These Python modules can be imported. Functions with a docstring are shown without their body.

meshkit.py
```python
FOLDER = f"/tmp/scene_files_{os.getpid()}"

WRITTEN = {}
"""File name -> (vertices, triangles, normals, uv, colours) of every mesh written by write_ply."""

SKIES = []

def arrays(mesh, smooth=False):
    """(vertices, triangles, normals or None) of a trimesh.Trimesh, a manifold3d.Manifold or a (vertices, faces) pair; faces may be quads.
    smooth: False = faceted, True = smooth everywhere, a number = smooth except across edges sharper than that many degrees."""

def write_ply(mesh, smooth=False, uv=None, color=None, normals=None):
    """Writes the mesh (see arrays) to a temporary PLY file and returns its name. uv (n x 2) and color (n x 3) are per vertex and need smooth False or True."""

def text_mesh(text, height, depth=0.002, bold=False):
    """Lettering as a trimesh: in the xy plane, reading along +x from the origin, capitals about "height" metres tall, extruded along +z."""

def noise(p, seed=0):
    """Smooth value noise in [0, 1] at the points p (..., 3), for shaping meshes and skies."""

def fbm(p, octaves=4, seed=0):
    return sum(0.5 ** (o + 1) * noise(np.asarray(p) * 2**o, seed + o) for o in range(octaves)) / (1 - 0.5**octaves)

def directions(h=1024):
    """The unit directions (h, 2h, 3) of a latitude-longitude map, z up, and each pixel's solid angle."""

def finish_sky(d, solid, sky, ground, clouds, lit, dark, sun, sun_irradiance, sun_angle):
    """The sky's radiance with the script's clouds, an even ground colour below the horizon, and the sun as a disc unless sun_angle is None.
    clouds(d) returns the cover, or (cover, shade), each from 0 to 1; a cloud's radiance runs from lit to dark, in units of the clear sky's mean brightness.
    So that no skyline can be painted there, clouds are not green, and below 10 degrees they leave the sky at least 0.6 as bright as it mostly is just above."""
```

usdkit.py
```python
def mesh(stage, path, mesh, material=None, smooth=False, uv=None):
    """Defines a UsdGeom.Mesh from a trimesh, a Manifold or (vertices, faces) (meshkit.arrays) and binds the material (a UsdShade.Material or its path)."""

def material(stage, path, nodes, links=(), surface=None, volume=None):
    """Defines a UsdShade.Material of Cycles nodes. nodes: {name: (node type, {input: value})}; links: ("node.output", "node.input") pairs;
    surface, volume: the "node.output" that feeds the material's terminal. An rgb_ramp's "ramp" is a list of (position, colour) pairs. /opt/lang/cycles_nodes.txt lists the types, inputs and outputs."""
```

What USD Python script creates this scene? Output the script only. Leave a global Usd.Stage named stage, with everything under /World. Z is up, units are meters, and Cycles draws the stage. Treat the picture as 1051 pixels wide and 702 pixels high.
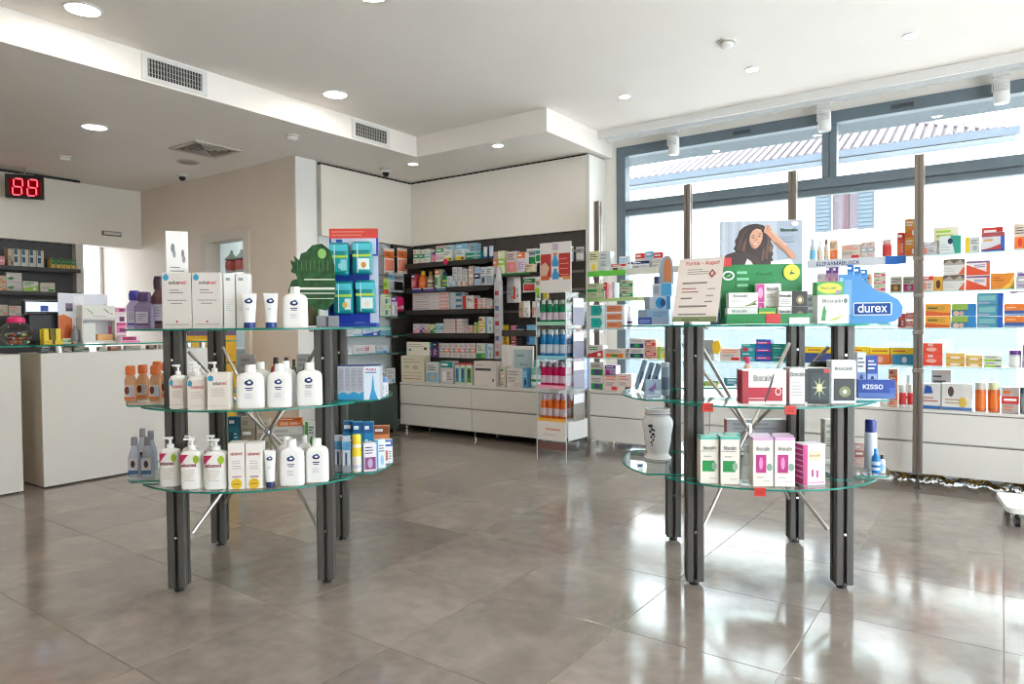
import math, random
import numpy as np
import trimesh
from trimesh import creation as tc
from shapely.geometry import Polygon, box as sbox, Point
from shapely import affinity
import usdkit, meshkit
from pxr import Usd, UsdGeom, UsdLux, UsdShade, Gf, Sdf, Vt

stage = Usd.Stage.CreateInMemory()
UsdGeom.SetStageUpAxis(stage, 'Z')
UsdGeom.SetStageMetersPerUnit(stage, 1.0)
UsdGeom.Xform.Define(stage, '/World')
UsdGeom.Scope.Define(stage, '/World/Looks')
RNG = random.Random(7)

# ---------------------------------------------------------------- camera, sky, sun, exposure
EXPOSURE = 0.74
CAM_H = 1.2
cam = UsdGeom.Camera.Define(stage, '/World/camera')
_rows = [[0.814837, 0.579637, -0.00782], [-0.0088, 0.025857, 0.999627], [0.579623, -0.814464, 0.02617]]
_m = Gf.Matrix4d(*[*_rows[0], 0, *_rows[1], 0, *_rows[2], 0, 0, 0, CAM_H, 1])
cam.AddTransformOp().Set(_m)
cam.CreateHorizontalApertureAttr(36.0)
cam.CreateVerticalApertureAttr(36.0 * 702 / 1051)
cam.CreateFocalLengthAttr(36.0 * 707.3 / 1051)
cam.CreateClippingRangeAttr(Gf.Vec2f(0.05, 400))
cam.CreateExposureAttr(EXPOSURE)

SKY, SUN, LAMP, SPOT = 2.3, 3.4, 50.0, 30.0
sky = UsdLux.DomeLight.Define(stage, '/World/sky')
sky.CreateIntensityAttr(SKY)
sky.CreateColorAttr(Gf.Vec3f(0.86, 0.93, 1.0))
sun = UsdLux.DistantLight.Define(stage, '/World/sun')
sun.CreateIntensityAttr(SUN)
sun.CreateColorAttr(Gf.Vec3f(1.0, 0.95, 0.88))
sun.CreateAngleAttr(0.6)
# sunlight comes from behind our shop (from -Y, a little +X) onto the house across the street
sun.AddRotateXYZOp().Set(Gf.Vec3f(42, 0, 14))

# ---------------------------------------------------------------- materials
def lin(h):
    h = h.lstrip('#')
    c = [int(h[i:i + 2], 16) / 255 for i in (0, 2, 4)]
    return tuple(x / 12.92 if x <= 0.04045 else ((x + 0.055) / 1.055) ** 2.4 for x in c)

PAL = dict(white='#f2f1ee', cream='#ece3d0', orange='#f07828', red='#d8322f', pink='#f19ab4', magenta='#d6207c', purple='#6d3f97', blue='#1d5fc0',
           navy='#16235c', sky='#7cc0e6', teal='#12a3a0', green='#1d9448', lime='#9fce3a', yellow='#f3d02c', grey='#a9abad', black='#1c1c1e',
           brown='#6b4a38', beige='#d8c4aa', silver='#c9ccd0', lilac='#b9a3d4', darkgreen='#14502a', salmon='#ef8d74', aqua='#56c7c4', gold='#c79a3a')
def col(c):
    return lin(PAL.get(c, c))

GOODS = 0.84      # white card and plastic reflect about 0.75
_mats = {}
def mat(c, rough=0.45, metal=0.0, **kw):
    key = (c, rough, metal, tuple(sorted(kw.items())))
    if key not in _mats:
        p = f'/World/Looks/paint_{len(_mats):03d}'
        _mats[key] = usdkit.material(stage, p, {'p': ('principled_bsdf', dict(base_color=col(c) if metal else tuple(GOODS * x for x in col(c)), roughness=rough, metallic=metal, **kw))}, surface='p.BSDF')
    return _mats[key]

def look(name, nodes, links, surface):
    return usdkit.material(stage, '/World/Looks/' + name, nodes, links, surface=surface)

PRINT = look('printed_card', {'a': ('attribute', {'attribute': 'Col'}), 'p': ('principled_bsdf', {'roughness': 0.42})}, [('a.color', 'p.base_color')], 'p.BSDF')

def noisy(name, c1, c2, scale, rough, detail=6, bump=0.0, metal=0.0, distortion=0.0, vec_scale=(1, 1, 1)):
    nodes = {'g': ('geometry', {}), 'm': ('mapping', {'scale': vec_scale}), 'n': ('noise_texture', {'scale': scale, 'detail': detail, 'distortion': distortion}),
             'r': ('rgb_ramp', {'ramp': [(0.3, col(c1)), (0.7, col(c2))]}), 'p': ('principled_bsdf', {'roughness': rough, 'metallic': metal})}
    links = [('g.position', 'm.vector'), ('m.vector', 'n.vector'), ('n.fac', 'r.fac'), ('r.color', 'p.base_color')]
    if bump:
        nodes['b'] = ('bump', {'strength': bump, 'distance': 0.002})
        links += [('n.fac', 'b.height'), ('b.normal', 'p.normal')]
    return look(name, nodes, links, 'p.BSDF')

def glassy(name, tint, f0=0.04, gloss=0.02):
    """clear sheet: see-through, with a reflection that grows towards grazing view"""
    return look(name, {'t': ('transparent_bsdf', {'color': tint}), 'g': ('glossy_bsdf', {'color': (1, 1, 1), 'roughness': gloss}),
                       'f': ('layer_weight', {'blend': 0.5}), 'w': ('math', {'math_type': 'power', 'value2': 4.0}), 'm': ('math', {'math_type': 'multiply_add', 'value2': 0.55, 'value3': f0}), 'x': ('mix_closure', {})},
                [('f.facing', 'w.value1'), ('w.value', 'm.value1'), ('m.value', 'x.fac'), ('t.BSDF', 'x.closure1'), ('g.BSDF', 'x.closure2')], 'x.closure')

WALLW = noisy('painted_white_wall', '#e6e1d8', '#e9e4dc', 3, 0.6, bump=0.02)
WALLB = noisy('painted_beige_wall', '#dfd1c2', '#e2d5c6', 3, 0.6, bump=0.02)
CEIL = noisy('painted_ceiling', '#e9e2da', '#ece5dd', 2, 0.7, bump=0.02)
PANEL = noisy('laminate_panel', '#e4ded3', '#e6e0d6', 2, 0.35)
DARKB = noisy('dark_board', '#3a3532', '#45403c', 30, 0.5, vec_scale=(1, 1, 0.1))
LACQ = noisy('white_lacquer', '#d6d2cc', '#d8d4ce', 2, 0.3)
FRAME = noisy('window_frame_paint', '#5e6c75', '#64727b', 8, 0.4)
STEEL = noisy('brushed_steel', '#b3aca4', '#c0b8b0', 60, 0.32, metal=0.9, vec_scale=(1, 1, 0.03))
ALU = mat('#514e4b', 0.5, 0.35)
CHROME = mat('#d8d8d8', 0.12, 1.0)
BLACK = mat('#141414', 0.4)
PANE = glassy('window_pane', (0.97, 0.985, 0.98))
SHELFG = glassy('shelf_glass', (0.90, 0.955, 0.94))
CLEARP = glassy('clear_acrylic', (0.93, 0.95, 0.96))
EDGEG = look('glass_edge', {'p': ('principled_bsdf', {'base_color': lin('#2f8f80'), 'roughness': 0.15}), 't': ('translucent_bsdf', {'color': lin('#4fc4b0')}), 'x': ('mix_closure', {'fac': 0.45})},
             [('p.BSDF', 'x.closure1'), ('t.BSDF', 'x.closure2')], 'x.closure')
CLEARB = {}
def tinted(c):
    """clear coloured plastic bottle"""
    if c not in CLEARB:
        k = col(c)
        CLEARB[c] = look(f'tinted_plastic_{len(CLEARB):02d}', {'p': ('principled_bsdf', {'base_color': k, 'roughness': 0.12}), 't': ('transparent_bsdf', {'color': tuple(0.25 + 0.75 * x for x in k)}), 'x': ('mix_closure', {'fac': 0.45})},
                         [('p.BSDF', 'x.closure1'), ('t.BSDF', 'x.closure2')], 'x.closure')
    return CLEARB[c]

# ---------------------------------------------------------------- scene graph helpers
_used = {}
def numbered(parent, name):
    n = _used.get((parent, name), 0)
    _used[(parent, name)] = n + 1
    return f'{parent}/{name}' if n == 0 else f'{parent}/{name}_{n:03d}'

def tag(prim, label=None, cat=None, group=None, kind=None):
    for k, v in (('label', label), ('category', cat), ('group', group), ('kind', kind)):
        if v:
            prim.SetCustomDataByKey(k, v)

LABELS = {}
STANDING = ('box', 'bottle', 'jar', 'tube', 'spray can', 'packet', 'sign', 'display', 'price tag', 'till', 'lantern', 'pole')
def thing(name, label, cat, loc=(0, 0, 0), rz=0.0, group=None, kind=None):
    x = UsdGeom.Xform.Define(stage, numbered('/World', name))
    if cat in STANDING and loc[2] > 0.3: loc = (loc[0], loc[1], loc[2] + 0.0007)   # a hair of air under what stands on a shelf
    x.AddTranslateOp().Set(Gf.Vec3d(*map(float, loc)))
    if rz:
        x.AddRotateZOp().Set(float(rz))
    tag(x.GetPrim(), label, cat, group, kind)
    LABELS.setdefault(label, []).append(str(x.GetPath()))
    return str(x.GetPath())

def cat_(ms):
    ms = [m for m in ms if m is not None]
    return ms[0] if len(ms) == 1 else trimesh.util.concatenate(ms)

def part(parent, name, m, material, smooth=False, label=None, kind=None):
    if isinstance(m, (list, tuple)) and m and isinstance(m[0], trimesh.Trimesh):
        m = cat_(m)
    p = usdkit.mesh(stage, numbered(parent, name), m, material, smooth=smooth)
    tag(p.GetPrim(), label, None, None, kind)
    return str(p.GetPath())

def struct(name, parts, kind='structure', label=None):
    """a piece of the setting: Xform with named parts [(name, mesh, material)]"""
    x = UsdGeom.Xform.Define(stage, numbered('/World', name))
    tag(x.GetPrim(), label, None, None, kind)
    for n, m, mt in parts:
        part(str(x.GetPath()), n, m, mt)
    return str(x.GetPath())

def dup(src, label, loc, rz=0.0, group=None):
    pr = stage.GetPrimAtPath(src)
    was = pr.GetCustomData()
    base = src.rsplit('/', 1)[1]
    if base[-4:-3] == '_' and base[-3:].isdigit():
        base = base[:-4]
    t = thing(base, label, was['category'], loc, rz, group or was.get('group'))
    q = stage.GetPrimAtPath(t)
    q.GetReferences().AddInternalReference(src)
    q.SetInstanceable(True)
    return t

# ---------------------------------------------------------------- mesh helpers
def bx(x0, y0, z0, x1, y1, z1):
    m = tc.box([x1 - x0, y1 - y0, z1 - z0])
    m.apply_translation([(x0 + x1) / 2, (y0 + y1) / 2, (z0 + z1) / 2])
    return m

_ch = None
def cham(w, d, h, c=0.0015, at=(0, 0, 0)):
    """chamfered box, base centre at `at`"""
    global _ch
    sg = np.array([(a, b, e) for a in (-1, 1) for b in (-1, 1) for e in (-1, 1)], float)
    hv = np.array([w, d, h]) / 2
    c = min(c, hv.min() * 0.45)
    v = np.vstack([sg * (hv - c * (np.arange(3) != k)) for k in range(3)])
    if _ch is None:
        hull = trimesh.Trimesh(*_hull(np.vstack([sg * (1 - 0.2 * (np.arange(3) != k)) for k in range(3)])), process=False)
        _ch = hull.faces.copy()
    v = v + np.array([0, 0, hv[2]]) + np.array(at)
    return trimesh.Trimesh(v, _ch, process=False)

def _hull(p):
    from scipy.spatial import ConvexHull
    h = ConvexHull(p)
    f = h.simplices.copy()
    n = h.equations[:, :3]
    a = np.cross(p[f[:, 1]] - p[f[:, 0]], p[f[:, 2]] - p[f[:, 0]])
    fl = (a * n).sum(1) < 0
    f[fl] = f[fl][:, ::-1]
    return p, f

def lathe(prof, n=24, at=(0, 0, 0)):
    m = tc.revolve(np.array(prof, float), sections=n)
    m.apply_translation(at)
    return m

def cyl(r, h, at=(0, 0, 0), n=20):
    m = tc.cylinder(r, h, sections=n)
    m.apply_translation(np.array(at) + [0, 0, h / 2])
    return m

def rod(a, b, r, n=10):
    return tc.cylinder(r, segment=[a, b], sections=n)

def loft(rings, n=28, cap=True, at=(0, 0, 0), power=2.0):
    """superellipse rings [(z, rx, ry[, cy])] joined into a closed body"""
    t = np.linspace(0, 2 * np.pi, n, endpoint=False)
    vs = []
    for rg in rings:
        z, rx, ry = rg[:3]
        cy = rg[3] if len(rg) > 3 else 0
        c, s = np.cos(t), np.sin(t)
        e = 2 / power
        vs.append(np.stack([rx * np.sign(c) * np.abs(c) ** e, cy + ry * np.sign(s) * np.abs(s) ** e, np.full(n, z)], 1))
    v = np.vstack(vs)
    f = []
    k = len(rings)
    for i in range(k - 1):
        for j in range(n):
            a, b = i * n + j, i * n + (j + 1) % n
            f += [[a, b, b + n], [a, b + n, a + n]]
    if cap:
        v = np.vstack([v, [[0, 0, rings[0][0]], [0, 0, rings[-1][0]]]])
        if len(rings[0]) > 3: v[-2][1] = rings[0][3]
        if len(rings[-1]) > 3: v[-1][1] = rings[-1][3]
        b0, b1 = k * n, k * n + 1
        for j in range(n):
            f.append([b0, (j + 1) % n, j])
            f.append([b1, (k - 1) * n + j, (k - 1) * n + (j + 1) % n])
    m = trimesh.Trimesh(v, np.array(f), process=False)
    m.apply_translation(at)
    return m

def extrude(poly, h, z=0.0):
    if poly.geom_type != 'Polygon':
        return cat_([extrude(g, h, z) for g in poly.geoms])
    m = tc.extrude_polygon(poly, h, engine='earcut')
    m.apply_translation([0, 0, z])
    return m

def stand_up(m):
    """a mesh drawn in the xy plane, extruded along +z, turned to stand in the xz plane with its face towards -y"""
    m.apply_transform(np.array([[1, 0, 0, 0], [0, 0, -1, 0], [0, 1, 0, 0], [0, 0, 0, 1.0]]))
    return m

_txt = {}
def text(s, height, depth=0.0004, bold=False):
    k = (s, bold)
    if k not in _txt:
        m = meshkit.text_mesh(s, 1.0, 1.0, bold)
        b = m.bounds
        m.apply_translation([-(b[0][0] + b[1][0]) / 2, 0, 0])
        _txt[k] = m
    m = _txt[k].copy()
    m.apply_scale([height, height, depth])
    return stand_up(m)

class Print:
    """flat print on the front of a thing: pieces a fraction of a millimetre proud, coloured per vertex"""
    def __init__(self, w, h, y, x0=None, z0=0.0):
        self.w, self.h, self.y, self.z0 = w, h, y, z0
        self.x0 = -w / 2 if x0 is None else x0
        self.ms, self.cs, self.k = [], [], 0
        self.f = lambda b: b
    def _add(self, m, c):
        self.ms.append(m)
        self.cs.append(np.tile(np.float32(col(c)) * GOODS, (len(m.vertices), 1)))
    def lift(self):
        self.k += 1
        return 0.0003 + 0.00012 * self.k
    def rect(self, a, b, c, d, colour):
        t = self.lift()
        x0, x1, z0, z1 = self.x0 + a * self.w, self.x0 + c * self.w, self.z0 + self.f(b) * self.h, self.z0 + self.f(d) * self.h
        y = self.y - t
        m = trimesh.Trimesh([[x0, self.y, z0], [x1, self.y, z0], [x1, self.y, z1], [x0, self.y, z1], [x0, y, z0], [x1, y, z0], [x1, y, z1], [x0, y, z1]],
                            [[4, 5, 6], [4, 6, 7], [0, 4, 7], [0, 7, 3], [1, 6, 5], [1, 2, 6], [7, 6, 2], [7, 2, 3], [0, 1, 5], [0, 5, 4]], process=False)
        self._add(m, colour)
        return self
    def poly(self, pts, colour):
        t = self.lift()
        p = Polygon([(self.x0 + a * self.w, self.z0 + self.f(b) * self.h) for a, b in pts]).buffer(0)
        if p.is_empty: return self
        m = stand_up(extrude(p, t))
        m.apply_translation([0, self.y, 0])
        self._add(m, colour)
        return self
    def oval(self, a, b, rx, rz, colour, n=18):
        tt = np.linspace(0, 2 * np.pi, n, endpoint=False)
        return self.poly([(a + rx * math.cos(q), b + rz * math.sin(q)) for q in tt], colour)
    def lines(self, a, b, c, d, n, colour, fill=0.35, seed=0):
        rr = random.Random(seed)
        st = (d - b) / n
        for i in range(n):
            e = a + (c - a) * (0.6 + 0.4 * rr.random())
            z = d - (i + 0.5) * st
            self.rect(a, z - st * fill / 2, e, z + st * fill / 2, colour)
        return self
    def text(self, s, a, b, height, colour, bold=False, maxw=None):
        t = self.lift()
        m = text(s, height, t, bold)
        wd = m.extents[0]
        if maxw and wd > maxw * self.w:
            m.apply_scale([maxw * self.w / wd, 1, 1])
        m.apply_translation([self.x0 + a * self.w, self.y, self.z0 + self.f(b) * self.h])
        self._add(m, colour)
        return self
    def build(self, parent, name='front_print', move=None):
        if not self.ms: return
        if len(self.ms) <= 3 and move is None:
            for m, c in zip(self.ms, self.cs):
                p = part(parent, name, m, PRINT)
                UsdGeom.PrimvarsAPI(UsdGeom.Mesh(stage.GetPrimAtPath(p))).CreatePrimvar('Col', Sdf.ValueTypeNames.Color3fArray, 'vertex').Set(Vt.Vec3fArray.FromNumpy(c))
            return
        m = cat_(self.ms)
        if move is not None:
            m.apply_transform(move)
        p = part(parent, name, m, PRINT)
        mesh = UsdGeom.Mesh(stage.GetPrimAtPath(p))
        UsdGeom.PrimvarsAPI(mesh).CreatePrimvar('Col', Sdf.ValueTypeNames.Color3fArray, 'vertex').Set(Vt.Vec3fArray.FromNumpy(np.vstack(self.cs)))

# ================================================================ THE SETTING
ZC, ZL = 3.13, 2.92            # main ceiling, lowered ceiling
XS, YS, XD = -4.917, 5.245, -3.334
YW = 6.5                        # window wall
YP = 6.13                       # face of the upper panels on the back wall

# floor: each tile a part
TS, TX, TY = 0.6215, -1.85, 2.415
def tile_mat(i):
    c = ['#7c726a', '#81776f', '#786f67', '#7e746d'][i]
    c2 = ['#94897f', '#998e84', '#8e847b', '#978c83'][i]
    nodes = {'g': ('geometry', {}), 'o': ('object_info', {}), 'ad': ('vector_math', {'math_type': 'multiply_add', 'vector2': (1, 1, 1)}), 'cx': ('combine_xyz', {}),
             'mu': ('math', {'math_type': 'multiply', 'value2': 37.0}),
             'n': ('noise_texture', {'scale': 2.2, 'detail': 7, 'roughness': 0.62, 'distortion': 0.6}), 'n2': ('noise_texture', {'scale': 14, 'detail': 5}),
             'r': ('rgb_ramp', {'ramp': [(0.28, col(c)), (0.72, col(c2))]}), 'r2': ('rgb_ramp', {'ramp': [(0.3, (0.86, 0.86, 0.86)), (0.7, (1.06, 1.06, 1.06))]}),
             'mx': ('mix', {'mix_type': 'multiply', 'fac': 1.0}), 'rr': ('map_range', {'from_min': 0.3, 'from_max': 0.7, 'to_min': 0.07, 'to_max': 0.17}),
             'p': ('principled_bsdf', {'specular_ior_level': 0.62})}
    links = [('o.random', 'mu.value1'), ('mu.value', 'cx.x'), ('mu.value', 'cx.z'), ('g.position', 'ad.vector1'), ('cx.vector', 'ad.vector3'), ('ad.vector', 'n.vector'), ('ad.vector', 'n2.vector'),
             ('n.fac', 'r.fac'), ('n2.fac', 'r2.fac'), ('r.color', 'mx.color1'), ('r2.color', 'mx.color2'), ('mx.color', 'p.base_color'), ('n.fac', 'rr.value'), ('rr.result', 'p.roughness')]
    return look(f'polished_stone_tile_{i}', nodes, links, 'p.BSDF')
TILES = [tile_mat(i) for i in range(4)]
GROUT = noisy('grout', '#9a9086', '#a59b91', 20, 0.7)
floor = struct('floor', [('screed', bx(-11.5, -2.7, -0.12, 2.75, 8.2, -0.003), GROUT)])
tile = cham(TS - 0.003, TS - 0.003, 0.012, 0.0008, (0, 0, -0.012))
rt = random.Random(3)
def in_view(x, y):
    # tiles near or before the camera's field, the rest of the floor is one part
    dx, dy = -0.58, 0.815
    f, s = x * dx + y * dy, x * dy - y * dx
    return f > 0.9 and abs(s) < 0.85 * f + 0.9
rest = []
ntile = 0
for i in range(-16, 8):
    for j in range(-9, 10):
        x, y = TX + (i + 0.5) * TS, TY + (j + 0.5) * TS
        if not (-11.4 < x < 2.7 and -2.6 < y < 8.1): continue
        m = tile.copy(); m.apply_translation([x, y, 0])
        if in_view(x, y) and ntile < 235 and x > -8.8 and y < 6.4:
            part(floor, 'tile', m, TILES[rt.randrange(4)]); ntile += 1
        else:
            rest.append(m)
part(floor, 'far_tiles', rest, TILES[1], kind='stuff')

# ceiling with its lowered part
ceil = struct('ceiling', [
    ('upper_slab', bx(-5.0, -2.7, ZC, 2.75, 6.7, 3.4), CEIL),
    ('lowered_slab', bx(-11.5, -2.7, ZL, XS, 8.2, 3.13), CEIL),
    ('lowered_corner', bx(XS, YS, ZL, XD, 6.7, 3.13), CEIL),
    ('roof_slab', bx(-11.6, -2.7, 3.135, -5.0, 8.3, 3.4), CEIL)])

# walls
struct('wall_door', [
    ('plaster', [bx(-6.70, 4.46, 0, -5.87, 4.60, ZL), bx(-10.1, 4.46, 0, -7.50, 4.60, ZL), bx(-7.50, 4.46, 2.20, -6.70, 4.60, ZL)], WALLB)])
struct('door_1', [('jamb', bx(-7.56, 4.435, 0, -7.46, 4.61, 2.26), mat('#e6dccf', 0.4)), ('jamb', bx(-6.74, 4.435, 0, -6.64, 4.61, 2.26), mat('#e6dccf', 0.4)),
                  ('lintel', bx(-7.46, 4.435, 2.16, -6.74, 4.61, 2.26), mat('#e6dccf', 0.4))])
struct('wall_left', [
    ('corner_strip', bx(-5.87, 4.461, 0, -5.852, 4.72, ZL), mat('#efede8', 0.45)),
    ('groove', bx(-6.0, 4.72, 0, -5.90, 4.78, ZL), mat('#b9b5ab', 0.5)),
    ('shadow_gap', bx(-6.0, 4.78, 2.895, -5.89, 6.2, ZL), BLACK),
    ('upper_panel', bx(-6.0, 4.78, 2.15, -5.85, 6.15, 2.895), PANEL),
    ('recess_back', bx(-6.05, 4.78, 0, -5.93, 6.3, 2.15), mat('#e9eef0', 0.4))])
struct('wall_back', [
    ('dark_backboard', bx(-5.93, 6.165, 0, -4.60, 6.30, 2.15), DARKB), ('dark_backboard', bx(-4.597, 6.165, 0, -3.46, 6.30, 2.15), DARKB),
    ('shadow_gap', bx(-5.90, 6.17, 2.895, -3.44, 6.30, ZL), BLACK),
    ('upper_panel', bx(-5.85, YP, 2.15, -3.44, 6.30, 2.895), PANEL),
    ('end_panel', bx(-3.44, YP, 0, -3.395, YW, 2.90), mat('#ebe7e0', 0.4))])
struct('wall_window', [
    ('pier', bx(-6.1, YW, 0, -3.27, YW + 0.2, 3.13), WALLW), ('head', bx(-3.27, YW, 3.012, 2.75, YW + 0.2, 3.13), WALLW), ('sill', bx(-3.27, YW, 0, 2.75, YW + 0.2, 0.03), WALLW)])
struct('wall_right', [('plaster', [bx(2.65, -2.7, 0, 2.8, 0.2, ZC), bx(2.65, 4.2, 0, 2.8, 6.5, ZC), bx(2.65, 0.2, 2.6, 2.8, 4.2, ZC)], WALLW)])
struct('wall_rear', [('plaster', bx(-11.5, -2.8, 0, 2.8, -2.65, ZC), WALLW)])
struct('wall_far', [('plaster', [bx(-10.15, -2.7, 0, -10.0, 3.55, ZL), bx(-10.15, 3.55, 2.40, -10.0, 4.46, ZL)], WALLW)])
# shelf wall behind the counters and the boxed-in beam over the passage
struct('wall_counter', [
    ('backing', bx(-9.2, -2.7, 0, -8.97, 3.72, ZL), mat('#d8d3ca', 0.5)),
    ('upper_panel', bx(-8.97, -2.7, 2.17, -8.80, 3.715, 2.885), PANEL),
    ('shadow_gap', bx(-8.97, -2.7, 2.885, -8.84, 3.70, ZL), BLACK),
    ('dark_backboard', bx(-8.97, -2.7, 0.9, -8.90, 3.62, 2.17), mat('#4b4a4c', 0.5)),
    ('end_panel', bx(-8.97, 3.62, 0, -8.80, 3.70, 2.17), mat('#dcd7ce', 0.45))])
struct('trim_1', [('beam_casing', bx(-9.15, 3.72, 2.19, -8.97, 4.46, ZL), PANEL)], label='boxed-in beam over the passage')
# small room seen through the doorway
struct('wall_inner', [('plaster', [bx(-9.9, 6.0, 0, -6.06, 6.15, ZL), bx(-10.0, 4.6, 0, -9.9, 6.15, ZL)], mat('#c6d4d6', 0.6))])

# shop window
_f = []
XW0, XW1 = -3.27, 2.6
win = struct('window_1', [])
part(win, 'frame_head', cham(XW1 - XW0, 0.11, 0.10, 0.004, ((XW0 + XW1) / 2, YW + 0.035, 2.91)), FRAME)
part(win, 'frame_jamb', cham(0.10, 0.11, 2.88, 0.004, (XW0 + 0.05, YW + 0.035, 0.03)), FRAME)
part(win, 'frame_jamb', cham(0.10, 0.11, 2.88, 0.004, (XW1 - 0.05, YW + 0.035, 0.03)), FRAME)
part(win, 'transom', [cham(XW1 - XW0 - 0.2, 0.12, 0.085, 0.004, ((XW0 + XW1) / 2, YW + 0.03, 2.362)), cham(XW1 - XW0 - 0.2, 0.09, 0.055, 0.004, ((XW0 + XW1) / 2, YW + 0.045, 2.303))], FRAME)
for xm in (-1.235, 0.72):
    part(win, 'mullion', [cham(0.055, 0.11, 0.46, 0.004, (xm - 0.03, YW + 0.035, 2.448)), cham(0.055, 0.10, 0.46, 0.004, (xm + 0.032, YW + 0.04, 2.448))], FRAME)
part(win, 'bottom_rail', cham(XW1 - XW0 - 0.2, 0.10, 0.07, 0.004, ((XW0 + XW1) / 2, YW + 0.035, 0.03)), FRAME)
for xa, xb in ((XW0 + 0.1, -1.3), (-1.17, 0.66), (0.78, XW1 - 0.1)):
    part(win, 'upper_pane', bx(xa, YW + 0.035, 2.447, xb, YW + 0.043, 2.91), PANE)
part(win, 'large_pane', bx(XW0 + 0.1, YW + 0.035, 0.10, XW1 - 0.1, YW + 0.045, 2.303), PANE)
# glazed door in the right-hand wall, outside the picture
w2 = struct('window_2', [('frame', [bx(2.66, 0.2, 0, 2.76, 0.28, 2.6), bx(2.66, 4.12, 0, 2.76, 4.2, 2.6), bx(2.66, 2.16, 0, 2.76, 2.24, 2.6), bx(2.66, 0.2, 2.52, 2.76, 4.2, 2.6)], FRAME),
                         ('pane', bx(2.70, 0.28, 0.02, 2.71, 4.12, 2.52), PANE)])
w3 = struct('window_3', [('frame', [bx(-10.12, 3.55, 0, -10.03, 3.61, 2.40), bx(-10.12, 4.42, 0, -10.03, 4.46, 2.40), bx(-10.12, 3.61, 2.34, -10.03, 4.42, 2.40)], mat('#efece6', 0.4)),
                         ('pane', bx(-10.08, 3.61, 0.02, -10.07, 4.42, 2.34), glassy('curtained_pane', (0.8, 0.8, 0.8)))])

# pelmet over the window with its track lights
pel = struct('trim_2', [('fascia', cham(6.0, 0.03, 0.075, 0.003, (-0.33, 6.215, 3.055)), mat('#efedea', 0.5)), ('soffit', bx(-3.33, 6.23, 3.085, 2.65, 6.5, 3.125), mat('#efedea', 0.5)),
                        ('track', bx(-3.3, 6.33, 3.05, 2.6, 6.37, 3.085), mat('#e9e9e9', 0.35))], label='white pelmet and light track above the shop window')

# ---------------------------------------------------------------- ceiling fittings
def emitter(name, c, s):
    return look(name, {'e': ('emission', {'color': c, 'strength': s})}, [], 'e.emission')
LAMPM = emitter('lamp_glow', (1.0, 0.90, 0.77), LAMP)
SPOTM = emitter('spot_glow', (1.0, 0.92, 0.80), SPOT)
def downlight(x, y, z, r, label, group, m):
    t = thing('ceiling_downlight', label, 'ceiling light', (x, y, z), 0, group)
    part(t, 'rim', lathe([(r * 1.18, 0), (r * 1.16, -0.008), (r * 1.02, -0.01), (r, -0.004), (r, 0.0)], 32), mat('#efede9', 0.35), True)
    part(t, 'lens', cyl(r * 0.99, 0.004, (0, 0, -0.007), 32), m)
downlight(*(-4.559, 1.946), ZC, 0.092, 'large round downlight in the main ceiling at the top left corner', None, LAMPM)
downlight(*(-4.555, 3.883), ZC, 0.092, 'large round downlight in the main ceiling beside the second vent grille', None, LAMPM)
downlight(*(-3.009, 2.843), ZC, 0.092, 'large round downlight cut by the top edge of the picture', None, LAMPM)
downlight(*(-6.362, 2.787), ZL, 0.09, 'round downlight in the lowered ceiling above the white counters', None, LAMPM)
downlight(*(-5.146, 5.434), ZL, 0.05, 'small spotlight in the lowered ceiling at the corner by the left wall', None, SPOTM)
downlight(*(-3.97, 5.369), ZL, 0.05, 'small spotlight in the lowered ceiling above the dark shelves', None, SPOTM)
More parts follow.
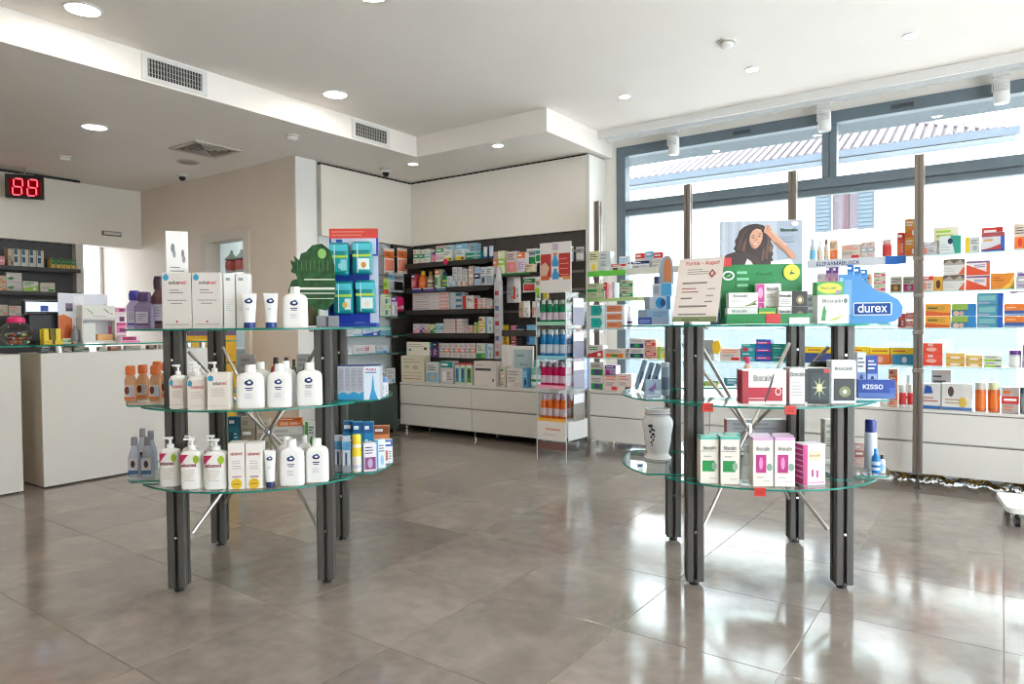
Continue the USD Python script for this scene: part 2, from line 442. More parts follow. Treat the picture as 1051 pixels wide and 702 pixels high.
downlight(*(-2.635, 5.381), ZC, 0.045, 'small recessed spot in the white ceiling nearest the window corner', None, SPOTM)
downlight(*(-1.571, 5.392), ZC, 0.045, 'small recessed spot in the white ceiling, middle of the three along the window', None, SPOTM)
downlight(*(-0.52, 5.409), ZC, 0.045, 'small recessed spot in the white ceiling at the top right', None, SPOTM)
for x, y, z in ((-4.55, 0.0, ZC), (-3.05, 0.9, ZC), (-3.05, -1.2, ZC), (-1.2, 0.9, ZC), (-1.2, 2.9, ZC), (-1.2, -1.2, ZC), (0.7, 0.9, ZC), (0.7, 2.9, ZC), (-6.36, 0.8, ZL), (-7.9, 1.8, ZL), (0.7, -1.2, ZC)):
    downlight(x, y, z, 0.092, 'round downlight of the ceiling grid outside the picture', 'downlights outside the picture', LAMPM)
INM = emitter('room_lamp_glow', (0.95, 0.98, 1.0), 110.0)
downlight(-8.6, 5.2, ZL, 0.14, 'round downlight inside the small blue room behind the doorway', None, INM)

def vent(y0, y1, z0, z1, label):
    t = thing('vent_grille', label, 'air vent', (XS, (y0 + y1) / 2, (z0 + z1) / 2), 90)
    w, h = y1 - y0, z1 - z0
    part(t, 'backing', bx(-w / 2 + .03, -0.003, -h / 2 + .02, w / 2 - .03, -0.001, h / 2 - .02), mat('#2b2a29', 0.7))
    part(t, 'frame', [bx(-w / 2, -0.008, -h / 2, w / 2, 0, -h / 2 + .028), bx(-w / 2, -0.008, h / 2 - .028, w / 2, 0, h / 2), bx(-w / 2, -0.008, -h / 2 + .028, -w / 2 + .04, 0, h / 2 - .028), bx(w / 2 - .04, -0.008, -h / 2 + .028, w / 2, 0, h / 2 - .028)], mat('#e8e5e0', 0.4))
    n = 19
    for i in range(n):
        x = -w / 2 + .04 + (w - .08) * (i + 0.5) / n
        part(t, 'slat', bx(x - 0.003, -0.0075, -h / 2 + .028, x + 0.003, -0.0032, h / 2 - .028), mat('#bdb9b3', 0.4))
    for k in range(1, 4):
        z = -h / 2 + .02 + (h - .04) * k / 4
        part(t, 'crossbar', bx(-w / 2 + .03, -0.0092, z - .0015, w / 2 - .03, -0.0077, z + .0015), mat('#bdb9b3', 0.4))
vent(2.47, 2.955, 2.935, 3.118, 'rectangular air vent grille in the ceiling step, nearer the camera')
vent(4.38, 4.86, 2.935, 3.112, 'rectangular air vent grille in the ceiling step, farther away by the corner')

t = thing('ceiling_diffuser', 'square louvred air diffuser in the lowered ceiling before the door wall', 'air vent', (*(-6.317, 3.772), ZL))
part(t, 'frame', [bx(-.24, -.24, -.012, .24, -.20, 0), bx(-.24, .20, -.012, .24, .24, 0), bx(-.24, -.20, -.012, -.20, .20, 0), bx(.20, -.20, -.012, .24, .20, 0)], mat('#cfc8bd', 0.5))
for k in range(4):
    a = .19 - k * .045
    part(t, 'louvre', cat_([bx(-a, -a, -.014 - k * .003, a, -a + .012, -.001), bx(-a, a - .012, -.014 - k * .003, a, a, -.001), bx(-a, -a, -.014 - k * .003, -a + .012, a, -.001), bx(a - .012, -a, -.014 - k * .003, a, a, -.001)]), mat('#b4aa9e', 0.5))
part(t, 'duct', bx(-.19, -.19, -.003, .19, .19, -.001), mat('#3a3631', 0.7))
t = thing('ceiling_speaker', 'small round flush speaker in the lowered ceiling beside the square diffuser', 'speaker', (*(-6.946, 3.95), ZL))
part(t, 'ring', lathe([(.11, 0), (.11, -.006), (.095, -.012), (.09, -.006)], 28), mat('#c9c2b8', 0.5), True); part(t, 'grille', cyl(.092, .006, (0, 0, -.008), 28), mat('#9b958c', 0.6))
def camera_dome(x, y, z, label, big=1.0):
    t = thing('security_camera', label, 'security camera', (x, y, z))
    part(t, 'base', lathe([(0.0, 0), (.06 * big, 0), (.062 * big, -.02), (.045 * big, -.035 * big), (0.0, -.036 * big)], 24), mat('#e9e6e0', 0.4), True)
    s = trimesh.creation.icosphere(2, .036 * big); s.apply_translation([0, 0, -.045 * big])
    part(t, 'lens_dome', s, mat('#0d0d0f', 0.1), True)
camera_dome(*(-7.55, 4.222), ZL, 'small black domed camera under the lowered ceiling near the passage')
camera_dome(*(-5.578, 5.454), ZL, 'small black domed camera under the lowered ceiling above the left wall panel')
def detector(x, y, z, label):
    t = thing('smoke_detector', label, 'smoke detector', (x, y, z))
    part(t, 'base', cyl(.062, .012, (0, 0, -.012), 28), mat('#e6e2da', 0.45))
    part(t, 'chamber', lathe([(0, -.045), (.03, -.045), (.048, -.03), (.05, -.012), (0, -.012)], 28), mat('#efece6', 0.45), True)
detector(*(-5.249, 3.973), ZL, 'round white smoke detector on the lowered ceiling before the wall corner')
detector(*(-1.561, 4.768), ZC, 'round white smoke detector on the bright main ceiling')
detector(*(-7.718, 3.098), ZL, 'faint round white detector on the lowered ceiling by the number display')

def spotlight(x, z, label, rz=0, s=1.0):
    t = thing('track_spotlight', label, 'spotlight', (x, 6.35, 3.05), rz)
    part(t, 'adapter', cham(.10, .034, .03, .003, (0, 0, -.03)), mat('#e4e4e2', 0.35))
    part(t, 'bracket', [bx(-.062, -.012, -.14, -.054, .012, -.03), bx(-.062, -.012, -.038, .01, .012, -.03)], mat('#e4e4e2', 0.35))
    h = lathe([(0, .09), (.035, .09), (.05, .075), (.052, -.06), (.047, -.085), (.0, -.085)], 28)
    h.apply_translation([0, -.0, -.15])
    part(t, 'lamp_head', h, mat('#e8e8e6', 0.35), 40)
    part(t, 'cooling_fin', [bx(-.047, -.055, -.15 + k * .013, .047, -.049, -.145 + k * .013) for k in range(5)], mat('#cfcfcd', 0.4))
for x, lb in ((-2.59, 'white track spotlight over the left window pane'), (-1.245, 'white track spotlight in front of the window mullion'), (-0.02, 'white track spotlight at the right edge of the picture')):
    spotlight(x, 0, lb)
for x in (-1.98, -0.68):
    lt = part(win, 'latch', cham(.16, .016, .035, .003, (x, YW - .028, 2.938)), mat('#4a545b', 0.4)); part(lt, 'lever', cham(.10, .02, .016, .003, (x + .03, YW - .046, 2.947)), mat('#3a4247', 0.35))

# ---------------------------------------------------------------- across the street
street = struct('ground_street', [('paving', bx(-40, 6.7, -0.2, 40, 30, -0.05), noisy('street_paving', '#a3a5a6', '#adafb0', 5, 0.8))])
hb = thing('house', 'white house across the street with pantiled roof and blue shutters', 'building', (0, 14, 0))
part(hb, 'wall', [bx(-16, 0, -0.1, 0.2, 0.3, 2.9), bx(-16, 0, 2.9, -2.8, 0.3, 3.75), bx(-2.0, 0, 2.9, 0.2, 0.3, 3.75), bx(-16, 0, 3.75, 0.2, 0.3, 4.15)], noisy('house_render', '#efece6', '#f4f1ec', 3, 0.8))
part(hb, 'plinth', bx(-16, -0.03, -0.1, 0.2, 0.0, 1.15), mat('#6f7a7e', 0.8))
part(hb, 'side_wall', bx(-0.1, 0.3, -0.1, 0.2, 8, 4.15), noisy('house_render_2', '#efece6', '#f4f1ec', 3, 0.8))
part(hb, 'eaves', [bx(-6.95, -0.45, 4.12, 0.15, 0.5, 4.2)], mat('#76838f', 0.7))
part(hb, 'gutter', bx(-7.0, -0.52, 4.13, 0.2, -0.42, 4.25), mat('#424e5a', 0.6))
sl = math.tan(math.radians(26))
def roofz(y): return 4.22 + (y + 0.45) * sl
# hipped roof: outline in plan, the ridge set back
RA, RB, RC, RD = (-6.9, -0.45), (-0.02, -0.45), (-2.5, 1.95), (-3.0, 1.95)
pan = trimesh.Trimesh([[x, y, roofz(y)] for x, y in (RA, RB, RC, RD)] + [[x, y, roofz(y) - 0.1] for x, y in (RA, RB, RC, RD)],
                      [[0, 1, 2], [0, 2, 3], [4, 6, 5], [4, 7, 6], [0, 4, 5], [0, 5, 1], [1, 5, 6], [1, 6, 2], [2, 6, 7], [2, 7, 3], [3, 7, 4], [3, 4, 0]], process=False)
part(hb, 'roof', pan, mat('#544d50', 0.85))
rib = []
x = -6.8
while x < -0.1:
    ys0 = -0.45
    # where the rib meets the hips
    yl = 2.0
    if x < RD[0]: yl = RA[1] + (x - RA[0]) / (RD[0] - RA[0]) * (RD[1] - RA[1])
    elif x > RC[0]: yl = RB[1] + (RB[0] - x) / (RB[0] - RC[0]) * (RC[1] - RB[1])
    else: yl = RD[1] + (x - RD[0]) / (RC[0] - RD[0]) * (RC[1] - RD[1])
    if yl - ys0 > 0.1:
        rib.append(rod([x, ys0 - 0.03, roofz(ys0) + 0.01], [x, yl, roofz(yl) + 0.01], 0.055, 8))
    x += 0.155
part(hb, 'pantile_rows', rib, noisy('pantile', '#625b5e', '#5c5558', 6, 0.85), kind='stuff')
part(hb, 'ridge_tiles', [rod([*RA, roofz(RA[1])], [*RD, roofz(RD[1]) + .03], .07, 8), rod([*RD, roofz(RD[1]) + .03], [*RC, roofz(RC[1]) + .03], .07, 8), rod([*RC, roofz(RC[1]) + .03], [*RB, roofz(RB[1])], .07, 8)], mat('#625b5e', 0.85))
part(hb, 'window_recess', bx(-2.62, 0.12, 2.9, -2.17, 0.2, 3.75), mat('#6e646c', 0.6))
part(hb, 'window_post', bx(-2.42, 0.08, 2.9, -2.34, 0.16, 3.75), mat('#54383f', 0.6))
for xa in (-2.89, -2.17):
    sh = part(hb, 'shutter', bx(xa, -0.06, 2.88, xa + 0.27, -0.01, 3.78), mat('#46555e', 0.6))
    for k in range(11):
        z = 2.93 + k * 0.075
        part(sh, 'louvre', bx(xa + 0.03, -0.075, z, xa + 0.24, -0.055, z + 0.05), mat('#4d5d67', 0.6))
nb = thing('neighbour_house', 'tall white rendered house beside the pantiled one, at the right window edge', 'building', (0, 14.6, 0))
part(nb, 'wall', bx(0.25, 0, -0.1, 5.0, 0.4, 5.9), noisy('house_render_3', '#efece6', '#f3f0eb', 3, 0.8)); part(nb, 'cornice', bx(0.25, -0.1, 5.9, 5.0, 0.5, 6.1), mat('#e4e0da', 0.8))
# our own building's window head outside
struct('trim_3', [('outer_lintel', bx(-6.2, YW + 0.2, 2.985, 3.2, YW + 0.75, 3.3), mat('#54636d', 0.7))], label='outside canopy slab above the shop window')

# ================================================================ PRODUCT BUILDERS (front towards -y, base centre at the origin)
NAMES = {'sky': 'light blue', 'navy': 'dark blue', 'lime': 'lime green', 'silver': 'silver grey', 'darkgreen': 'dark green', 'aqua': 'turquoise', 'lilac': 'lilac', 'salmon': 'salmon pink', 'gold': 'golden'}
def cn(c):
    if not c.startswith('#'): return NAMES.get(c, c)
    import colorsys
    r, g, b = (int(c[i:i + 2], 16) / 255 for i in (1, 3, 5))
    h, s, v = colorsys.rgb_to_hsv(r, g, b)
    if s < .10: return 'whitish' if v > .82 else 'pale grey' if v > .6 else 'grey' if v > .25 else 'black'
    n = 'red' if h < .03 or h > .95 else 'beige' if h < .14 and s < .3 else 'orange' if h < .11 else 'yellow' if h < .18 else 'green' if h < .44 else 'teal' if h < .53 else 'blue' if h < .70 else 'purple' if h < .82 else 'pink'
    if n == 'red' and s < .4: n = 'pink'
    return ('pale ' if s < .35 and v > .6 and n != 'beige' else '') + n

def fit_label(*options):
    for o in options:
        if len(o.split()) <= 16: return o
    return ' '.join(options[-1].split()[:16])


def dark_on(c):
    return '#3a3f4a' if sum(col(c)) > 1.0 else '#f4f4f2'

def auto_print(P, c1, c2, base, seed, style=None):
    r = random.Random(seed)
    s = style if style is not None else r.randrange(7)
    ink = dark_on(base)
    if s == 0:
        P.rect(0, 0.0, 1, 0.34, c1).lines(.08, .5, .8, .9, 3, ink, .35, seed).rect(.62, .06, .92, .26, c2)
    elif s == 1:
        P.rect(0, 0.72, 1, 1, c1).lines(.1, .78, .8, .94, 1, '#f4f4f2', .6, seed).rect(.1, .12, .45, .55, c2).lines(.52, .15, .92, .55, 4, ink, .3, seed)
    elif s == 2:
        P.rect(0, 0, .3, 1, c1).lines(.38, .55, .95, .85, 3, ink, .35, seed).oval(.68, .28, .17, .18, c2)
    elif s == 3:
        P.poly([(0, 0), (1, 0), (1, .62), (0, .25)], c1).lines(.08, .6, .75, .9, 2, c2, .5, seed).oval(.76, .25, .12, .15, 'white')
    elif s == 4:
        P.rect(0, .36, 1, .66, c1).lines(.12, .44, .88, .6, 1, '#f4f4f2', .6, seed).lines(.1, .08, .7, .28, 2, c2, .4, seed).rect(.1, .76, .5, .88, c2)
    elif s == 5:
        P.rect(.06, .06, .94, .5, c1).oval(.5, .28, .2, .17, c2).lines(.1, .6, .9, .9, 3, ink, .35, seed)
    else:
        P.lines(.1, .62, .9, .92, 2, c1, .55, seed).lines(.1, .3, .75, .55, 4, ink, .3, seed).rect(.55, .05, .95, .27, c2)

def carton(t, w, d, h, base, draw=None, c1=None, c2=None, seed=0, style=None, side=None, at=(0, 0, 0)):
    part(t, 'carton', cham(w, d, h, 0.0012, at), mat(base, 0.42))
    P = Print(w * .985, h * .985, at[1] - d / 2, x0=at[0] - w * .4925, z0=at[2] + h * .0075)
    if draw: draw(P)
    elif c1: auto_print(P, c1, c2 or c1, base, seed, style)
    P.build(t)
    if side:
        part(t, 'side_print', bx(at[0] + w / 2, at[1] - d * .48, at[2] + h * .02, at[0] + w / 2 + .0006, at[1] + d * .48, at[2] + h * .98), mat(side, 0.42))
        part(t, 'side_print', bx(at[0] - w / 2 - .0006, at[1] - d * .48, at[2] + h * .02, at[0] - w / 2, at[1] + d * .48, at[2] + h * .98), mat(side, 0.42))
    if h > .07 and w > .05:
        part(t, 'top_flap', bx(at[0] - w * .47, at[1] - d * .47, at[2] + h, at[0] + w * .47, at[1] + d * .30, at[2] + h + .0008), mat(base, 0.42))

def bottle(t, w, h, body, cap, lab=None, lab2=None, d=None, neck=.28, capfrac=.22, mt=None, seed=0):
    """plain shelf bottle with screw cap and wrap label"""
    rx = w / 2; ry = (d or w) / 2
    hb = h * (1 - capfrac)
    part(t, 'body', loft([(0, rx * .92, ry * .92), (h * .02, rx, ry), (hb * .70, rx, ry), (hb * .86, rx * .86, ry * .86), (hb * .95, rx * .5, ry * .5), (hb, rx * .42, ry * .42)], 20, power=2.3), mt or mat(body, 0.3), 40)
    part(t, 'cap', loft([(hb, rx * .5, ry * .5), (h * .985, rx * .48, ry * .48), (h, rx * .42, ry * .42)], 18), mat(cap, 0.35), 40)
    if lab:
        part(t, 'wrap_label', loft([(hb * .14, rx * 1.012, ry * 1.012), (hb * .62, rx * 1.012, ry * 1.012)], 20, cap=False, power=2.3), mat(lab, 0.45), 40)
        if lab2:
            part(t, 'label_band', loft([(hb * .30, rx * 1.02, ry * 1.02), (hb * .42, rx * 1.02, ry * 1.02)], 20, cap=False, power=2.3), mat(lab2, 0.45), 40)

def jar(t, w, h, body, lid, lab=None):
    r = w / 2
    part(t, 'body', lathe([(0, 0), (r * .94, 0), (r, h * .04), (r, h * .72), (r * .9, h * .78), (0, h * .78)], 22), mat(body, 0.3), 40)
    part(t, 'lid', lathe([(0, h * .76), (r * .96, h * .76), (r * .96, h * .98), (r * .9, h), (0, h)], 22), mat(lid, 0.35), 40)
    if lab:
        part(t, 'wrap_label', lathe([(r * 1.01, h * .12), (r * 1.01, h * .64)], 22), mat(lab, 0.45), True)

def spray(t, w, h, body, cap, band=None, band2=None):
    r = w / 2
    part(t, 'can', lathe([(0, 0), (r * .93, 0), (r, h * .02), (r, h * .70), (r * .9, h * .745), (0, h * .75)], 24), mat(body, 0.25), 40)
    part(t, 'cap', lathe([(0, h * .745), (r * .93, h * .745), (r * .93, h * .96), (r * .80, h), (0, h)], 24), mat(cap, 0.35), 40)
    if band: part(t, 'label_band', lathe([(r * 1.01, h * .42), (r * 1.01, h * .66)], 24), mat(band, 0.4), True)
    if band2: part(t, 'label_band', lathe([(r * 1.01, h * .10), (r * 1.01, h * .2)], 24), mat(band2, 0.4), True)

def tube_(t, w, h, body, cap, draw=None):
    """squeeze tube standing on its cap"""
    rx = w / 2
    part(t, 'cap', loft([(0, rx * .72, rx * .72), (h * .02, rx * .76, rx * .76), (h * .16, rx * .74, rx * .74)], 24), mat(cap, 0.35), 40)
    rings = []
    for k in range(9):
        f = k / 8
        rings.append((h * (.16 + .80 * f), rx * (.74 + .24 * f), rx * (.74 * (1 - f) ** .8 + .03)))
    part(t, 'body', loft(rings, 24), mat(body, 0.3), 40)
    part(t, 'crimp', bx(-rx * .98, -.0018, h * .955, rx * .98, .0018, h), mat(body, 0.3))
    if draw:
        # print follows the slope of the front
        P = Print(w * .8, h * .7, 0, z0=0)
        draw(P)
        m_y0, m_y1 = -rx * .74, -rx * .10
        z0, z1 = h * .18, h * .90
        a = math.atan2(m_y1 - m_y0, z1 - z0)
        mv = trimesh.transformations.translation_matrix([0, m_y0 - .004, z0]) @ trimesh.transformations.rotation_matrix(-a, [1, 0, 0])
        P.build(t, move=mv)

def pouch(t, w, h, d, base, c1, c2, seed=0, hook=True):
    """hanging pack: header card with a puffed bag below"""
    part(t, 'header_card', bx(-w / 2, -.0008, h * .86, w / 2, .0008, h), mat(base, 0.42))
    part(t, 'bag', loft([(0, w * .49, .002), (h * .06, w * .5, d * .42), (h * .3, w * .5, d * .5), (h * .62, w * .5, d * .46), (h * .82, w * .5, d * .2), (h * .87, w * .5, .0015)], 20, power=3.5), mat(base, 0.3), 50)
    P = Print(w * .86, h * .5, -d * .5, z0=h * .13)
    auto_print(P, c1, c2, base, seed)
    P.build(t)
    if hook:
        part(t, 'peg_hook', [rod([0, .135, h * .95], [0, -.012, h * .95], .0022, 6)], CHROME)

def card_pack(t, w, h, d, base, c1, c2, seed=0):
    """hanging blister card"""
    part(t, 'card', cham(w, .003, h, .0006), mat(base, 0.42))
    part(t, 'blister', loft([(h * .1, w * .38, d * .02, -.0015 - d * .0), (h * .13, w * .4, d * .5, -.0015 - d * .0), (h * .48, w * .4, d * .5, -.0015), (h * .54, w * .36, d * .02, -.0015)], 14, power=4), mat(c2, 0.2), 50)
    P = Print(w * .96, h * .42, -.0015, z0=h * .56)
    P.rect(0, .1, 1, .75, c1).lines(.1, .25, .85, .6, 2, dark_on(c1), .45, seed)
    P.build(t)
    part(t, 'peg_hook', [rod([0, .135, h * .95], [0, -.015, h * .95], .0022, 6)], CHROME)

ORD = ['', 'first', 'second', 'third', 'fourth', 'fifth', 'sixth', 'seventh', 'eighth', 'ninth', 'tenth', 'eleventh', 'twelfth', 'thirteenth', 'fourteenth', 'fifteenth', 'sixteenth', 'seventeenth', 'eighteenth']
def facing(x, y, face):
    """world position and turn of something whose front stands on a row. face 'y': fronts towards -Y; face 'x': fronts towards +X"""
    return (x, y)

SEED = [100]
def row(where, group, Y, z, entries, depth=0.09, face='y', X=None):
    """entries: ((centre, width, height), kind, base, c1, c2[, options]) from left to right along a shelf.
    kind: box, stackN (N boxes on each other), bottle, jar, spray, tube"""
    n = 0
    for e in entries:
        (c, w, h), kind, base, c1, c2 = e[:5]
        o = e[5] if len(e) > 5 else {}
        k = int(kind[5:]) if kind.startswith('stack') else 1
        dz = o.get('z', 0)
        n += 1
        for j in range(k):
            SEED[0] += 1
            hh = h / k
            d = min(o.get('d', depth), 0.28)
            zz = z + dz + j * (hh + 0.0009)
            hh -= 0.0009 if k > 1 else 0
            if kind in ('bottle', 'jar', 'spray', 'tube'): d = w
            loc = (c, Y + d / 2 + o.get('back', 0), zz) if face == 'y' else (X - d / 2 - o.get('back', 0), c, zz)
            what = o.get('what'); long_ = short_ = None
            name = o.get('name')
            if kind == 'bottle':
                what = what or f'{cn(base)} bottle with {cn(o.get("cap", "white"))} cap'; name = name or 'medicine_bottle'; cat = 'bottle'
            elif kind == 'jar':
                what = what or f'{cn(base)} jar with {cn(o.get("cap", "white"))} lid'; name = name or 'cream_jar'; cat = 'jar'
            elif kind == 'spray':
                what = what or f'{cn(base)} spray can with {cn(o.get("cap", "white"))} cap'; name = name or 'spray_can'; cat = 'spray can'
            elif kind == 'tube':
                what = what or f'{cn(base)} tube'; name = name or 'cream_tube'; cat = 'tube'
            else:
                long_ = f'{cn(base)} box printed {cn(c1)}' if cn(c1) != cn(base) else f'{cn(base)} box with tonal print' + (f' and {cn(c2)}' if c2 != c1 else ''); short_ = f'{cn(base)} box'; name = name or 'medicine_box'; cat = 'box'
            pos = f'{ORD[n]} from left on {where}'; posn = ''
            if k > 1:
                posn = (['lower', 'upper'][j] if k == 2 else (['lowest', 'second up', 'third up', 'fourth up'][j] if j < k - 1 else 'topmost')) + ' in pile, '
            if o.get('pos'): pos = o['pos']
            lab_ = fit_label(f'{what or long_}, {posn}{pos}', (f'{cn(base)} box with {cn(c1)}, {posn}{pos}' if cn(c1) != cn(base) else f'{cn(base)} box, {posn}{pos}') if long_ else f'{what}, {posn}{ORD[n]} on {where}', f'{short_ or what}, {posn}{pos}', f'{short_ or what}, {posn}{ORD[n]} on {where}')
            t = thing(name, lab_, cat, loc, (0 if face == 'y' else 90) + o.get('rz', 0), group)
            if kind == 'bottle': bottle(t, w, hh, base, o.get('cap', 'white'), c1, c2, mt=o.get('mt'))
            elif kind == 'jar': jar(t, w, hh, base, o.get('cap', 'white'), c1)
            elif kind == 'spray': spray(t, w, hh, base, o.get('cap', 'white'), c1, c2)
            elif kind == 'tube': tube_(t, w, hh, base, o.get('cap', c1))
            else: carton(t, w, d, hh, base, o.get('draw'), c1, c2, o.get('seed', SEED[0]), o.get('style'), o.get('side'))

# ================================================================ THE TWO GLASS DISPLAY STANDS
SZ = (0.50, 0.845, 1.19)      # upper faces of the shelves
STANDS = {'L': ((-3.03, 2.114), 43.2), 'R': ((-1.03, 3.488), 30.5)}
HS = 0.327                     # half the side of the square of legs
def leg_profile():
    s = 0.039
    p = sbox(-s, -s, s, s).buffer(-0.006).buffer(0.006, quad_segs=3)
    for a in range(4):
        g = affinity.rotate(sbox(-0.008, s - 0.022, 0.008, s + 0.01), 90 * a, origin=(0, 0))
        g2 = affinity.rotate(sbox(-0.013, s - 0.024, 0.013, s - 0.012), 90 * a, origin=(0, 0))
        p = p.difference(g).difference(g2)
    return p
LEGP = leg_profile()
def lens(half, sag, n=36):
    R = (half * half + sag * sag) / (2 * sag)
    a = math.asin(half / R)
    return [(R * math.sin(q), -(R * math.cos(q) - (R - sag))) for q in np.linspace(-a, a, n)]
def shelf_glass(parent, poly, z, name):
    g = part(parent, name, extrude(poly, 0.008, z - 0.008), SHELFG)
    ring = poly.exterior
    # polished green edge, a hair outside the sheet
    e = poly.buffer(0.0006, join_style=2).difference(poly.buffer(-0.0012, join_style=2))
    part(g, 'polished_edge', extrude(e, 0.0076, z - 0.0078), EDGEG)
front_poly = Polygon([(x, y - HS - .03) for x, y in lens(0.465, 0.23)] + [(HS - .05, -HS - .03), (HS - .05, -HS + .12), (-HS + .05, -HS + .12), (-HS + .05, -HS - .03)])
notch = [sbox(sx * HS - .042, sy * HS - .042, sx * HS + .042, sy * HS + .042) for sx in (-1, 1) for sy in (-1, 1)]
wing = Polygon([p for p in [(x, y - HS) for x, y in lens(0.49, 0.30, 60)] if abs(p[0]) <= HS - .02] + [(HS - .03, -HS + .03), (-HS + .03, -HS + .03)])
mid = sbox(-HS + .05, -HS + .13, HS - .05, HS - .05)
def stand(key, label):
    (cx, cy), a = STANDS[key]
    t = thing('display_stand', label, 'display stand', (cx, cy, 0), a)
    for sx in (-1, 1):
        for sy in (-1, 1):
            m = extrude(LEGP, 1.16, 0.022); m.apply_translation([sx * HS, sy * HS, 0])
            lg = part(t, 'leg', m, ALU)
            part(lg, 'foot', [cyl(.022, .008, (sx * HS, sy * HS, 0), 18), cyl(.012, .016, (sx * HS, sy * HS, .007), 12)], BLACK)
            part(lg, 'screw', [rod([sx * HS, -sy * 0 + sy * HS - .042, z], [sx * HS, sy * HS - .036, z], .006, 8) for z in (.25, 1.05)], CHROME)
    hub = (0, 0, .665)
    part(t, 'brace_hub', cyl(.02, .05, (0, 0, .64), 16), CHROME)
    for sx in (-1, 1):
        for sy in (-1, 1):
            for z in (.245, 1.085):
                dx = HS - .045
                part(t, 'brace_rod', rod([sx * dx, sy * dx, z], [sx * .014, sy * .014, .665 + (.012 if z > .6 else -.012)], .0085, 10), STEEL)
    for z in SZ:
        p = front_poly
        for q in notch: p = p.difference(q)
        shelf_glass(t, p, z, 'front_shelf')
        for rot in (90, 180, 270):
            w_ = affinity.rotate(wing, rot, origin=(0, 0))
            for q in notch: w_ = w_.difference(q)
            if w_.geom_type != 'Polygon': w_ = max(w_.geoms, key=lambda g: g.area)
            shelf_glass(t, w_, z - (.0 if z < 1.1 else 0.0), 'wing_shelf')
        # clamps that hold the sheets to the legs
        part(t, 'shelf_clamp', [rod([sx * (HS - .044), sy * HS, z - .012], [sx * (HS - .044) - sx * .02, sy * HS, z - .012], .007, 8) for sx in (-1, 1) for sy in (-1, 1)], CHROME)
    return t
stand('L', 'glass and dark metal display stand on the left, holding white lotion bottles')
stand('R', 'glass and dark metal display stand on the right, holding the woman poster display')

def at_stand(key, u, v, z):
    (cx, cy), a = STANDS[key]
    a = math.radians(a)
    return (cx + u * math.cos(a) - v * math.sin(a), cy + u * math.sin(a) + v * math.cos(a), z)
def on_stand(key, spec, name, label, cat, d=0.0, turn=0.0, group=None, z=None):
    """spec (u, v, w, h): v is where the front stands; d the depth, so the thing's centre lies d/2 behind"""
    u, v, w, h = spec
    return thing(name, label, cat, at_stand(key, u, v + d / 2, z), STANDS[key][1] + turn, group)

# ---------------------------------------------------------------- bottles of the left stand
NIV = '#1b2c63'
def swirl(P, a, b, s, c=NIV):
    P.oval(a, b, s * 1.25, s * .8 * P.w / P.h, c).oval(a + s * .1, b + s * .12 * P.w / P.h, s * .55, s * .33 * P.w / P.h, '#f2f1ee').poly([(a - s * .2, b + s * 1.1 * P.w / P.h), (a + s * .9, b + s * .9 * P.w / P.h), (a + s * .2, b + s * .3 * P.w / P.h)], '#2f6aa8')
def lotion(t, w, h, d, withlabel=True):
    rx, ry = w / 2, d / 2
    part(t, 'body', loft([(0, rx * .93, ry * .9), (.004, rx, ry), (h * .62, rx * .99, ry), (h * .72, rx * .95, ry * .94), (h * .79, rx * .78, ry * .75), (h * .825, rx * .42, ry * .5), (h * .84, rx * .38, ry * .5)], 32, power=3.6), mat('#f3f1ee', 0.28), 40)
    part(t, 'cap', loft([(h * .835, rx * .40, ry * .56), (h * .985, rx * .38, ry * .54), (h, rx * .34, ry * .48)], 24), mat('#f6f5f3', 0.25), 40)
    P = Print(w * .8, h * .6, -ry * 1.0, z0=h * .1)
    swirl(P, .5, .82, .16)
    P.rect(.32, .60, .68, .635, NIV).rect(.36, .53, .64, .56, NIV).lines(.3, .2, .72, .42, 4, '#9fa6b8', .25, 3)
    P.build(t, 'label_print')
def pump(t, w, h, d, style):
    rx, ry = w / 2, d / 2
    hb = h * .76
    part(t, 'body', loft([(0, rx * .94, ry * .94), (.004, rx, ry), (hb * .9, rx * .99, ry * .99), (hb * .96, rx * .85, ry * .85), (hb, rx * .35, ry * .4)], 30, power=3.0), mat('#f2efeb', 0.3), 40)
    pm = part(t, 'pump', [lathe([(0, hb), (rx * .36, hb), (rx * .36, h * .84), (rx * .14, h * .845), (rx * .12, h * .93), (0, h * .93)], 18)], mat('#f5f4f2', 0.3), 40)
    part(pm, 'nozzle', [cham(rx * .5, rx * .42, h * .055, .002, (0, 0, h * .93)), bx(-rx * .72, -.006, h * .945, -rx * .1, .006, h * .98)], mat('#f5f4f2', 0.3))
    P = Print(w * .86, hb * .86, -ry * 1.0, z0=hb * .03)
    if style == 'ph':       # carton-coloured label with blue drop
        P.rect(0, 0, 1, .98, '#e3d8cd').oval(.16, .86, .13, .10, '#2e90b5').poly([(.06, .9), (.16, 1.0), (.26, .9)], '#2e90b5').text('sebamed', .56, .69, P.h * .11, '#b23346', True, .75).lines(.2, .35, .85, .6, 4, '#a99c92', .25, 5).rect(.1, .1, .9, .115, '#b9aca2')
    else:
        P.poly([(0, 1), (.42, 1), (0, .72)], '#b01a4e').oval(.82, .86, .16, .12, '#a4c428').text('sebamed', .42, .64, P.h * .10, '#8f2440', True, .8).lines(.2, .2, .8, .56, 6, '#c8b9a8', .28, 6)
    P.build(t, 'label_print')
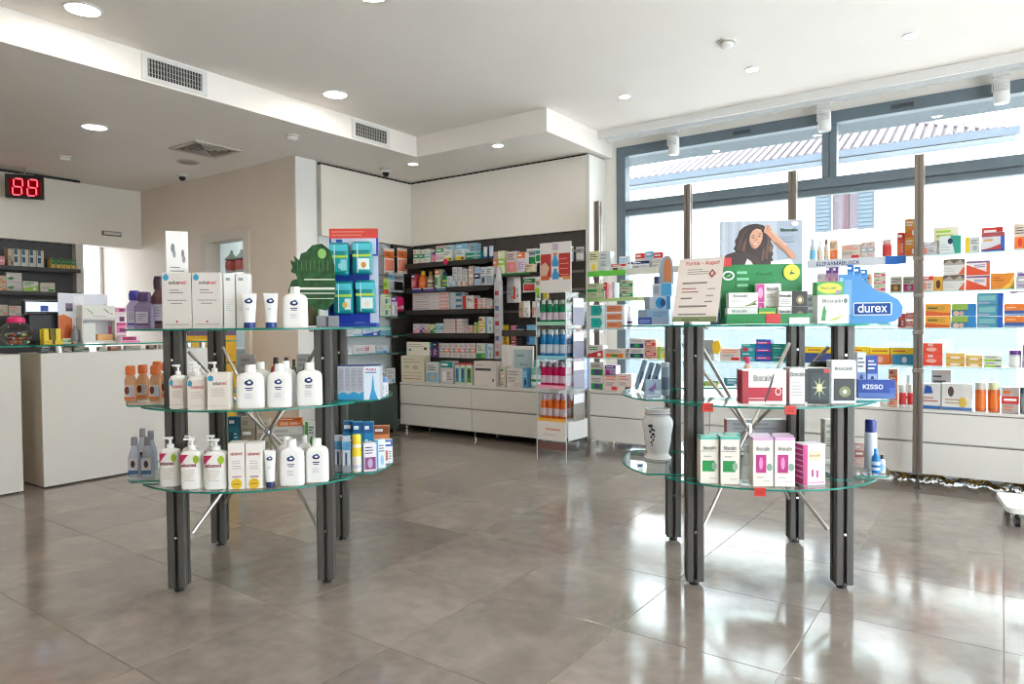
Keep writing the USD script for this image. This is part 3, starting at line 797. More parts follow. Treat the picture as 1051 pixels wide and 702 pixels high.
def seba_box(P, big=True):
    P.rect(0, 0, 1, 1, '#d9d3cd')
    P.oval(.14, .92, .1, .055, '#2e9cc6').poly([(.06, .92), (.14, 1.0), (.22, .92)], '#2e9cc6')
    P.text('seba', .40, .80, P.h * .06, '#4a5a50', True, .34).text('med', .68, .80, P.h * .06, '#c93a58', True, .28)
    P.lines(.26, .62, .76, .72, 2, '#9a918a', .4, 1).rect(.18, .50, .84, .515, '#8b827b').lines(.3, .42, .7, .48, 1, '#9a918a', .3, 2)
    P.rect(.1, .06, .92, .075, '#a29a93').oval(.5, .12, .03, .02, '#b23346')
def S_(i, n): return ORD[i]

# top front shelf
zt = SZ[2]
for sp, lb in (((-0.285, -0.42, 0.122, 0.245), 'tall grey skin care carton with blue drop mark, left one on the top glass'), ((-0.159, -0.42, 0.123, 0.246), 'tall grey skin care carton with blue drop mark, second on the top glass')):
    u, v, w, h = sp
    v = -0.42
    t = on_stand('L', (u, v, w, h), 'skin_care_carton', lb, 'box', .1, 0, 'grey skin care cartons on the top glass', zt)
    carton(t, w, .1, h, '#e4dfda', seba_box)
for sp, lb in (((-0.069, -0.4, 0.048, 0.243), 'narrow white carton standing right of the two grey cartons'), ((-0.014, -0.4, 0.052, 0.243), 'narrow white carton just left of the two white tubes')):
    u, v, w, h = sp
    t = on_stand('L', sp, 'skin_care_carton', lb, 'box', .07, 0, 'white cartons on the top glass', zt)
    carton(t, w, .07, h, '#f1f0ee', lambda P: P.lines(.2, .86, .8, .95, 1, '#9aa0a6', .6, 1).rect(.1, .52, .9, .53, '#d5d5d5').lines(.2, .3, .8, .5, 5, '#c9cbcd', .3, 2))
for sp, lb in (((0.033, -0.5, 0.065, 0.152), 'white tube on a blue cap, left of the pair on the top glass'), ((0.124, -0.5, 0.063, 0.152), 'white tube on a blue cap, right of the pair on the top glass')):
    u, v, w, h = sp
    t = on_stand('L', sp, 'cream_tube', lb, 'tube', w * .76, 0, 'white tubes on the top glass', zt)
    tube_(t, w, h, '#f4f4f3', '#1d3a86', lambda P: (swirl(P, .5, .86, .26), P.lines(.3, .48, .72, .58, 2, '#9fb0cc', .4, 4)))
u, v, w, h = (0.221, -0.47, 0.108, 0.183)
t = on_stand('L', (u, v, w, h), 'lotion_bottle', 'white lotion bottle alone at the right end of the top glass', 'bottle', .06, 0, 'white lotion bottles', zt)
lotion(t, w, h, .06)
# sheet in an acrylic holder behind the cartons
u, v, w, h = (-0.337, -0.26, 0.1, 0.454)
t = on_stand('L', (u, v, w, h), 'notice_holder', 'white notice sheet in a clear holder standing above the grey cartons', 'sign', .04, 14, None, zt)
part(t, 'acrylic_holder', [bx(-w / 2, -.002, 0, w / 2, .002, h), bx(-w / 2, -.002, 0, w / 2, .05, .004)], CLEARP)
part(t, 'paper_sheet', bx(-w / 2 + .004, -.0032, .01, w / 2 - .004, -.0022, h - .005), mat('#f4f3f1', 0.6))
P = Print(w * .9, h * .55, -.0034, z0=h * .42)
P.oval(.3, .72, .09, .09, '#84888e').oval(.36, .62, .07, .08, '#9a9aa0').oval(.76, .62, .07, .08, '#8a868a').oval(.80, .52, .08, .07, '#a09ca0').lines(.16, .2, .85, .4, 3, '#9a9fa8', .3, 1).rect(.2, .1, .8, .13, '#4a7aa8')
P.build(t)
# dark green leaf-shaped counter card
u, v, w, h = (0.259, -0.2, 0.223, 0.403)
t = on_stand('L', (u, v, w, h), 'leaf_card', 'dark green die-cut leaf-shaped advertising card behind the single lotion bottle', 'sign', .02, 0, None, zt)
leafp = [(.30, .02), (.62, .02), (.62, .22), (.80, .20), (.96, .3), (1, .5), (.98, .74), (.9, .92), (.72, 1.0), (.52, .98), (.38, .9), (.28, .88), (.24, .8), (.13, .86), (.15, .78), (.05, .80), (.1, .72), (.06, .66), (.16, .64), (.2, .58), (.08, .56), (0, .44), (.05, .33), (.2, .30), (.3, .25)]
pg = Polygon([((a - .5) * w, b * h) for a, b in leafp]).buffer(0)
part(t, 'leaf_board', stand_up(extrude(pg, .006)), noisy('green_leaf_print', '#0f3318', '#235a2a', 40, 0.4))
P = Print(w, h, -.006)
P.oval(.72, .88, .09, .06, '#8fc06a').rect(.10, .36, .98, .50, '#1d4a2a').rect(.34, .565, .98, .58, '#cfd8c4').rect(.12, .40, .98, .415, '#c2cdb8').rect(.14, .45, .98, .478, '#dfe6d6').rect(.22, .34, .96, .35, '#c2cdb8')
for k in range(8): P.rect(.2 + k * .09, .68, .205 + k * .09, .80, '#7da86a')
P.rect(.44, .02, .52, .26, '#5a4030')
P.build(t)
part(t, 'grey_base', [cham(.10, .05, .055, .002, (w * .34, -.034, 0))], mat('#8d9095', 0.35)); part(t, 'base_slot', bx(w * .34 - .006, -.0604, .004, w * .34 + .006, -.0594, .05), mat('#3a3c40', 0.4))

# blue backboard with four hanging teal packs, on the right wing
def wing_at(key, side, s, n, z):
    """a point on a wing: s along the wing from the nearer leg, n outward from the legs' line"""
    if side == 'right': u, v = HS + n, -HS + s
    else: u, v = -HS - n, -HS + s
    return at_stand(key, u, v, z)
bxy = at_stand('L', .441, -.04, 1.19)
t = thing('hanging_pack_display', 'blue cardboard display with red header holding four teal hanging packs', 'display', (bxy[0], bxy[1], zt), 36)
W_, H_ = .247, .50
part(t, 'backboard', cham(W_, .012, H_, .002, (0, .02, 0)), mat('#1440a8', 0.4))
part(t, 'foot_ledge', cham(W_, .07, .02, .002, (0, -.012, 0)), mat('#1440a8', 0.4))
part(t, 'side_gusset', [cham(.006, .05, H_ * .5, .001, (-W_ / 2 + .003, .0, 0.02))], mat('#1a3a90', 0.4))
P = Print(W_, H_, .014)
P.rect(0, .90, 1, 1, '#d9453a').lines(.05, .915, 1.0, .985, 2, '#e8857a', .35, 4).rect(.04, .74, .96, .90, '#c9d4ea').rect(.14, .75, .27, .89, '#1d52b8').rect(.82, .0, 1, .72, '#c6cfe2').rect(.0, .0, .82, .16, '#1038b0').lines(.5, .03, .8, .06, 1, '#6a86c8', .5, 3)
P.build(t)
bpos = bxy
hang = t
for i, (a, b) in enumerate(((-.063, .26), (.052, .265), (-.045, .065), (.066, .07))):
    lb = ['upper left', 'upper right', 'lower left', 'lower right'][i]
    ca, sa = math.cos(math.radians(36)), math.sin(math.radians(36))
    lx, ly = a, -.022
    q = thing('hanging_pack', f'teal hanging pack of patches, {lb} on the blue red-topped display', 'packet', (bxy[0] + lx * ca - ly * sa, bxy[1] + lx * sa + ly * ca, zt + b), 36, 'teal packs on the blue display')
    part(q, 'pack', loft([(0, .047, .012), (.012, .05, .028), (.10, .051, .03), (.15, .05, .024), (.165, .044, .008)], 20, power=3.2), mat('#108a92', 0.28), 50)
    P = Print(.09, .15, -.0295, z0=.008)
    P.rect(0, .74, 1, .96, '#4cc4d4').rect(0, .52, 1, .60, '#b4d63c').rect(.30, .06, 1, .5, '#17a0a2').rect(.62 - .3 * (i % 2), .1, .95, .46, '#dff0f0' if i else '#8fd8e0').oval(.62, .25, .14, .10, ['#9ad6de', '#d8883a', '#d9b84a', '#e8ddc4'][i]).rect(.26, .0, .31, .96, '#c9ecee')
    P.build(q)
    part(q, 'peg_hook', rod([0, .033, .155], [0, 0, .155], .003, 8), mat('#dfe6ee', 0.4))

# middle front shelf
zm = SZ[1]
mids = [((-0.268, -0.5, 0.065, 0.193), 0), ((-0.175, -0.54, 0.081, 0.19), 1)]
for k, (sp, i) in enumerate(mids):
    u, v, w, h = sp
    t = on_stand('L', sp, 'pump_bottle', ['white pump bottle at the left end of the middle glass', 'white pump bottle with blue drop mark, second on the middle glass'][k], 'bottle', .06, 0, 'pump bottles on the middle glass', zm)
    pump(t, w, h, .06, 'ph')
for k, sp in enumerate(((-0.218, -0.44, 0.065, 0.202), (-0.135, -0.44, 0.069, 0.2))):
    u, v, w, h = sp
    t = on_stand('L', sp, 'pump_bottle', ['white pump bottle in the back row of the middle glass, leftmost', 'white pump bottle rising behind the sebum-care carton of the middle glass'][k].replace('sebum-care ', 'grey '), 'bottle', .06, 0, 'pump bottles on the middle glass', zm)
    pump(t, w, h, .06, 'ph')
u, v, w, h = (-0.079, -0.565, 0.088, 0.157)
t = on_stand('L', (u, v, w, h), 'skin_care_carton', 'beige carton with blue drop mark between pumps and lotions on the middle glass', 'box', .07, 0, None, zm)
carton(t, w, .07, h, '#e3dad0', lambda P: (P.oval(.16, .86, .13, .08, '#2e90b5'), P.text('seba', .42, .68, P.h * .09, '#4a5a50', True, .36), P.text('med', .74, .68, P.h * .09, '#b23346', True, .3), P.lines(.2, .35, .85, .6, 5, '#a99c92', .25, 5), P.rect(.08, .1, .92, .11, '#b9aca2')))
for k, (sp, lb) in enumerate((((0.042, -0.545, 0.116, 0.187), 'white lotion bottle, left of the three front ones on the middle glass'), ((0.16, -0.53, 0.102, 0.188), 'white lotion bottle, middle of the three front ones on the middle glass'),
                             ((0.281, -0.49, 0.11, 0.19), 'white lotion bottle, right of the three front ones on the middle glass'),
                             ((0.061, -0.44, 0.091, 0.193), 'white lotion bottle in the back row behind the left one, middle glass'), ((0.171, -0.44, 0.088, 0.196), 'white lotion bottle in the back row behind the middle one, middle glass'))):
    u, v, w, h = sp
    t = on_stand('L', sp, 'lotion_bottle', lb, 'bottle', .062, 0, 'white lotion bottles', zm)
    lotion(t, w, h, .062)
# bottom front shelf
zb = SZ[0]
for k, (sp, lb) in enumerate((((-0.324, -0.45, 0.084, 0.218), 'pump bottle with magenta corner and lime dot, left in front on the lowest glass'), ((-0.214, -0.515, 0.089, 0.221), 'pump bottle with magenta corner and lime dot, middle in front on the lowest glass'),
                             ((-0.108, -0.535, 0.099, 0.217), 'pump bottle with magenta corner and lime dot, right in front on the lowest glass'),
                             ((-0.244, -0.435, 0.065, 0.221), 'pump bottle behind, seen between the left and middle ones, lowest glass'), ((-0.151, -0.435, 0.065, 0.219), 'pump bottle behind, seen between the middle and right ones, lowest glass'))):
    u, v, w, h = sp
    t = on_stand('L', sp, 'pump_bottle', lb, 'bottle', .062, 0, 'pump bottles on the lowest glass', zb)
    pump(t, w, h, .062, 'oil')
for k, sp in enumerate(((-0.016, -0.545, 0.068, 0.199), (0.056, -0.545, 0.068, 0.196))):
    u, v, w, h = sp
    t = on_stand('L', sp, 'baby_care_carton', ['white carton with yellow seal, left of the pair on the lowest glass', 'white carton with yellow seal, right of the pair on the lowest glass'][k], 'box', .07, 0, 'white cartons with yellow seals', zb)
    carton(t, w, .07, h, '#efe9e4', lambda P: (P.text('sebamed', .5, .74, P.h * .07, '#b23346', True, .72), P.lines(.25, .42, .8, .64, 4, '#b9aca8', .25, 5), P.rect(.25, .25, .8, .28, '#b98a94'), P.oval(.5, .11, .33, .12, '#e3bb2c'), P.rect(.3, .09, .7, .12, '#b08a1c')))
sp = (0.12, -0.545, 0.048, 0.161)
t = on_stand('L', sp, 'cream_tube', 'small white tube on a dark blue cap on the lowest glass', 'tube', sp[2] * .76, 0, None, zb)
tube_(t, sp[2], sp[3], '#f4f4f3', '#16245a', lambda P: (swirl(P, .5, .86, .26), P.lines(.3, .48, .72, .58, 2, '#9fb0cc', .4, 4)))
for k, (sp, lb) in enumerate((((0.206, -0.525, 0.106, 0.201), 'white lotion bottle, left of the two in front on the lowest glass'), ((0.306, -0.475, 0.103, 0.194), 'white lotion bottle at the right end of the lowest glass'),
                             ((0.165, -0.43, 0.08, 0.2), 'white lotion bottle behind the left one on the lowest glass'), ((0.243, -0.413, 0.064, 0.199), 'white lotion bottle behind the right-end one on the lowest glass'))):
    u, v, w, h = sp
    t = on_stand('L', sp, 'lotion_bottle', lb, 'bottle', .06, 0, 'white lotion bottles', zb)
    lotion(t, w, h, .06)

# wings of the left stand: bottles in packs
def stand_thing(name, label, cat, px, key, turn, group, dz=0.0):
    return thing(name, label, cat, (px[0], px[1], px[2] + dz), STANDS[key][1] + turn, group)
for k, (px, h) in enumerate((((-3.382, 1.616, 0.845), .17), ((-3.419, 1.692, 0.845), .17), ((-3.298, 1.691, 0.845), .17), (at_stand('L', -.545, .07, .845), .18), (at_stand('L', -.475, .0, .845), .18))):
    t = stand_thing('mouthwash_bottle', ['leftmost front', 'middle front', 'right front', 'left rear', 'right rear'][k] + ' clear bottle with orange cap on the left wing of middle glass', 'bottle', px, 'L', 0, 'orange-capped bottles on the left wing')
    part(t, 'body', loft([(0, .024, .018), (.004, .026, .02), (h * .58, .026, .02), (h * .7, .018, .016), (h * .76, .012, .012)], 20, power=2.6), tinted('#e6b48a'), 40)
    part(t, 'cap', lathe([(0, h * .75), (.022, h * .75), (.021, h * .96), (.017, h), (0, h)], 18), mat('orange', 0.35), 40)
    P = Print(.046, h * .42, -.0205, z0=h * .08)
    P.rect(.05, 0, .95, .9, '#d9cfc4').oval(.3, .55, .24, .26, '#7a2a22').rect(.5, .1, .95, .8, '#b9c6da').rect(0, 0, 1, .12, '#f07828')
    P.build(t, 'label_print')
for k, (px, h, c) in enumerate((((-3.304, 1.589, 0.5), .185, '#b7b2bd'), ((-3.251, 1.623, 0.5), .185, '#a9a6b4'), ((-3.369, 1.699, 0.5), .195, '#8e8c99'), ((-3.475, 1.712, 0.5), .195, '#9a98a6'))):
    t = stand_thing('mouthwash_bottle', ['left front', 'right front', 'right rear', 'left rear'][k] + ' grey-capped blue bottle on the left wing of lowest glass', 'bottle', px, 'L', 0, 'grey-capped bottles on the left wing')
    part(t, 'body', loft([(0, .025, .02), (.004, .027, .022), (h * .5, .026, .021), (h * .72, .014, .013), (h * .8, .012, .012)], 20, power=2.4), tinted('#c2c8d6'), 40)
    part(t, 'cap', lathe([(0, h * .79), (.014, h * .79), (.0135, h * .97), (.011, h), (0, h)], 18), mat('#8a8a92', 0.35), 40)
    P = Print(.048, h * .45, -.022, z0=h * .06)
    P.rect(.05, .05, .95, .95, '#cfc8cc').oval(.5, .6, .2, .2, '#3a2a34').rect(.05, .05, .95, .25, '#3f6a9a')
    P.build(t, 'label_print')
# purple bottles on the left wing, top glass
for k, (px, w, h, c, cap) in enumerate(((at_stand('L', -.605, .06, 1.19), .045, .17, '#a08c84', '#4a2f34'), (at_stand('L', -.60, -.05, 1.19), .07, .185, '#b8b0d0', '#3f35a0'), (at_stand('L', -.525, -.13, 1.19), .085, .175, '#a596bc', '#5a3f78'), (at_stand('L', -.515, .03, 1.19), .07, .26, '#7a5a5c', '#3a2230'), (at_stand('L', -.575, .12, 1.19), .05, .165, '#8a7480', '#4a3040'))):
    lbl = ['brownish clear bottle with dark cap at the left end of the top glass wing', 'clear lilac bottle with a blue-violet cap on the top left glass wing', 'purple bottle with a plum cap in front of the tall brown one', 'tall dark brown bottle beside the grey cartons on the top glass wing', 'dark capped bottle half hidden between the lilac and purple ones'][k]
    t = stand_thing('bath_bottle', lbl, 'bottle', px, 'L', 0, 'bottles on the top left glass wing')
    part(t, 'body', loft([(0, w * .46, w * .36), (.004, w * .5, w * .4), (h * .6, w * .5, w * .4), (h * .72, w * .28, w * .26), (h * .76, w * .24, w * .24)], 20, power=2.5), tinted(c), 40)
    part(t, 'cap', lathe([(0, h * .75), (w * .34, h * .75), (w * .36, h * .9), (w * .28, h), (0, h)], 18), mat(cap, 0.3), 40)
    P = Print(w * .8, h * .4, -w * .405, z0=h * .1)
    P.rect(.1, .1, .9, .9, '#c9c4d6').lines(.2, .3, .8, .8, 4, '#7a6f92', .3, k).rect(.1, 0, .9, .12, cap)
    P.build(t, 'label_print')

# right wing of the left stand, middle glass
px = (-2.499, 2.228, 0.845)
t = thing('toothbrush_display', 'clear-topped pale blue display box with blue waves on the right glass wing', 'box', (px[0] - .02, px[1] + .05, .845), 38)
part(t, 'carton', cham(.20, .10, .16, .0015), mat('#b9bcc4', 0.35))
P = Print(.198, .158, -.05)
P.rect(0, 0, 1, .16, '#1f86b8').poly([(0, .16), (.12, .24), (.25, .17), (.38, .25), (.5, .17), (.62, .26), (.62, .0), (0, 0)], '#2a98c8').rect(.62, 0, 1, 1, '#dbe9f4').poly([(.74, 0), (.80, .3), (.84, .8), (.87, .3), (.96, 0)], '#3aa0d8').text('PARO', .80, .86, .013, '#c43a4a', True, .3).rect(.66, .80, .92, .83, '#5a7ab8')
for k in range(4): P.rect(.03 + k * .15, .28, .145 + k * .15, .95, '#a4a6b0').lines(.05 + k * .15, .4, .14 + k * .15, .9, 5, '#8c8e9a', .3, k)
P.build(t)
part(t, 'lid_edge', bx(-.1, -.05, .16, .1, .05, .164), mat('#23407a', 0.4))
for k, (px, w, h, b, c) in enumerate(((at_stand('L', .572, -.15, .845), .05, .10, '#d9dde6', '#4a86c8'), (at_stand('L', .585, -.03, .845), .04, .085, '#e3e4ea', '#8a9ac0'))):
    t = stand_thing('dental_box', ['pale blue small dental box right of the wave-printed display', 'smallest whitish box at the outer right edge of the middle wing'][k], 'box', px, 'L', 10, 'small dental boxes on the right wing')
    carton(t, w, .04, h, b, None, c, 'navy', 40 + k, 1)
# right wing, lowest glass
wl = [(347.5, 486, 6.5, 440, '#c3c9d2', '#3f86b4', 'slim pale toothbrush pack at the left end of the lowest right wing', 'toothbrush_pack'), (356.5, 487, 6.5, 440, '#bcc2cc', '#3f86b4', 'slim pale toothbrush pack, second on the lowest right wing', 'toothbrush_pack')]
for k, (x, yb, hw, yt, b, c, lb, nm) in enumerate(wl):
    px = ((-2.583, 2.19, 0.5), (-2.533, 2.197, 0.5))[k]
    t = stand_thing(nm, lb, 'packet', px, 'L', 0, 'toothbrush packs on the right wing')
    carton(t, .036, .02, .175, b, lambda P: (P.rect(0, .62, 1, .85, '#4a90ba'), P.rect(.35, .2, .6, .55, '#3a4660'), P.rect(0, .0, 1, .2, '#8e939c')))
px = at_stand('L', .465, -.265, .5)
t = thing('spray_can', 'yellow-topped slim spray bottle on the lowest right glass wing', 'spray can', px)
spray(t, .045, .178, '#e9e4d8', '#f0d21e', '#f0d21e', '#c9c2d8')
for k, (px, w, h, b, c1, c2, lb) in enumerate(((at_stand('L', .525, -.255, .5), .06, .135, '#e4dfe6', '#8a3f78', '#b9a3c8', 'white and purple carton right of the yellow spray bottle'), ((-2.483, 2.363, 0.5), .05, .14, '#dfe8f0', '#3f9ad0', '#9ac8e8', 'white and light blue carton, second right of the yellow spray bottle'),
                                              ((-2.537, 2.469, 0.5), .045, .12, '#e6e4ea', '#3a5fa8', '#d07050', 'small white and blue carton at the outer edge of the lowest right wing'))):
    t = stand_thing('dental_box', lb, 'box', px, 'L', 12, 'dental boxes on the right wing')
    carton(t, w, .035, h, b, None, c1, c2, 60 + k, [5, 2, 1][k])
for k, (px, w, h, b, c1, c2, lb) in enumerate((((-2.784, 2.429, 0.5), .05, .20, '#2a8fc4', '#1a5f9a', '#bfe0f0', 'blue carton in the back row, leftmost of three on the lowest right wing'), ((-2.721, 2.439, 0.5), .05, .20, '#2f98cc', '#1a5f9a', '#bfe0f0', 'blue carton in the back row, middle of three on the lowest right wing'), ((-2.673, 2.47, 0.5), .05, .20, '#2a8fc4', '#1a5f9a', '#bfe0f0', 'blue carton in the back row, right of three on the lowest right wing'),
                                              ((-2.737, 2.62, 0.5), .085, .155, '#d8844e', '#8a4a2a', '#e8d8c4', 'orange-brown carton behind the light blue one on the lowest right wing'))):
    t = stand_thing('dental_box', lb, 'box', px, 'L', 0, 'blue cartons on the right wing')
    carton(t, w, .045, h, b, None, c1, c2, 70 + k, 1)
# back wing of the left stand, seen between the legs
for k, (z, sp, b, c1, lb, st) in enumerate(((.845, (-0.188, 0.4, 0.084, 0.195), '#a9a49e', '#8a8782', 'tall plain grey box behind the lotions on the middle glass', 6), (.845, (0.116, 0.4, 0.069, 0.191), '#a7a5a2', '#8d8b88', 'tall plain grey box behind the right lotion bottle on the middle glass', 6),
                                           (.5, (-0.266, 0.4, 0.062, 0.192), '#2f7f92', '#1f6478', 'tall teal box behind the pump bottles on the lowest glass', 1), (.5, (-0.19, 0.4, 0.078, 0.19), '#b5aa98', '#9c907c', 'tall beige box right of the teal one behind the lowest glass', 4),
                                           (.5, (-0.108, 0.4, 0.071, 0.177), '#cfc3b2', '#a89c8a', 'tall cream box behind the small tube on the lowest glass', 6), (.5, (0.028, 0.39, 0.175, 0.131), '#d9d6cf', '#b9b4ab', 'broad pale box with a grey line behind the lowest lotion bottles', 4), (.5, (0.148, 0.39, 0.051, 0.155), '#e2e4dd', '#3fa03c', 'white box with green end behind the lowest right lotion bottle', 2))):
    t = on_stand('L', sp, 'back_row_box', lb, 'box', .05, 0, 'boxes on the back wings of the left stand', z)
    carton(t, sp[2] * .97, .05, sp[3], b, None, c1, c1, 80 + k, st)
    hb_ = sp
    if k == 5:
        u, v, w, h = sp
        q = thing('back_row_box', 'flat orange box lying on the broad pale box behind the lowest lotion bottles', 'box', at_stand('L', u + .01, v + .025, .5 + h + .0012), STANDS['L'][1], 'boxes on the back wings of the left stand')
        carton(q, .13, .045, .045, '#e07428', None, '#b8541c', '#e8b48a', 88, 1)
for k, (sp, c, cap) in enumerate((((-0.038, 0.4, 0.058, 0.176), '#b04a44', '#2a2426'), ((0.02, 0.4, 0.048, 0.176), '#7a4a3c', '#2a2426'), ((0.063, 0.4, 0.032, 0.164), '#4a6a3c', '#3a3430'))):
    t = on_stand('L', sp, 'back_row_bottle', ['red bottle with black cap', 'brown bottle with black cap', 'green bottle with dark cap'][k] + ' behind the middle lotion bottles', 'bottle', sp[2], 0, 'bottles on the back wing of the left stand', .845)
    bottle(t, sp[2], sp[3], c, cap, '#d8cfc4', c)

# ---------------------------------------------------------------- the right stand
zt, zm, zb = SZ[2], SZ[1], SZ[0]
def clip(px, v, z, lb):
    """red price clip on the edge of a sheet"""
    t = thing('price_clip', lb, 'price tag', at_stand('R', px[0], px[1], z - .03), STANDS['R'][1], 'red price clips on the glass edges')
    part(t, 'tag_face', cham(.046, .004, .036, .001, (0, 0, 0)), mat('#cf2f26', 0.35))
    part(t, 'clip_jaw', [bx(-.015, .0018, .012, .015, .012, .0215), bx(-.015, .0018, .0305, .015, .014, .034)], mat('#cf2f26', 0.35))
    P = Print(.044, .032, -.002, z0=.002)
    P.rect(.15, .3, .85, .42, '#7a1a16').rect(.2, .6, .7, .7, '#7a1a16')
    P.build(t)
# the edge of the front glass at u: v = -HS - sagitta profile
def edge_v(u):
    R = (.465 ** 2 + .23 ** 2) / (2 * .23)
    return -HS - .03 - (math.sqrt(R * R - u * u) - (R - .23)) - .004
for u, z, lb in ((-.30, zm, 'red price clip at the left of the middle glass edge'), (.02, zm, 'red price clip at the centre of the middle glass edge'), (-.10, zb, 'red price clip on the lowest glass edge')):
    clip((u, edge_v(u)), 0, z, lb)

# notice in an acrylic stand, top left
u, v, w, h = (-0.389, -0.45, 0.215, 0.304)
u, v, w, h = -.35, -.455, .205, .315
t = on_stand('R', (u, v, w, h), 'notice_holder', 'white price notice with red heading in a clear stand, top left of the right display', 'sign', .0, -30, None, zt)
lean = np.array(trimesh.transformations.rotation_matrix(math.radians(-19), [1, 0, 0])) @ trimesh.transformations.rotation_matrix(math.radians(0), [0, 1, 0])
def leaned(m):
    m.apply_transform(lean); return m
part(t, 'acrylic_holder', [leaned(bx(-w / 2 - .006, .0, 0, w / 2 + .006, .003, h + .008)), bx(-w / 2 - .006, .0, 0, w / 2 + .006, .09, .004)], CLEARP)
part(t, 'paper_sheet', leaned(bx(-w / 2, -.0016, .012, w / 2, -.0004, h)), mat('#ece2dc', 0.6))
P = Print(w, h, -.0017)
P.text('Forma - Auguri', .54, .895, .017, '#c8433a', True, .74).lines(.22, .74, .72, .84, 3, '#8b8684', .25, 1).lines(.14, .58, .7, .66, 1, '#8b8684', .3, 2).lines(.14, .46, .6, .56, 2, '#a8615a', .25, 3).lines(.14, .36, .5, .42, 1, '#8b8684', .3, 4).lines(.12, .22, .85, .32, 1, '#8b8684', .25, 5).lines(.12, .12, .8, .18, 1, '#8b8684', .3, 6)
P.rect(.72, .52, .88, .53, '#8b8684').rect(.70, .42, .86, .43, '#8b8684').rect(.68, .33, .84, .34, '#8b8684')
P.poly([(.78, .82), (.86, .755), (.78, .69), (.70, .755)], '#9c4a48').poly([(.78, .79), (.82, .755), (.78, .72), (.74, .755)], '#e4c4bc').rect(.02, .04, .98, .115, '#7f8f66').text('Buone Feste', .42, .055, .010, '#4a5a38', True)
P.build(t, move=lean)

# poster display: a photograph of a dark-haired woman over a green stock tray
u, v, w, h = (-0.026, -0.33, 0.361, 0.468)
U0, W0 = u, w
t = on_stand('R', (u, v, w, h), 'poster_display', 'green counter display with a photograph of a dark-haired woman, stocked with hair care boxes', 'display', .0, 0, None, zt)
H0 = h
part(t, 'backboard', cham(w, .008, h, .001, (0, .02, 0)), mat('#e9ecee', 0.4))
P = Print(w * .995, h * .995, .016)
P.f = lambda b: b if b < .30 else .30 + (b - .30) * 2.33 if b < .42 else .58 + (b - .42) * .724
G = '#12803f'
P.rect(0, 0, 1, .42, G)
P.rect(0, .42, 1, 1, '#aeb6c2')
for k in range(6): P.rect(.03 + k * .06, .44, .06 + k * .06, 1, ['#b9c1cc', '#a6aebb'][k % 2])
P.rect(.7, .42, 1, 1, '#98a2b0')
# printed photograph
P.poly([(0, .42), (0, .50), (.08, .56), (.2, .6), (.3, .62), (.44, .6), (.62, .56), (.66, .42)], '#3a2826')
P.poly([(.30, .42), (.33, .5), (.38, .46), (.40, .42)], '#d9cfc8')
P.poly([(.62, .42), (.62, .46), (.86, .49), (.9, .42)], '#dfe3e8')
P.poly([(.20, .58), (.16, .63), (.185, .69), (.175, .74), (.21, .80), (.23, .87), (.29, .925), (.36, .955), (.44, .965), (.52, .945), (.575, .90), (.60, .84), (.625, .78), (.615, .72), (.65, .66), (.635, .60), (.65, .55), (.60, .47), (.50, .43), (.46, .52), (.36, .56), (.30, .60), (.25, .565)], '#2e1d18')
# strands
P.poly([(.20, .62), (.235, .76), (.30, .88), (.36, .92), (.30, .84), (.265, .74), (.25, .61)], '#4a3127').poly([(.26, .60), (.285, .70), (.32, .78), (.315, .70), (.30, .60)], '#6b4838')
P.poly([(.545, .50), (.555, .60), (.58, .72), (.575, .84), (.60, .76), (.61, .66), (.585, .56), (.58, .48)], '#5d4032').poly([(.50, .47), (.515, .58), (.535, .66), (.54, .58), (.525, .46)], '#6b4838').poly([(.615, .56), (.60, .62), (.625, .70), (.635, .64)], '#7a5642')
# face, turned and tilted
P.poly([(.355, .755), (.365, .82), (.40, .875), (.445, .90), (.495, .885), (.52, .83), (.515, .765), (.495, .70), (.46, .648), (.425, .628), (.39, .645), (.365, .695)], '#cb967a')
P.poly([(.365, .70), (.39, .648), (.425, .63), (.41, .66), (.385, .70), (.375, .75)], '#b57e63').poly([(.43, .89), (.49, .88), (.515, .83), (.50, .86)], '#dcae92')
P.poly([(.372, .795), (.395, .812), (.425, .808), (.42, .80), (.395, .802)], '#3a241e').poly([(.455, .822), (.48, .838), (.508, .826), (.505, .818), (.48, .828)], '#3a241e')
P.oval(.402, .778, .015, .007, '#2c1a18').oval(.478, .798, .015, .007, '#2c1a18').poly([(.435, .80), (.428, .745), (.418, .735), (.445, .733), (.452, .745)], '#b57e63')
P.poly([(.385, .695), (.40, .682), (.43, .678), (.465, .70), (.472, .716), (.44, .702), (.41, .698)], '#a84a48').poly([(.395, .694), (.41, .687), (.435, .686), (.462, .706), (.44, .700), (.41, .697)], '#f6efe9').oval(.375, .735, .012, .016, '#d49a80').oval(.485, .755, .014, .016, '#d8a488')
# arm and fingers in the hair
P.poly([(.53, .85), (.545, .905), (.575, .945), (.60, .935), (.615, .90), (.66, .83), (.73, .745), (.81, .665), (.90, .565), (.925, .49), (.85, .495), (.78, .60), (.67, .70), (.605, .775), (.57, .82)], '#c68d6f')
P.poly([(.535, .87), (.55, .93), (.565, .925), (.55, .865)], '#d8a486').poly([(.555, .87), (.575, .945), (.59, .935), (.572, .865)], '#b87d60').poly([(.66, .70), (.78, .59), (.85, .497), (.87, .497), (.79, .615), (.68, .725)], '#a8704f').poly([(.62, .88), (.73, .76), (.82, .672), (.80, .665), (.70, .76), (.61, .86)], '#dcac8e')
P.text('Bioscalin', .84, .855, .013, '#2c5a40', True, .28).lines(.74, .70, .96, .80, 3, '#8792a2', .3, 4).oval(.91, .955, .045, .03, '#dfe6ea')
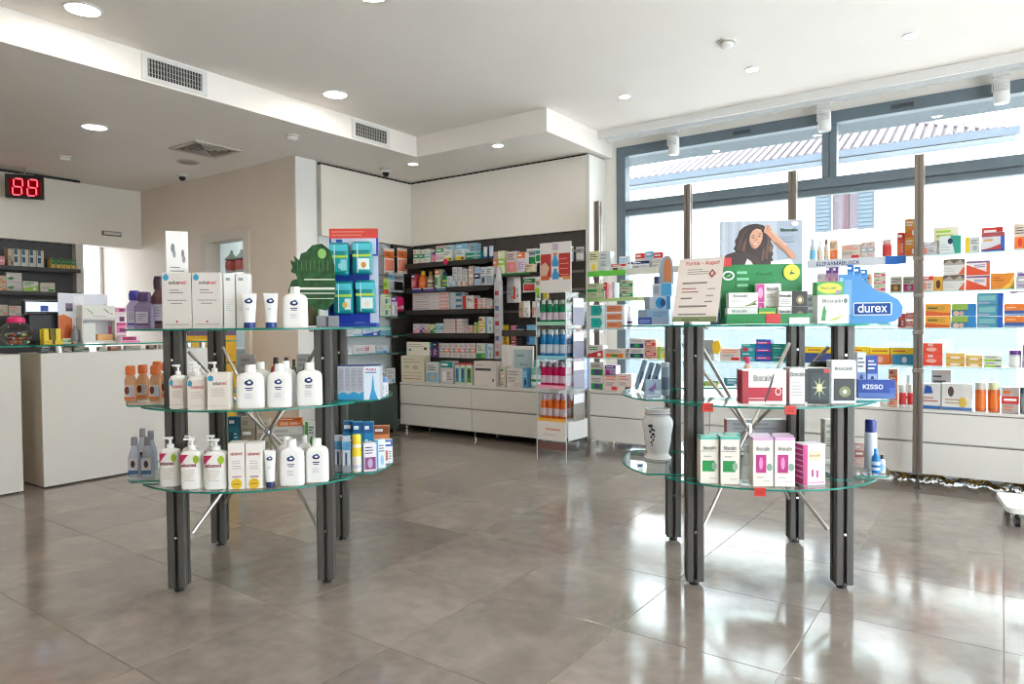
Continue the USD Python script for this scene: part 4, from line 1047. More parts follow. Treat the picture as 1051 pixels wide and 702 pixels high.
# green lower board
P.oval(.095, .375, .075, .02, '#e6efe6').oval(.095, .375, .055, .013, '#1a6a38').poly([(.06, .367), (.13, .385), (.11, .372)], '#8fce8a').lines(.2, .32, .38, .40, 3, '#7fc79a', .4, 3).text('Bioscalin', .56, .375, .012, '#3aa868', True, .3)
P.oval(.87, .385, .10, .034, '#c9d63a').oval(.87, .385, .075, .025, '#e4d838').poly([(.84, .375), (.88, .405), (.87, .388), (.92, .38)], '#2c6a4a')
P.build(t)
P = Print(.10, .04, .013, x0=-w / 2 - .035, z0=h * .425)
part(t, 'red_flash', cham(w * .19, .003, h * .085, .0008, (-w * .46, .012, h * .56)), mat('#c8302e', 0.4), label='red price flash')
part(t, 'tray', [bx(-w / 2, -.10, 0, w / 2, .02, .006), bx(-w / 2, -.104, 0, w / 2, -.10, .045), bx(-w / 2, -.104, 0, -w / 2 + .003, .02, .03), bx(w / 2 - .003, -.104, 0, w / 2, .02, .03)], mat(G, 0.4))
part(t, 'tray_flash', cham(.062, .003, .04, .0008, (.02, -.106, .004)), mat('#c8302e', 0.4), label='red price flash')
part(t, 'tray_card', cham(w * .24, .003, .028, .0008, (w * .36, -.1065, .0)), mat('#e2e4e4', 0.4), label='white card with small print')
def bio(col_, pic, horiz=True):
    def f(P):
        P.rect(0, .62, 1, 1, '#e9e7e2').text('Bioscalin', .42, .68, P.h * .18, '#2a3a30', True, .7)
        if pic == 'hair': P.poly([(.35, .1), (.9, .5), (.8, .2)], '#7a8a4a').poly([(.5, .05), (.95, .35), (.88, .12)], '#3a4a34').lines(.08, .3, .5, .5, 2, '#9a9a94', .3, 2)
    return f
# stock: each box its own thing
TR = .0065
def pbox(x0, x1, yb, yt, d, dy, base, draw, lb, zoff=TR, name='hair_care_box', group='hair care boxes in the green display', c1=None, c2=None, style=None, side=None):
    sp_u = U0 + (((x0 + x1) / 2 - 740) / 84 - .5) * W0
    ww = (x1 - x0) / 84 * W0 * .985
    hh = (yb - yt) / 84 * W0
    q = thing(name, lb, 'box', at_stand('R', sp_u, -.33 + dy + d / 2, zt + zoff), STANDS['R'][1], group)
    carton(q, ww, d, hh, base, draw, c1, c2, 5, style, side)
    return hh
def bio_wide(P):
    P.rect(0, .66, 1, 1, '#d9dad4').text('Bioscalin', .4, .70, P.h * .17, '#2a3a30', True, .6).poly([(.55, .05), (.98, .52), (.9, .3), (.98, .18)], '#5a6a3a').poly([(.4, .04), (.8, .2), (.95, .4), (.7, .2)], '#a8b87a').lines(.06, .3, .55, .56, 2, '#9a9c96', .3, 3)
h1 = pbox(741.5, 772.5, 329, 313.5, .05, -.09, '#e6e4de', bio_wide, 'lower white hair care box in the left stack of the green display')
pbox(743, 773, 329, 314, .05, -.088, '#e6e4de', bio_wide, 'upper white hair care box in the left stack of the green display', TR + h1 + .0012)
h1 = pbox(773.5, 791, 329, 314, .045, -.085, '#3f9a4a', lambda P: P.rect(.0, .3, 1, .75, '#c8c83a').text('Bioscalin', .5, .42, P.h * .2, '#c23a5a', True, .8), 'green and yellow hair care box at the centre front of the display')
def bio_pink(P):
    P.rect(0, 0, .32, 1, '#cc3f94').oval(.16, .5, .1, .3, '#e8a4cc').text('Bioscalin', .66, .62, P.h * .2, '#2a3a30', True, .5).lines(.4, .2, .8, .45, 2, '#8a8a88', .3, 3).oval(.9, .4, .07, .22, '#3a5a40')
h2 = pbox(774, 798, 329, 308, .04, -.038, '#ece9e4', bio_pink, 'pink-sided white hair care box, lower one behind the green and yellow box')
pbox(774, 799, 329, 310, .04, -.038, '#ece9e4', bio_pink, 'pink-sided white hair care box, upper one behind the green and yellow box', TR + h2 + .0012)
def bio_dark(P):
    P.rect(.46, 0, 1, 1, '#1a1414').oval(.74, .42, .14, .3, '#7a6a4a').oval(.74, .42, .06, .15, '#e6d8a8').text('Bioscalin', .23, .62, P.h * .17, '#2a3a30', True, .4).lines(.05, .15, .4, .5, 3, '#9a9a98', .3, 5)
h1 = pbox(792, 822, 329, 313, .05, -.09, '#d6d4d0', bio_dark, 'lower grey and black hair care box at the right of the green display')
pbox(793, 822, 329, 313.5, .05, -.088, '#d6d4d0', bio_dark, 'upper grey and black hair care box at the right of the green display', TR + h1 + .0012)
# blue tubes between notice and display
for k, (u_, c, c2, lb) in enumerate(((-.235, '#4a9ac0', '#2f7fa8', 'light blue slim pack beside the red-headed notice'), (-.212, '#6aaed0', '#2a5f9a', 'pale blue slim pack just left of the green display'))):
    q = thing('slim_pack', lb, 'packet', at_stand('R', u_, -.30, zt), STANDS['R'][1], 'slim blue packs by the notice')
    carton(q, .026, .022, .175, c, lambda P: (P.rect(0, .0, 1, .3, c2), P.rect(.2, .4, .8, .85, '#c6dde8'), P.rect(.1, .9, .9, .97, '#e8eef2')))
# right of the display: box with green top
u, v, w, h = (0.251, -0.42, 0.133, 0.124)
t = on_stand('R', (u, v, w, h), 'hair_care_box', 'white hair care box with a plant picture under the green and yellow one', 'box', .06, 0, 'two boxes right of the poster display', zt)
carton(t, w, .06, h, '#e2e2da', lambda P: (P.text('Bioscalin', .48, .74, P.h * .13, '#2a3a30', True, .64), P.oval(.9, .8, .06, .09, '#5a6a5a'), P.poly([(.12, .1), (.16, .45), (.22, .68), (.28, .45), (.26, .1)], '#2f8a4a'), P.poly([(.3, .08), (.6, .12), (.9, .34), (.62, .22)], '#b8bc4a'), P.lines(.4, .4, .9, .64, 4, '#a6a89e', .25, 2)))
hz = h
u, v, w, h = (0.24, -0.42, 0.115, 0.183)
h = h - hz - .0015
t = thing('hair_care_box', 'green box with yellow oval lying on the white plant-picture box', 'box', at_stand('R', u, -.42 + .03, zt + hz + .0012), STANDS['R'][1], 'two boxes right of the poster display')
carton(t, w, .055, h, '#3a9a4a', lambda P: (P.oval(.48, .5, .46, .42, '#b9c83a'), P.oval(.48, .5, .36, .3, '#dccf3a'), P.text('Bioscalin', .45, .42, P.h * .22, '#3a6a3a', True, .6), P.rect(.7, .1, .9, .35, '#8a7a8a')))

# middle front shelf
def bio_red(P):
    P.text('Bioscalin', .46, .70, P.h * .16, '#3a3a34', True, .42).rect(.05, .66, .9, .675, '#b9b4ae').rect(.08, .10, .92, .50, '#b32438').rect(.10, .16, .5, .19, '#e8b4b8').poly([(.52, .05), (.60, .3), (.68, .6), (.73, .9), (.70, .88), (.62, .56), (.55, .3), (.50, .12)], '#4a3a38').oval(.82, .38, .07, .12, '#e2c4c0').oval(.82, .38, .05, .08, '#b32438')
sp = (-0.061, -0.5, 0.183, 0.148)
t = on_stand('R', sp, 'hair_care_box', 'large white hair care box with a red panel on the middle glass', 'box', .10, 0, None, zm)
carton(t, sp[2], .10, sp[3], '#e9e6e2', bio_red, side='#b32438')
part(t, 'end_stripe', bx(-sp[2] / 2, -.0518, .004, -sp[2] * .36, -.0502, sp[3] - .004), mat('#a8323f', 0.4))
sp = (0.134, -0.48, 0.168, 0.155)
def bio_star(P):
    P.rect(.44, 0, 1, 1, '#14181c').rect(.38, .05, .44, .98, '#2a2c30').text('Bioscalin', .2, .78, P.h * .11, '#2a3a30', True, .36).lines(.04, .2, .36, .64, 5, '#a8a8a6', .25, 3).rect(.52, .12, .96, .86, '#1c2e30')
    for q in range(8):
        a = q * math.pi / 4
        P.poly([(.74 + .03 * math.cos(a + 1.2), .46 + .05 * math.sin(a + 1.2)), (.74 + .20 * math.cos(a), .46 + .32 * math.sin(a)), (.74 + .03 * math.cos(a - 1.2), .46 + .05 * math.sin(a - 1.2))], '#9aa27a')
    P.oval(.74, .46, .07, .11, '#d8cf8a').oval(.74, .46, .03, .05, '#fbf3cf').rect(.84, .88, 1, .98, '#b32a2a')
t = on_stand('R', sp, 'hair_care_box', 'white and black hair care box with a starburst picture on the middle glass', 'box', .09, 0, None, zm)
carton(t, sp[2], .09, sp[3] - .0, '#dcdad6', bio_star)
sp = (0.284, -0.455, 0.106, 0.187)
t = on_stand('R', sp, 'hair_care_box', 'tall white box with black starburst panel beside the front right leg', 'box', .06, 0, None, zm)
carton(t, sp[2] * .96, .06, sp[3], '#d9d9d9', lambda P: (P.rect(.08, .06, .96, .58, '#14181c'), P.oval(.55, .27, .24, .13, '#6f764a'), P.oval(.55, .27, .08, .05, '#f3ecc8'), P.text('Bioscalin', .5, .78, P.h * .07, '#2a3a30', True, .74)))
# behind: dark box with two pale discs
sp = (0.227, -0.37, 0.071, 0.178)
t = on_stand('R', sp, 'hair_care_box', 'black box with two pale round windows behind the starburst boxes', 'box', .05, 0, None, zm)
carton(t, sp[2], .05, sp[3], '#1c1a1c', lambda P: (P.oval(.3, .78, .15, .08, '#b9b4b0'), P.oval(.74, .78, .15, .08, '#d0ccc6'), P.rect(.2, .5, .8, .56, '#8a2a2a')))
# lowest front shelf
def bio_green(P):
    P.text('Bioscalin', .5, .74, P.h * .075, '#2a3a30', True, .66).rect(.04, .70, .8, .712, '#6a6a64').rect(.12, .26, .78, .50, '#1a8a44').oval(.76, .38, .14, .09, '#8aa890').lines(.2, .55, .8, .63, 1, '#b0aca4', .35, 1).rect(.5, .1, .85, .115, '#b0aca4')
for k, (sp, lb) in enumerate((((-0.289, -0.49, 0.081, 0.201), 'white carton with green panel, left of the pair on the lowest glass'), ((-0.205, -0.505, 0.082, 0.204), 'white carton with green panel, right of the pair on the lowest glass'))):
    t = on_stand('R', sp, 'hair_care_box', lb, 'box', .075, 0, 'green-panelled cartons', zb)
    carton(t, sp[2] * .98, .075, sp[3], '#e6e0d6', bio_green)
    part(t, 'lid_band', cham(sp[2] * .985, .076, .012, .001, (0, 0, sp[3] - .010)), mat('#5fb8a4', 0.4))
for k, (sp, lb) in enumerate((((-0.243, -0.41, 0.063, 0.199), 'green-lidded carton in the back row of the lowest glass, left'), ((-0.169, -0.41, 0.067, 0.2), 'green-lidded carton in the back row of the lowest glass, right'))):
    t = on_stand('R', sp, 'hair_care_box', lb, 'box', .06, 0, 'green-lidded back row cartons', zb)
    carton(t, sp[2] * .97, .06, sp[3], '#dfe6de', bio_green)
    part(t, 'lid_band', cham(sp[2] * .975, .061, .012, .001, (0, 0, sp[3] - .010)), mat('#5fb8a4', 0.4))
def bio_mag(P):
    P.text('Bioscalin', .5, .75, P.h * .075, '#2a3a30', True, .66).rect(.14, .28, .66, .66, '#b3297c').oval(.40, .48, .10, .13, '#d98ab8').oval(.82, .40, .14, .08, '#7fa090').rect(.5, .1, .85, .115, '#b0aca4').lines(.2, .15, .7, .22, 1, '#b0aca4', .3, 1)
for k, (sp, lb) in enumerate((((-0.075, -0.535, 0.086, 0.206), 'white carton with magenta panel, left of the pair on the lowest glass'), ((0.015, -0.535, 0.086, 0.207), 'white carton with magenta panel, right of the pair on the lowest glass'))):
    t = on_stand('R', sp, 'hair_care_box', lb, 'box', .08, 0, 'magenta-panelled cartons', zb)
    carton(t, sp[2] * .98, .08, sp[3], '#e6e0d6', bio_mag)
    part(t, 'lid_band', cham(sp[2] * .985, .081, .012, .001, (0, 0, sp[3] - .010)), mat('#d9a8cc', 0.4))
for k, (sp, lb) in enumerate((((-0.047, -0.435, 0.079, 0.2), 'pink-lidded carton in the back row of the lowest glass, left'), ((0.042, -0.435, 0.083, 0.201), 'pink-lidded carton in the back row of the lowest glass, right'))):
    t = on_stand('R', sp, 'hair_care_box', lb, 'box', .07, 0, 'pink-lidded back row cartons', zb)
    carton(t, sp[2] * .97, .07, sp[3], '#eadfe6', bio_mag)
    part(t, 'lid_band', cham(sp[2] * .975, .071, .012, .001, (0, 0, sp[3] - .010)), mat('#d9a8cc', 0.4))
sp = (0.139, -0.5, 0.112, 0.176)
t = on_stand('R', sp, 'hair_care_box', 'magenta-sided white carton turned at an angle beside the front right leg', 'box', .075, 14, None, zb)
def bio_two(P):
    P.rect(.0, .0, .18, 1, '#b3186c').rect(.24, .62, .82, .84, '#e3cf9a').text('Bioscalin', .53, .70, P.h * .06, '#7a2a5a', True, .5).poly([(.34, .16), (.48, .16), (.48, .5), (.41, .58), (.34, .5)], '#f6f4f4').rect(.36, .2, .46, .38, '#b3297c').poly([(.56, .14), (.7, .14), (.7, .46), (.63, .56), (.56, .46)], '#f6f4f4').rect(.58, .18, .68, .36, '#b3297c').rect(.24, .04, .96, .08, '#d98ab8')
carton(t, sp[2] * .9, .075, sp[3], '#efe3ea', bio_two, side='#b0166a')
for q in range(6): part(t, 'side_stripe', bx(-sp[2] * .45 - .0012, -.034, .03 + q * .024, -sp[2] * .45 - .0006, .034, .036 + q * .024), mat('#e2a4c8', 0.42))
# glass cosmetic bottle between the green and magenta cartons
px = at_stand('R', -.125, -.46, .5)
t = thing('serum_bottle', 'slim clear bottle standing between green and magenta cartons', 'bottle', px, 0)
bottle(t, .045, .165, '#c9d2d2', 'silver', '#dfe6e6', None, mt=tinted('#d8e2e2'))

# left wing: angled blue-grey sleeves above, apothecary jar below
for k, (px, lb) in enumerate((((-1.614, 3.475, 0.845), 'leftmost'), ((-1.492, 3.295, 0.845), 'second'), ((-1.422, 3.221, 0.845), 'third'))):
    t = thing('sleeve_box', f'slanting slate blue sleeve, {lb} of three in the leaning row on the left wing', 'box', px, 36, 'slate blue sleeves on the left wing')
    m = cham(.012, .07, .155, .001)
    sh = np.eye(4); ang = math.radians(18)
    m.apply_transform(trimesh.transformations.rotation_matrix(ang, [0, 1, 0]))
    m.apply_translation([-.02, 0, -m.bounds[0][2]])
    part(t, 'sleeve', m, mat('#6f8ca3', 0.4))
    m2 = bx(-.0062, -.0356, .03, .0062, -.0351, .09); m2.apply_transform(trimesh.transformations.rotation_matrix(ang, [0, 1, 0])); m2.apply_translation([-.018, 0, .002])
    part(t, 'front_print', m2, mat('#3f4f78', 0.4))
px = (-1.352, 3.05, 0.845)
t = thing('sleeve_box', 'slate blue box with a purple picture in front of the slanting sleeves', 'box', (px[0], px[1] - .0, .845), 36, None)
carton(t, .075, .03, .085, '#8ba3b8', lambda P: (P.poly([(.15, .45), (.5, .7), (.62, .9), (.7, .55), (.4, .3)], '#6a4f8a'), P.rect(.1, .08, .9, .16, '#b9c6d2'), P.rect(.6, .2, .95, .4, '#c6d2dc')))
px = (-1.336, 3.164, 0.845)
t = thing('sleeve_box', 'upright pale slate tube right of the slanting sleeves on the left wing', 'tube', (px[0], px[1], .845), 30, None)
part(t, 'tube', lathe([(0, 0), (.018, 0), (.02, .01), (.02, .13), (.017, .14), (0, .14)], 20), mat('#8fa6ba', 0.35), 40); part(t, 'cap', cyl(.0195, .022, (0, 0, .139), 20), mat('#c9d4de', 0.35)); part(t, 'label_band', lathe([(.0203, .03), (.0203, .09)], 20), mat('#59708c', 0.4), True)
px = (-1.439, 3.307, 0.5)
t = thing('apothecary_jar', 'white ceramic apothecary jar with blue floral painting on the left wing', 'jar', (px[0], px[1] + .0, .5), 40)
r0, h0 = .078, .262
part(t, 'body', lathe([(0, 0), (r0 * .86, 0), (r0 * .90, h0 * .02), (r0 * .88, h0 * .05), (r0 * .72, h0 * .09), (r0 * .70, h0 * .14), (r0 * .78, h0 * .24), (r0 * .86, h0 * .36), (r0 * .88, h0 * .48), (r0 * .96, h0 * .60), (r0 * 1.0, h0 * .68), (r0 * .98, h0 * .76), (r0 * .84, h0 * .83), (r0 * .74, h0 * .86), (r0 * .82, h0 * .88), (r0 * .83, h0 * .92), (r0 * .72, h0 * .935), (r0 * .80, h0 * .95), (r0 * .82, h0 * .985), (r0 * .74, h0), (r0 * .66, h0), (r0 * .62, h0 * .9), (0, h0 * .88)], 44), noisy('glazed_ceramic', '#d3d3d4', '#dcdcdc', 6, 0.16), 50)
def on_jar(pts, c, nm):
    # painted motif on the belly, angle/height outline wrapped on the profile
    prof = [(.24, .78), (.36, .86), (.48, .88), (.60, .96), (.68, 1.0), (.76, .98)]
    vs = []
    for a, b in pts:
        rr = r0 * float(np.interp(b, [p[0] for p in prof], [p[1] for p in prof])) + .0006
        vs.append((rr * math.cos(a), rr * math.sin(a), h0 * b))
    c0 = np.mean(vs, 0)
    ang = math.atan2(c0[1], c0[0]); rr = math.hypot(c0[0], c0[1]); rr2 = r0 * float(np.interp(c0[2] / h0, [p[0] for p in prof], [p[1] for p in prof])) + .0012
    vs.append((rr2 * math.cos(ang), rr2 * math.sin(ang), c0[2]))
    n = len(pts)
    return trimesh.Trimesh(vs, [[i, (i + 1) % n, n] for i in range(n)], process=False)
ms = []
rj = random.Random(5)
for (a0, b0, ra, rb) in ((3.95, .68, .17, .035), (4.05, .62, .12, .03), (3.9, .57, .10, .03), (4.1, .52, .14, .03), (3.95, .46, .12, .025), (4.1, .41, .08, .025), (3.95, .36, .10, .02), (4.0, .31, .07, .02), (4.2, .60, .06, .02), (4.2, .47, .06, .02)):
    pts = [(a0 + ra * (.7 + .5 * rj.random()) * math.cos(q), b0 + rb * (.7 + .5 * rj.random()) * math.sin(q)) for q in np.linspace(0, 2 * math.pi, 10, endpoint=False)]
    ms.append(on_jar(pts, None, None))
for k, m in enumerate(ms): part(t, 'painted_flower', m, mat(['#3f4a6a', '#55608a', '#2f3a5a'][k % 3], 0.2))
part(t, 'painted_ring', [lathe([(r0 * .832, h0 * .89), (r0 * .834, h0 * .905)], 40), lathe([(r0 * .905, h0 * .018), (r0 * .905, h0 * .03)], 40)], mat('#7f8aa0', 0.2), True)
t = thing('price_card', 'tiny clear price card on the lowest left wing in front of the jar', 'price tag', (-1.422, 3.059, 0.5), 40)
part(t, 'card', cham(.03, .002, .02, .0005), mat('#c9d6de', 0.3)); part(t, 'print', bx(-.01, -.0016, .005, .008, -.0012, .014), mat('#3a5a8a', 0.4))

# left wing top: blue tooth display of stacked cartons with an oval header
t = thing('dental_display', 'blue and white stepped counter display with rounded header at the far left of top glass', 'display', at_stand('R', -.455, .02, zt), 14)
part(t, 'step_box', [cham(.155, .16, .075, .002, (0, 0, 0))], mat('#8fb4d8', 0.4))
part(t, 'step_box', [cham(.13, .11, .065, .002, (.012, .02, .0765))], mat('#a9c9e4', 0.4))
part(t, 'step_box', [cham(.095, .07, .065, .002, (.03, .035, .143))], mat('#7fb8dc', 0.4))
hp = Polygon([(-.036 + .072 * a, b) for a, b in ((0, 0), (1, 0), (1, .6), (.92, .85), (.7, 1.0), (.4, .98), (.12, .8), (0, .55))])
hp = Polygon([(x, y * .15) for x, y in hp.exterior.coords])
m = stand_up(extrude(hp, .006)); m.apply_translation([.04, .075, .205]); part(t, 'oval_header', m, mat('#a8b4c4', 0.4))
m = stand_up(extrude(affinity.scale(hp, .55, .8), .001)); m.apply_translation([.047, .0688, .205]); part(t, 'header_print', m, mat('#d88a5a', 0.4))
P = Print(.155, .075, -.08)
P.rect(0, 0, .45, .5, '#2a4fa8').rect(.45, .0, 1, .45, '#9ab0cc').rect(.02, .52, .3, .98, '#8a98a8').lines(.5, .5, .95, .9, 3, '#5f86b8', .35, 2).rect(.06, .1, .4, .35, '#6f8ad0')
P.build(t)
P = Print(.13, .065, -.035, x0=-.053, z0=.0765)
P.oval(.62, .5, .18, .42, '#1f8ac4').oval(.72, .5, .1, .3, '#12467a').rect(0, 0, .2, 1, '#8a98a0').rect(.22, .1, .4, .9, '#c2ccd6').rect(.85, 0, 1, 1, '#4a8fd0')
P.build(t)
P = Print(.095, .065, 0, x0=-.0175, z0=.143)
P.rect(0, 0, .45, 1, '#b9c2cc').rect(.45, .1, 1, .95, '#4aa8dc').rect(.1, .2, .35, .8, '#8f9aa6')
P.build(t)
part(t, 'dark_cap', cyl(.014, .035, (-.0, .02, .2085), 16), mat('#1c2a54', 0.35))

# right wing top: rounded light blue display with lettering
t = thing('condom_display', 'large rounded light blue display with white lettering on a blue plate, top right wing', 'display', at_stand('R', (0.565, -0.05, 0.255, 0.314)[0], -.05, zt), 12)
dp = Polygon([(-.14, 0), (.06, 0), (.10, .012), (.125, .04), (.13, .075), (.11, .11), (.07, .135), (.02, .15), (-.02, .19), (-.06, .225), (-.10, .235), (-.14, .235)]).buffer(.004)
part(t, 'front_panel', stand_up(extrude(dp, .012)), mat('#5f9fdc', 0.35))
part(t, 'side_body', cham(.14, .09, .16, .003, (-.065, .05, 0)), mat('#3f86cc', 0.35))
pl = sbox(-.072, .045, .078, .092).buffer(.008, quad_segs=4)
m = stand_up(extrude(pl, .002)); m.apply_translation([0, -.012, 0]); part(t, 'plate_border', m, mat('#e9f0f8', 0.3))
m = stand_up(extrude(pl.buffer(-.005), .003)); m.apply_translation([0, -.0125, 0]); part(t, 'plate', m, mat('#1f4fa0', 0.3))
m = text('durex', .038, .0015, True); m.apply_scale([.9, 1, 1]); m.apply_translation([.003, -.0155, .053]); part(t, 'lettering', m, mat('#f2f5fa', 0.3), label='white raised lettering')
P = Print(.27, .235, -.0122, x0=-.14)
P.rect(.08, .18, .2, .9, '#7fb4e4').rect(.0, .0, .06, .95, '#a8cdee')
P.build(t)
for k in range(3):
    q = thing('condom_box', f'blue slim box standing in the light blue display, {["left", "middle", "right"][k]} of three', 'box', at_stand('R', (0.565, -0.05, 0.255, 0.314)[0] - .085 + k * .032, -.012, zt + .1625), 12, 'slim blue boxes in the display')
    carton(q, .028, .03, .10 + .012 * (2 - k), '#4f96d4', None, '#2f6fb4', '#9ac4ea', 33 + k, 1)
# stock behind the poster: pale and pink boxes
for k, (u_, v_, w_, h_, b, c1, c2, lb) in enumerate(((.36, .05, .045, .17, '#dfe6ee', '#8ab0d0', '#c9a8b8', 'pale blue upright box just right of the poster display'), (.335, .12, .05, .15, '#c2cac9', '#a9b2b0', '#8a9a94', 'grey-green upright box behind the green-topped box'), )):
    q = thing('skin_care_box', lb, 'box', at_stand('R', u_, v_, zt), STANDS['R'][1], None)
    carton(q, w_, .04, h_, b, None, c1, c2, 90 + k, 4)

# right wing, middle glass: blue box and blister
px = (-0.477, 3.532, 0.845)
t = thing('oral_care_box', 'dark blue box with white lettering at the end of the middle right wing', 'box', (px[0], px[1] + .02, .845), 22)
carton(t, .155, .06, .085, '#1c3f96', lambda P: (P.text('KISSO', .4, .52, P.h * .24, '#e4eaf4', True, .6), P.rect(.0, .0, 1, .3, '#4f6fae'), P.rect(.86, .3, 1, .6, '#3a5fb4')))
px = at_stand('R', .545, -.03, .845)
for k, (dx, w_, h_, b, c1, lb) in enumerate(((-.055, .05, .19, '#2a4a9c', '#c9d4ec', 'upright blue pack behind the dark blue box, left'), (.0, .04, .20, '#d9dde6', '#6f86c4', 'upright pale pack behind the dark blue box, middle'), (.05, .05, .185, '#27459a', '#8aa0d8', 'upright blue pack behind the dark blue box, right'))):
    ca, sa = math.cos(math.radians(22)), math.sin(math.radians(22))
    q = thing('oral_care_box', lb, 'packet', (px[0] + dx * ca - .085 * sa, px[1] + dx * sa + .085 * ca, .845), 22, 'upright packs behind the dark blue box')
    carton(q, w_, .035, h_, b, None, c1, 'navy', 95 + k, 5)
# right wing, lowest glass
px = (-0.504, 3.636, 0.5)
t = thing('spray_can', 'tall pale grey spray can with a dark blue cap on the lowest right wing', 'spray can', px)
spray(t, .055, .235, '#c6ccd8', '#1a2f7c', None, None)
px = (-0.471, 3.555, 0.5)
t = thing('nasal_spray', 'small bright blue bottle in front of the tall spray can', 'bottle', px)
bottle(t, .036, .11, '#1f78c8', '#4a9ae0', '#bfe0f4', '#1f5fb0')
px = (-0.448, 3.57, 0.5)
t = thing('nasal_spray', 'small white bottle with black cap at the outer edge of the lowest wing', 'bottle', px)
bottle(t, .03, .082, '#dfe4ea', '#1c2430', '#9ac0e0', None)
px = (-0.563, 3.705, 0.5)
t = thing('dental_box', 'pinkish upright box beside the leg on the lowest right wing', 'box', px, 20)
carton(t, .05, .035, .11, '#d9b4ac', None, '#b06a64', '#e8dcd8', 12, 4)
# back wings of the right stand, seen through
q = thing('back_row_box', 'tall dull grey tin-like box behind the front right leg', 'box', (-0.714, 3.811, 0.5), STANDS['R'][1], 'boxes on the back wings of the right stand')
carton(q, .075, .06, .20, '#bdb9ae', None, '#8d8a82', '#8d8a82', 97, 6)
for k, (z, sp, d_, b, c1, lb, st) in enumerate(((.5, (0.138, 0.39, 0.321, 0.156), .07, '#a7a4a8', '#8d8a90', 'wide grey box with red ends behind the lowest glass', 6),
                                                (.845, (-0.133, 0.38, 0.122, 0.029), .05, '#c9cf6a', '#3f9a4a', 'low yellow-green box behind the left brace of the middle glass', 1), (.845, (0.01, 0.38, 0.079, 0.045), .05, '#2f8ea0', '#d4e8ea', 'small teal box behind the red-panelled box', 6))):
    q = on_stand('R', sp, 'back_row_box', lb, 'box', d_, 0, 'boxes on the back wings of the right stand', z)
    carton(q, sp[2], d_, sp[3], b, None, c1, c1, 98 + k, st, side='#b8473f' if k == 0 else None)
sp = (0.099, 0.4, 0.048, 0.158)
t = on_stand('R', sp, 'bath_bottle', 'small bottle with a bright pink cap behind the red-panelled box', 'bottle', sp[2], 0, None, .845)
bottle(t, sp[2], sp[3], '#f2c9b8', '#f0508a', '#f6e4d8', None)

# ================================================================ BACK WALL: drawer units, dark shelves, peg panel
def drawer_unit(label, x0, x1, yf, yb, splits, zb=.08, zt=.555):
    t = thing('drawer_unit', label, 'drawer cabinet', ((x0 + x1) / 2, yf, 0))
    w = x1 - x0; d = yb - yf
    part(t, 'carcass', bx(-w / 2, .02, zb, w / 2, d, zt - .022), LACQ)
    part(t, 'worktop', cham(w + .004, d, .022, .002, (0, d / 2, zt - .022)), LACQ)
    xs = [-w / 2] + [s - (x0 + x1) / 2 for s in splits] + [w / 2]
    for a, b in zip(xs[:-1], xs[1:]):
        for za, zz in ((zb, .305), (.319, zt - .03)):
            f = part(t, 'drawer_front', cham(b - a - .004, .019, zz - za, .0015, ((a + b) / 2, .0095, za)), LACQ)
            part(f, 'finger_groove', bx(a + .004, .006, zz + .0005, b - .004, .02, zz + .006), mat('#8f8a83', 0.5))
    part(t, 'side_panel', bx(w / 2 - .018, .0195, zb - .001, w / 2 + .0005, d, zt - .022), LACQ)
    n = 0
    for x in [xs[0] + .05] + [q for q in xs[1:-1]] + [xs[-1] - .05]:
        for y in (.06, d - .08):
            lg = part(t, 'leg', [lathe([(0, zb), (.02, zb), (.012, zb - .02), (.010, .015), (.02, .008), (.02, 0), (0, 0)], 14, (x, y, 0))], CHROME, 40)
    return t
drawer_unit('long white drawer unit under the dark shelves of the back wall', -5.55, -3.445, 5.6, 6.125, [-4.51])
drawer_unit('white drawer unit below the window, left section', -3.235, -2.06, 5.83, 6.3, [])
drawer_unit('white drawer unit below the window, middle section behind the right stand', -2.055, -.93, 5.83, 6.3, [])
drawer_unit('white drawer unit below the window, right section beside the last pole', -.925, .52, 5.83, 6.3, [])
# low dark cabinet at the left wall
t = thing('low_cabinet', 'low dark green cabinet between the left stand and the white drawer unit', 'cabinet', (-5.70, 5.10, 0), 90)
part(t, 'body', cham(.86, .32, .50, .003, (0, -.02, .04)), mat('#37443f', 0.4)); part(t, 'plinth', bx(-.40, -.14, 0, .40, .10, .04), BLACK)
for a in (-.215, .215): part(t, 'door', cham(.42, .012, .46, .002, (a, -.187, .06)), mat('#3b4843', 0.38))

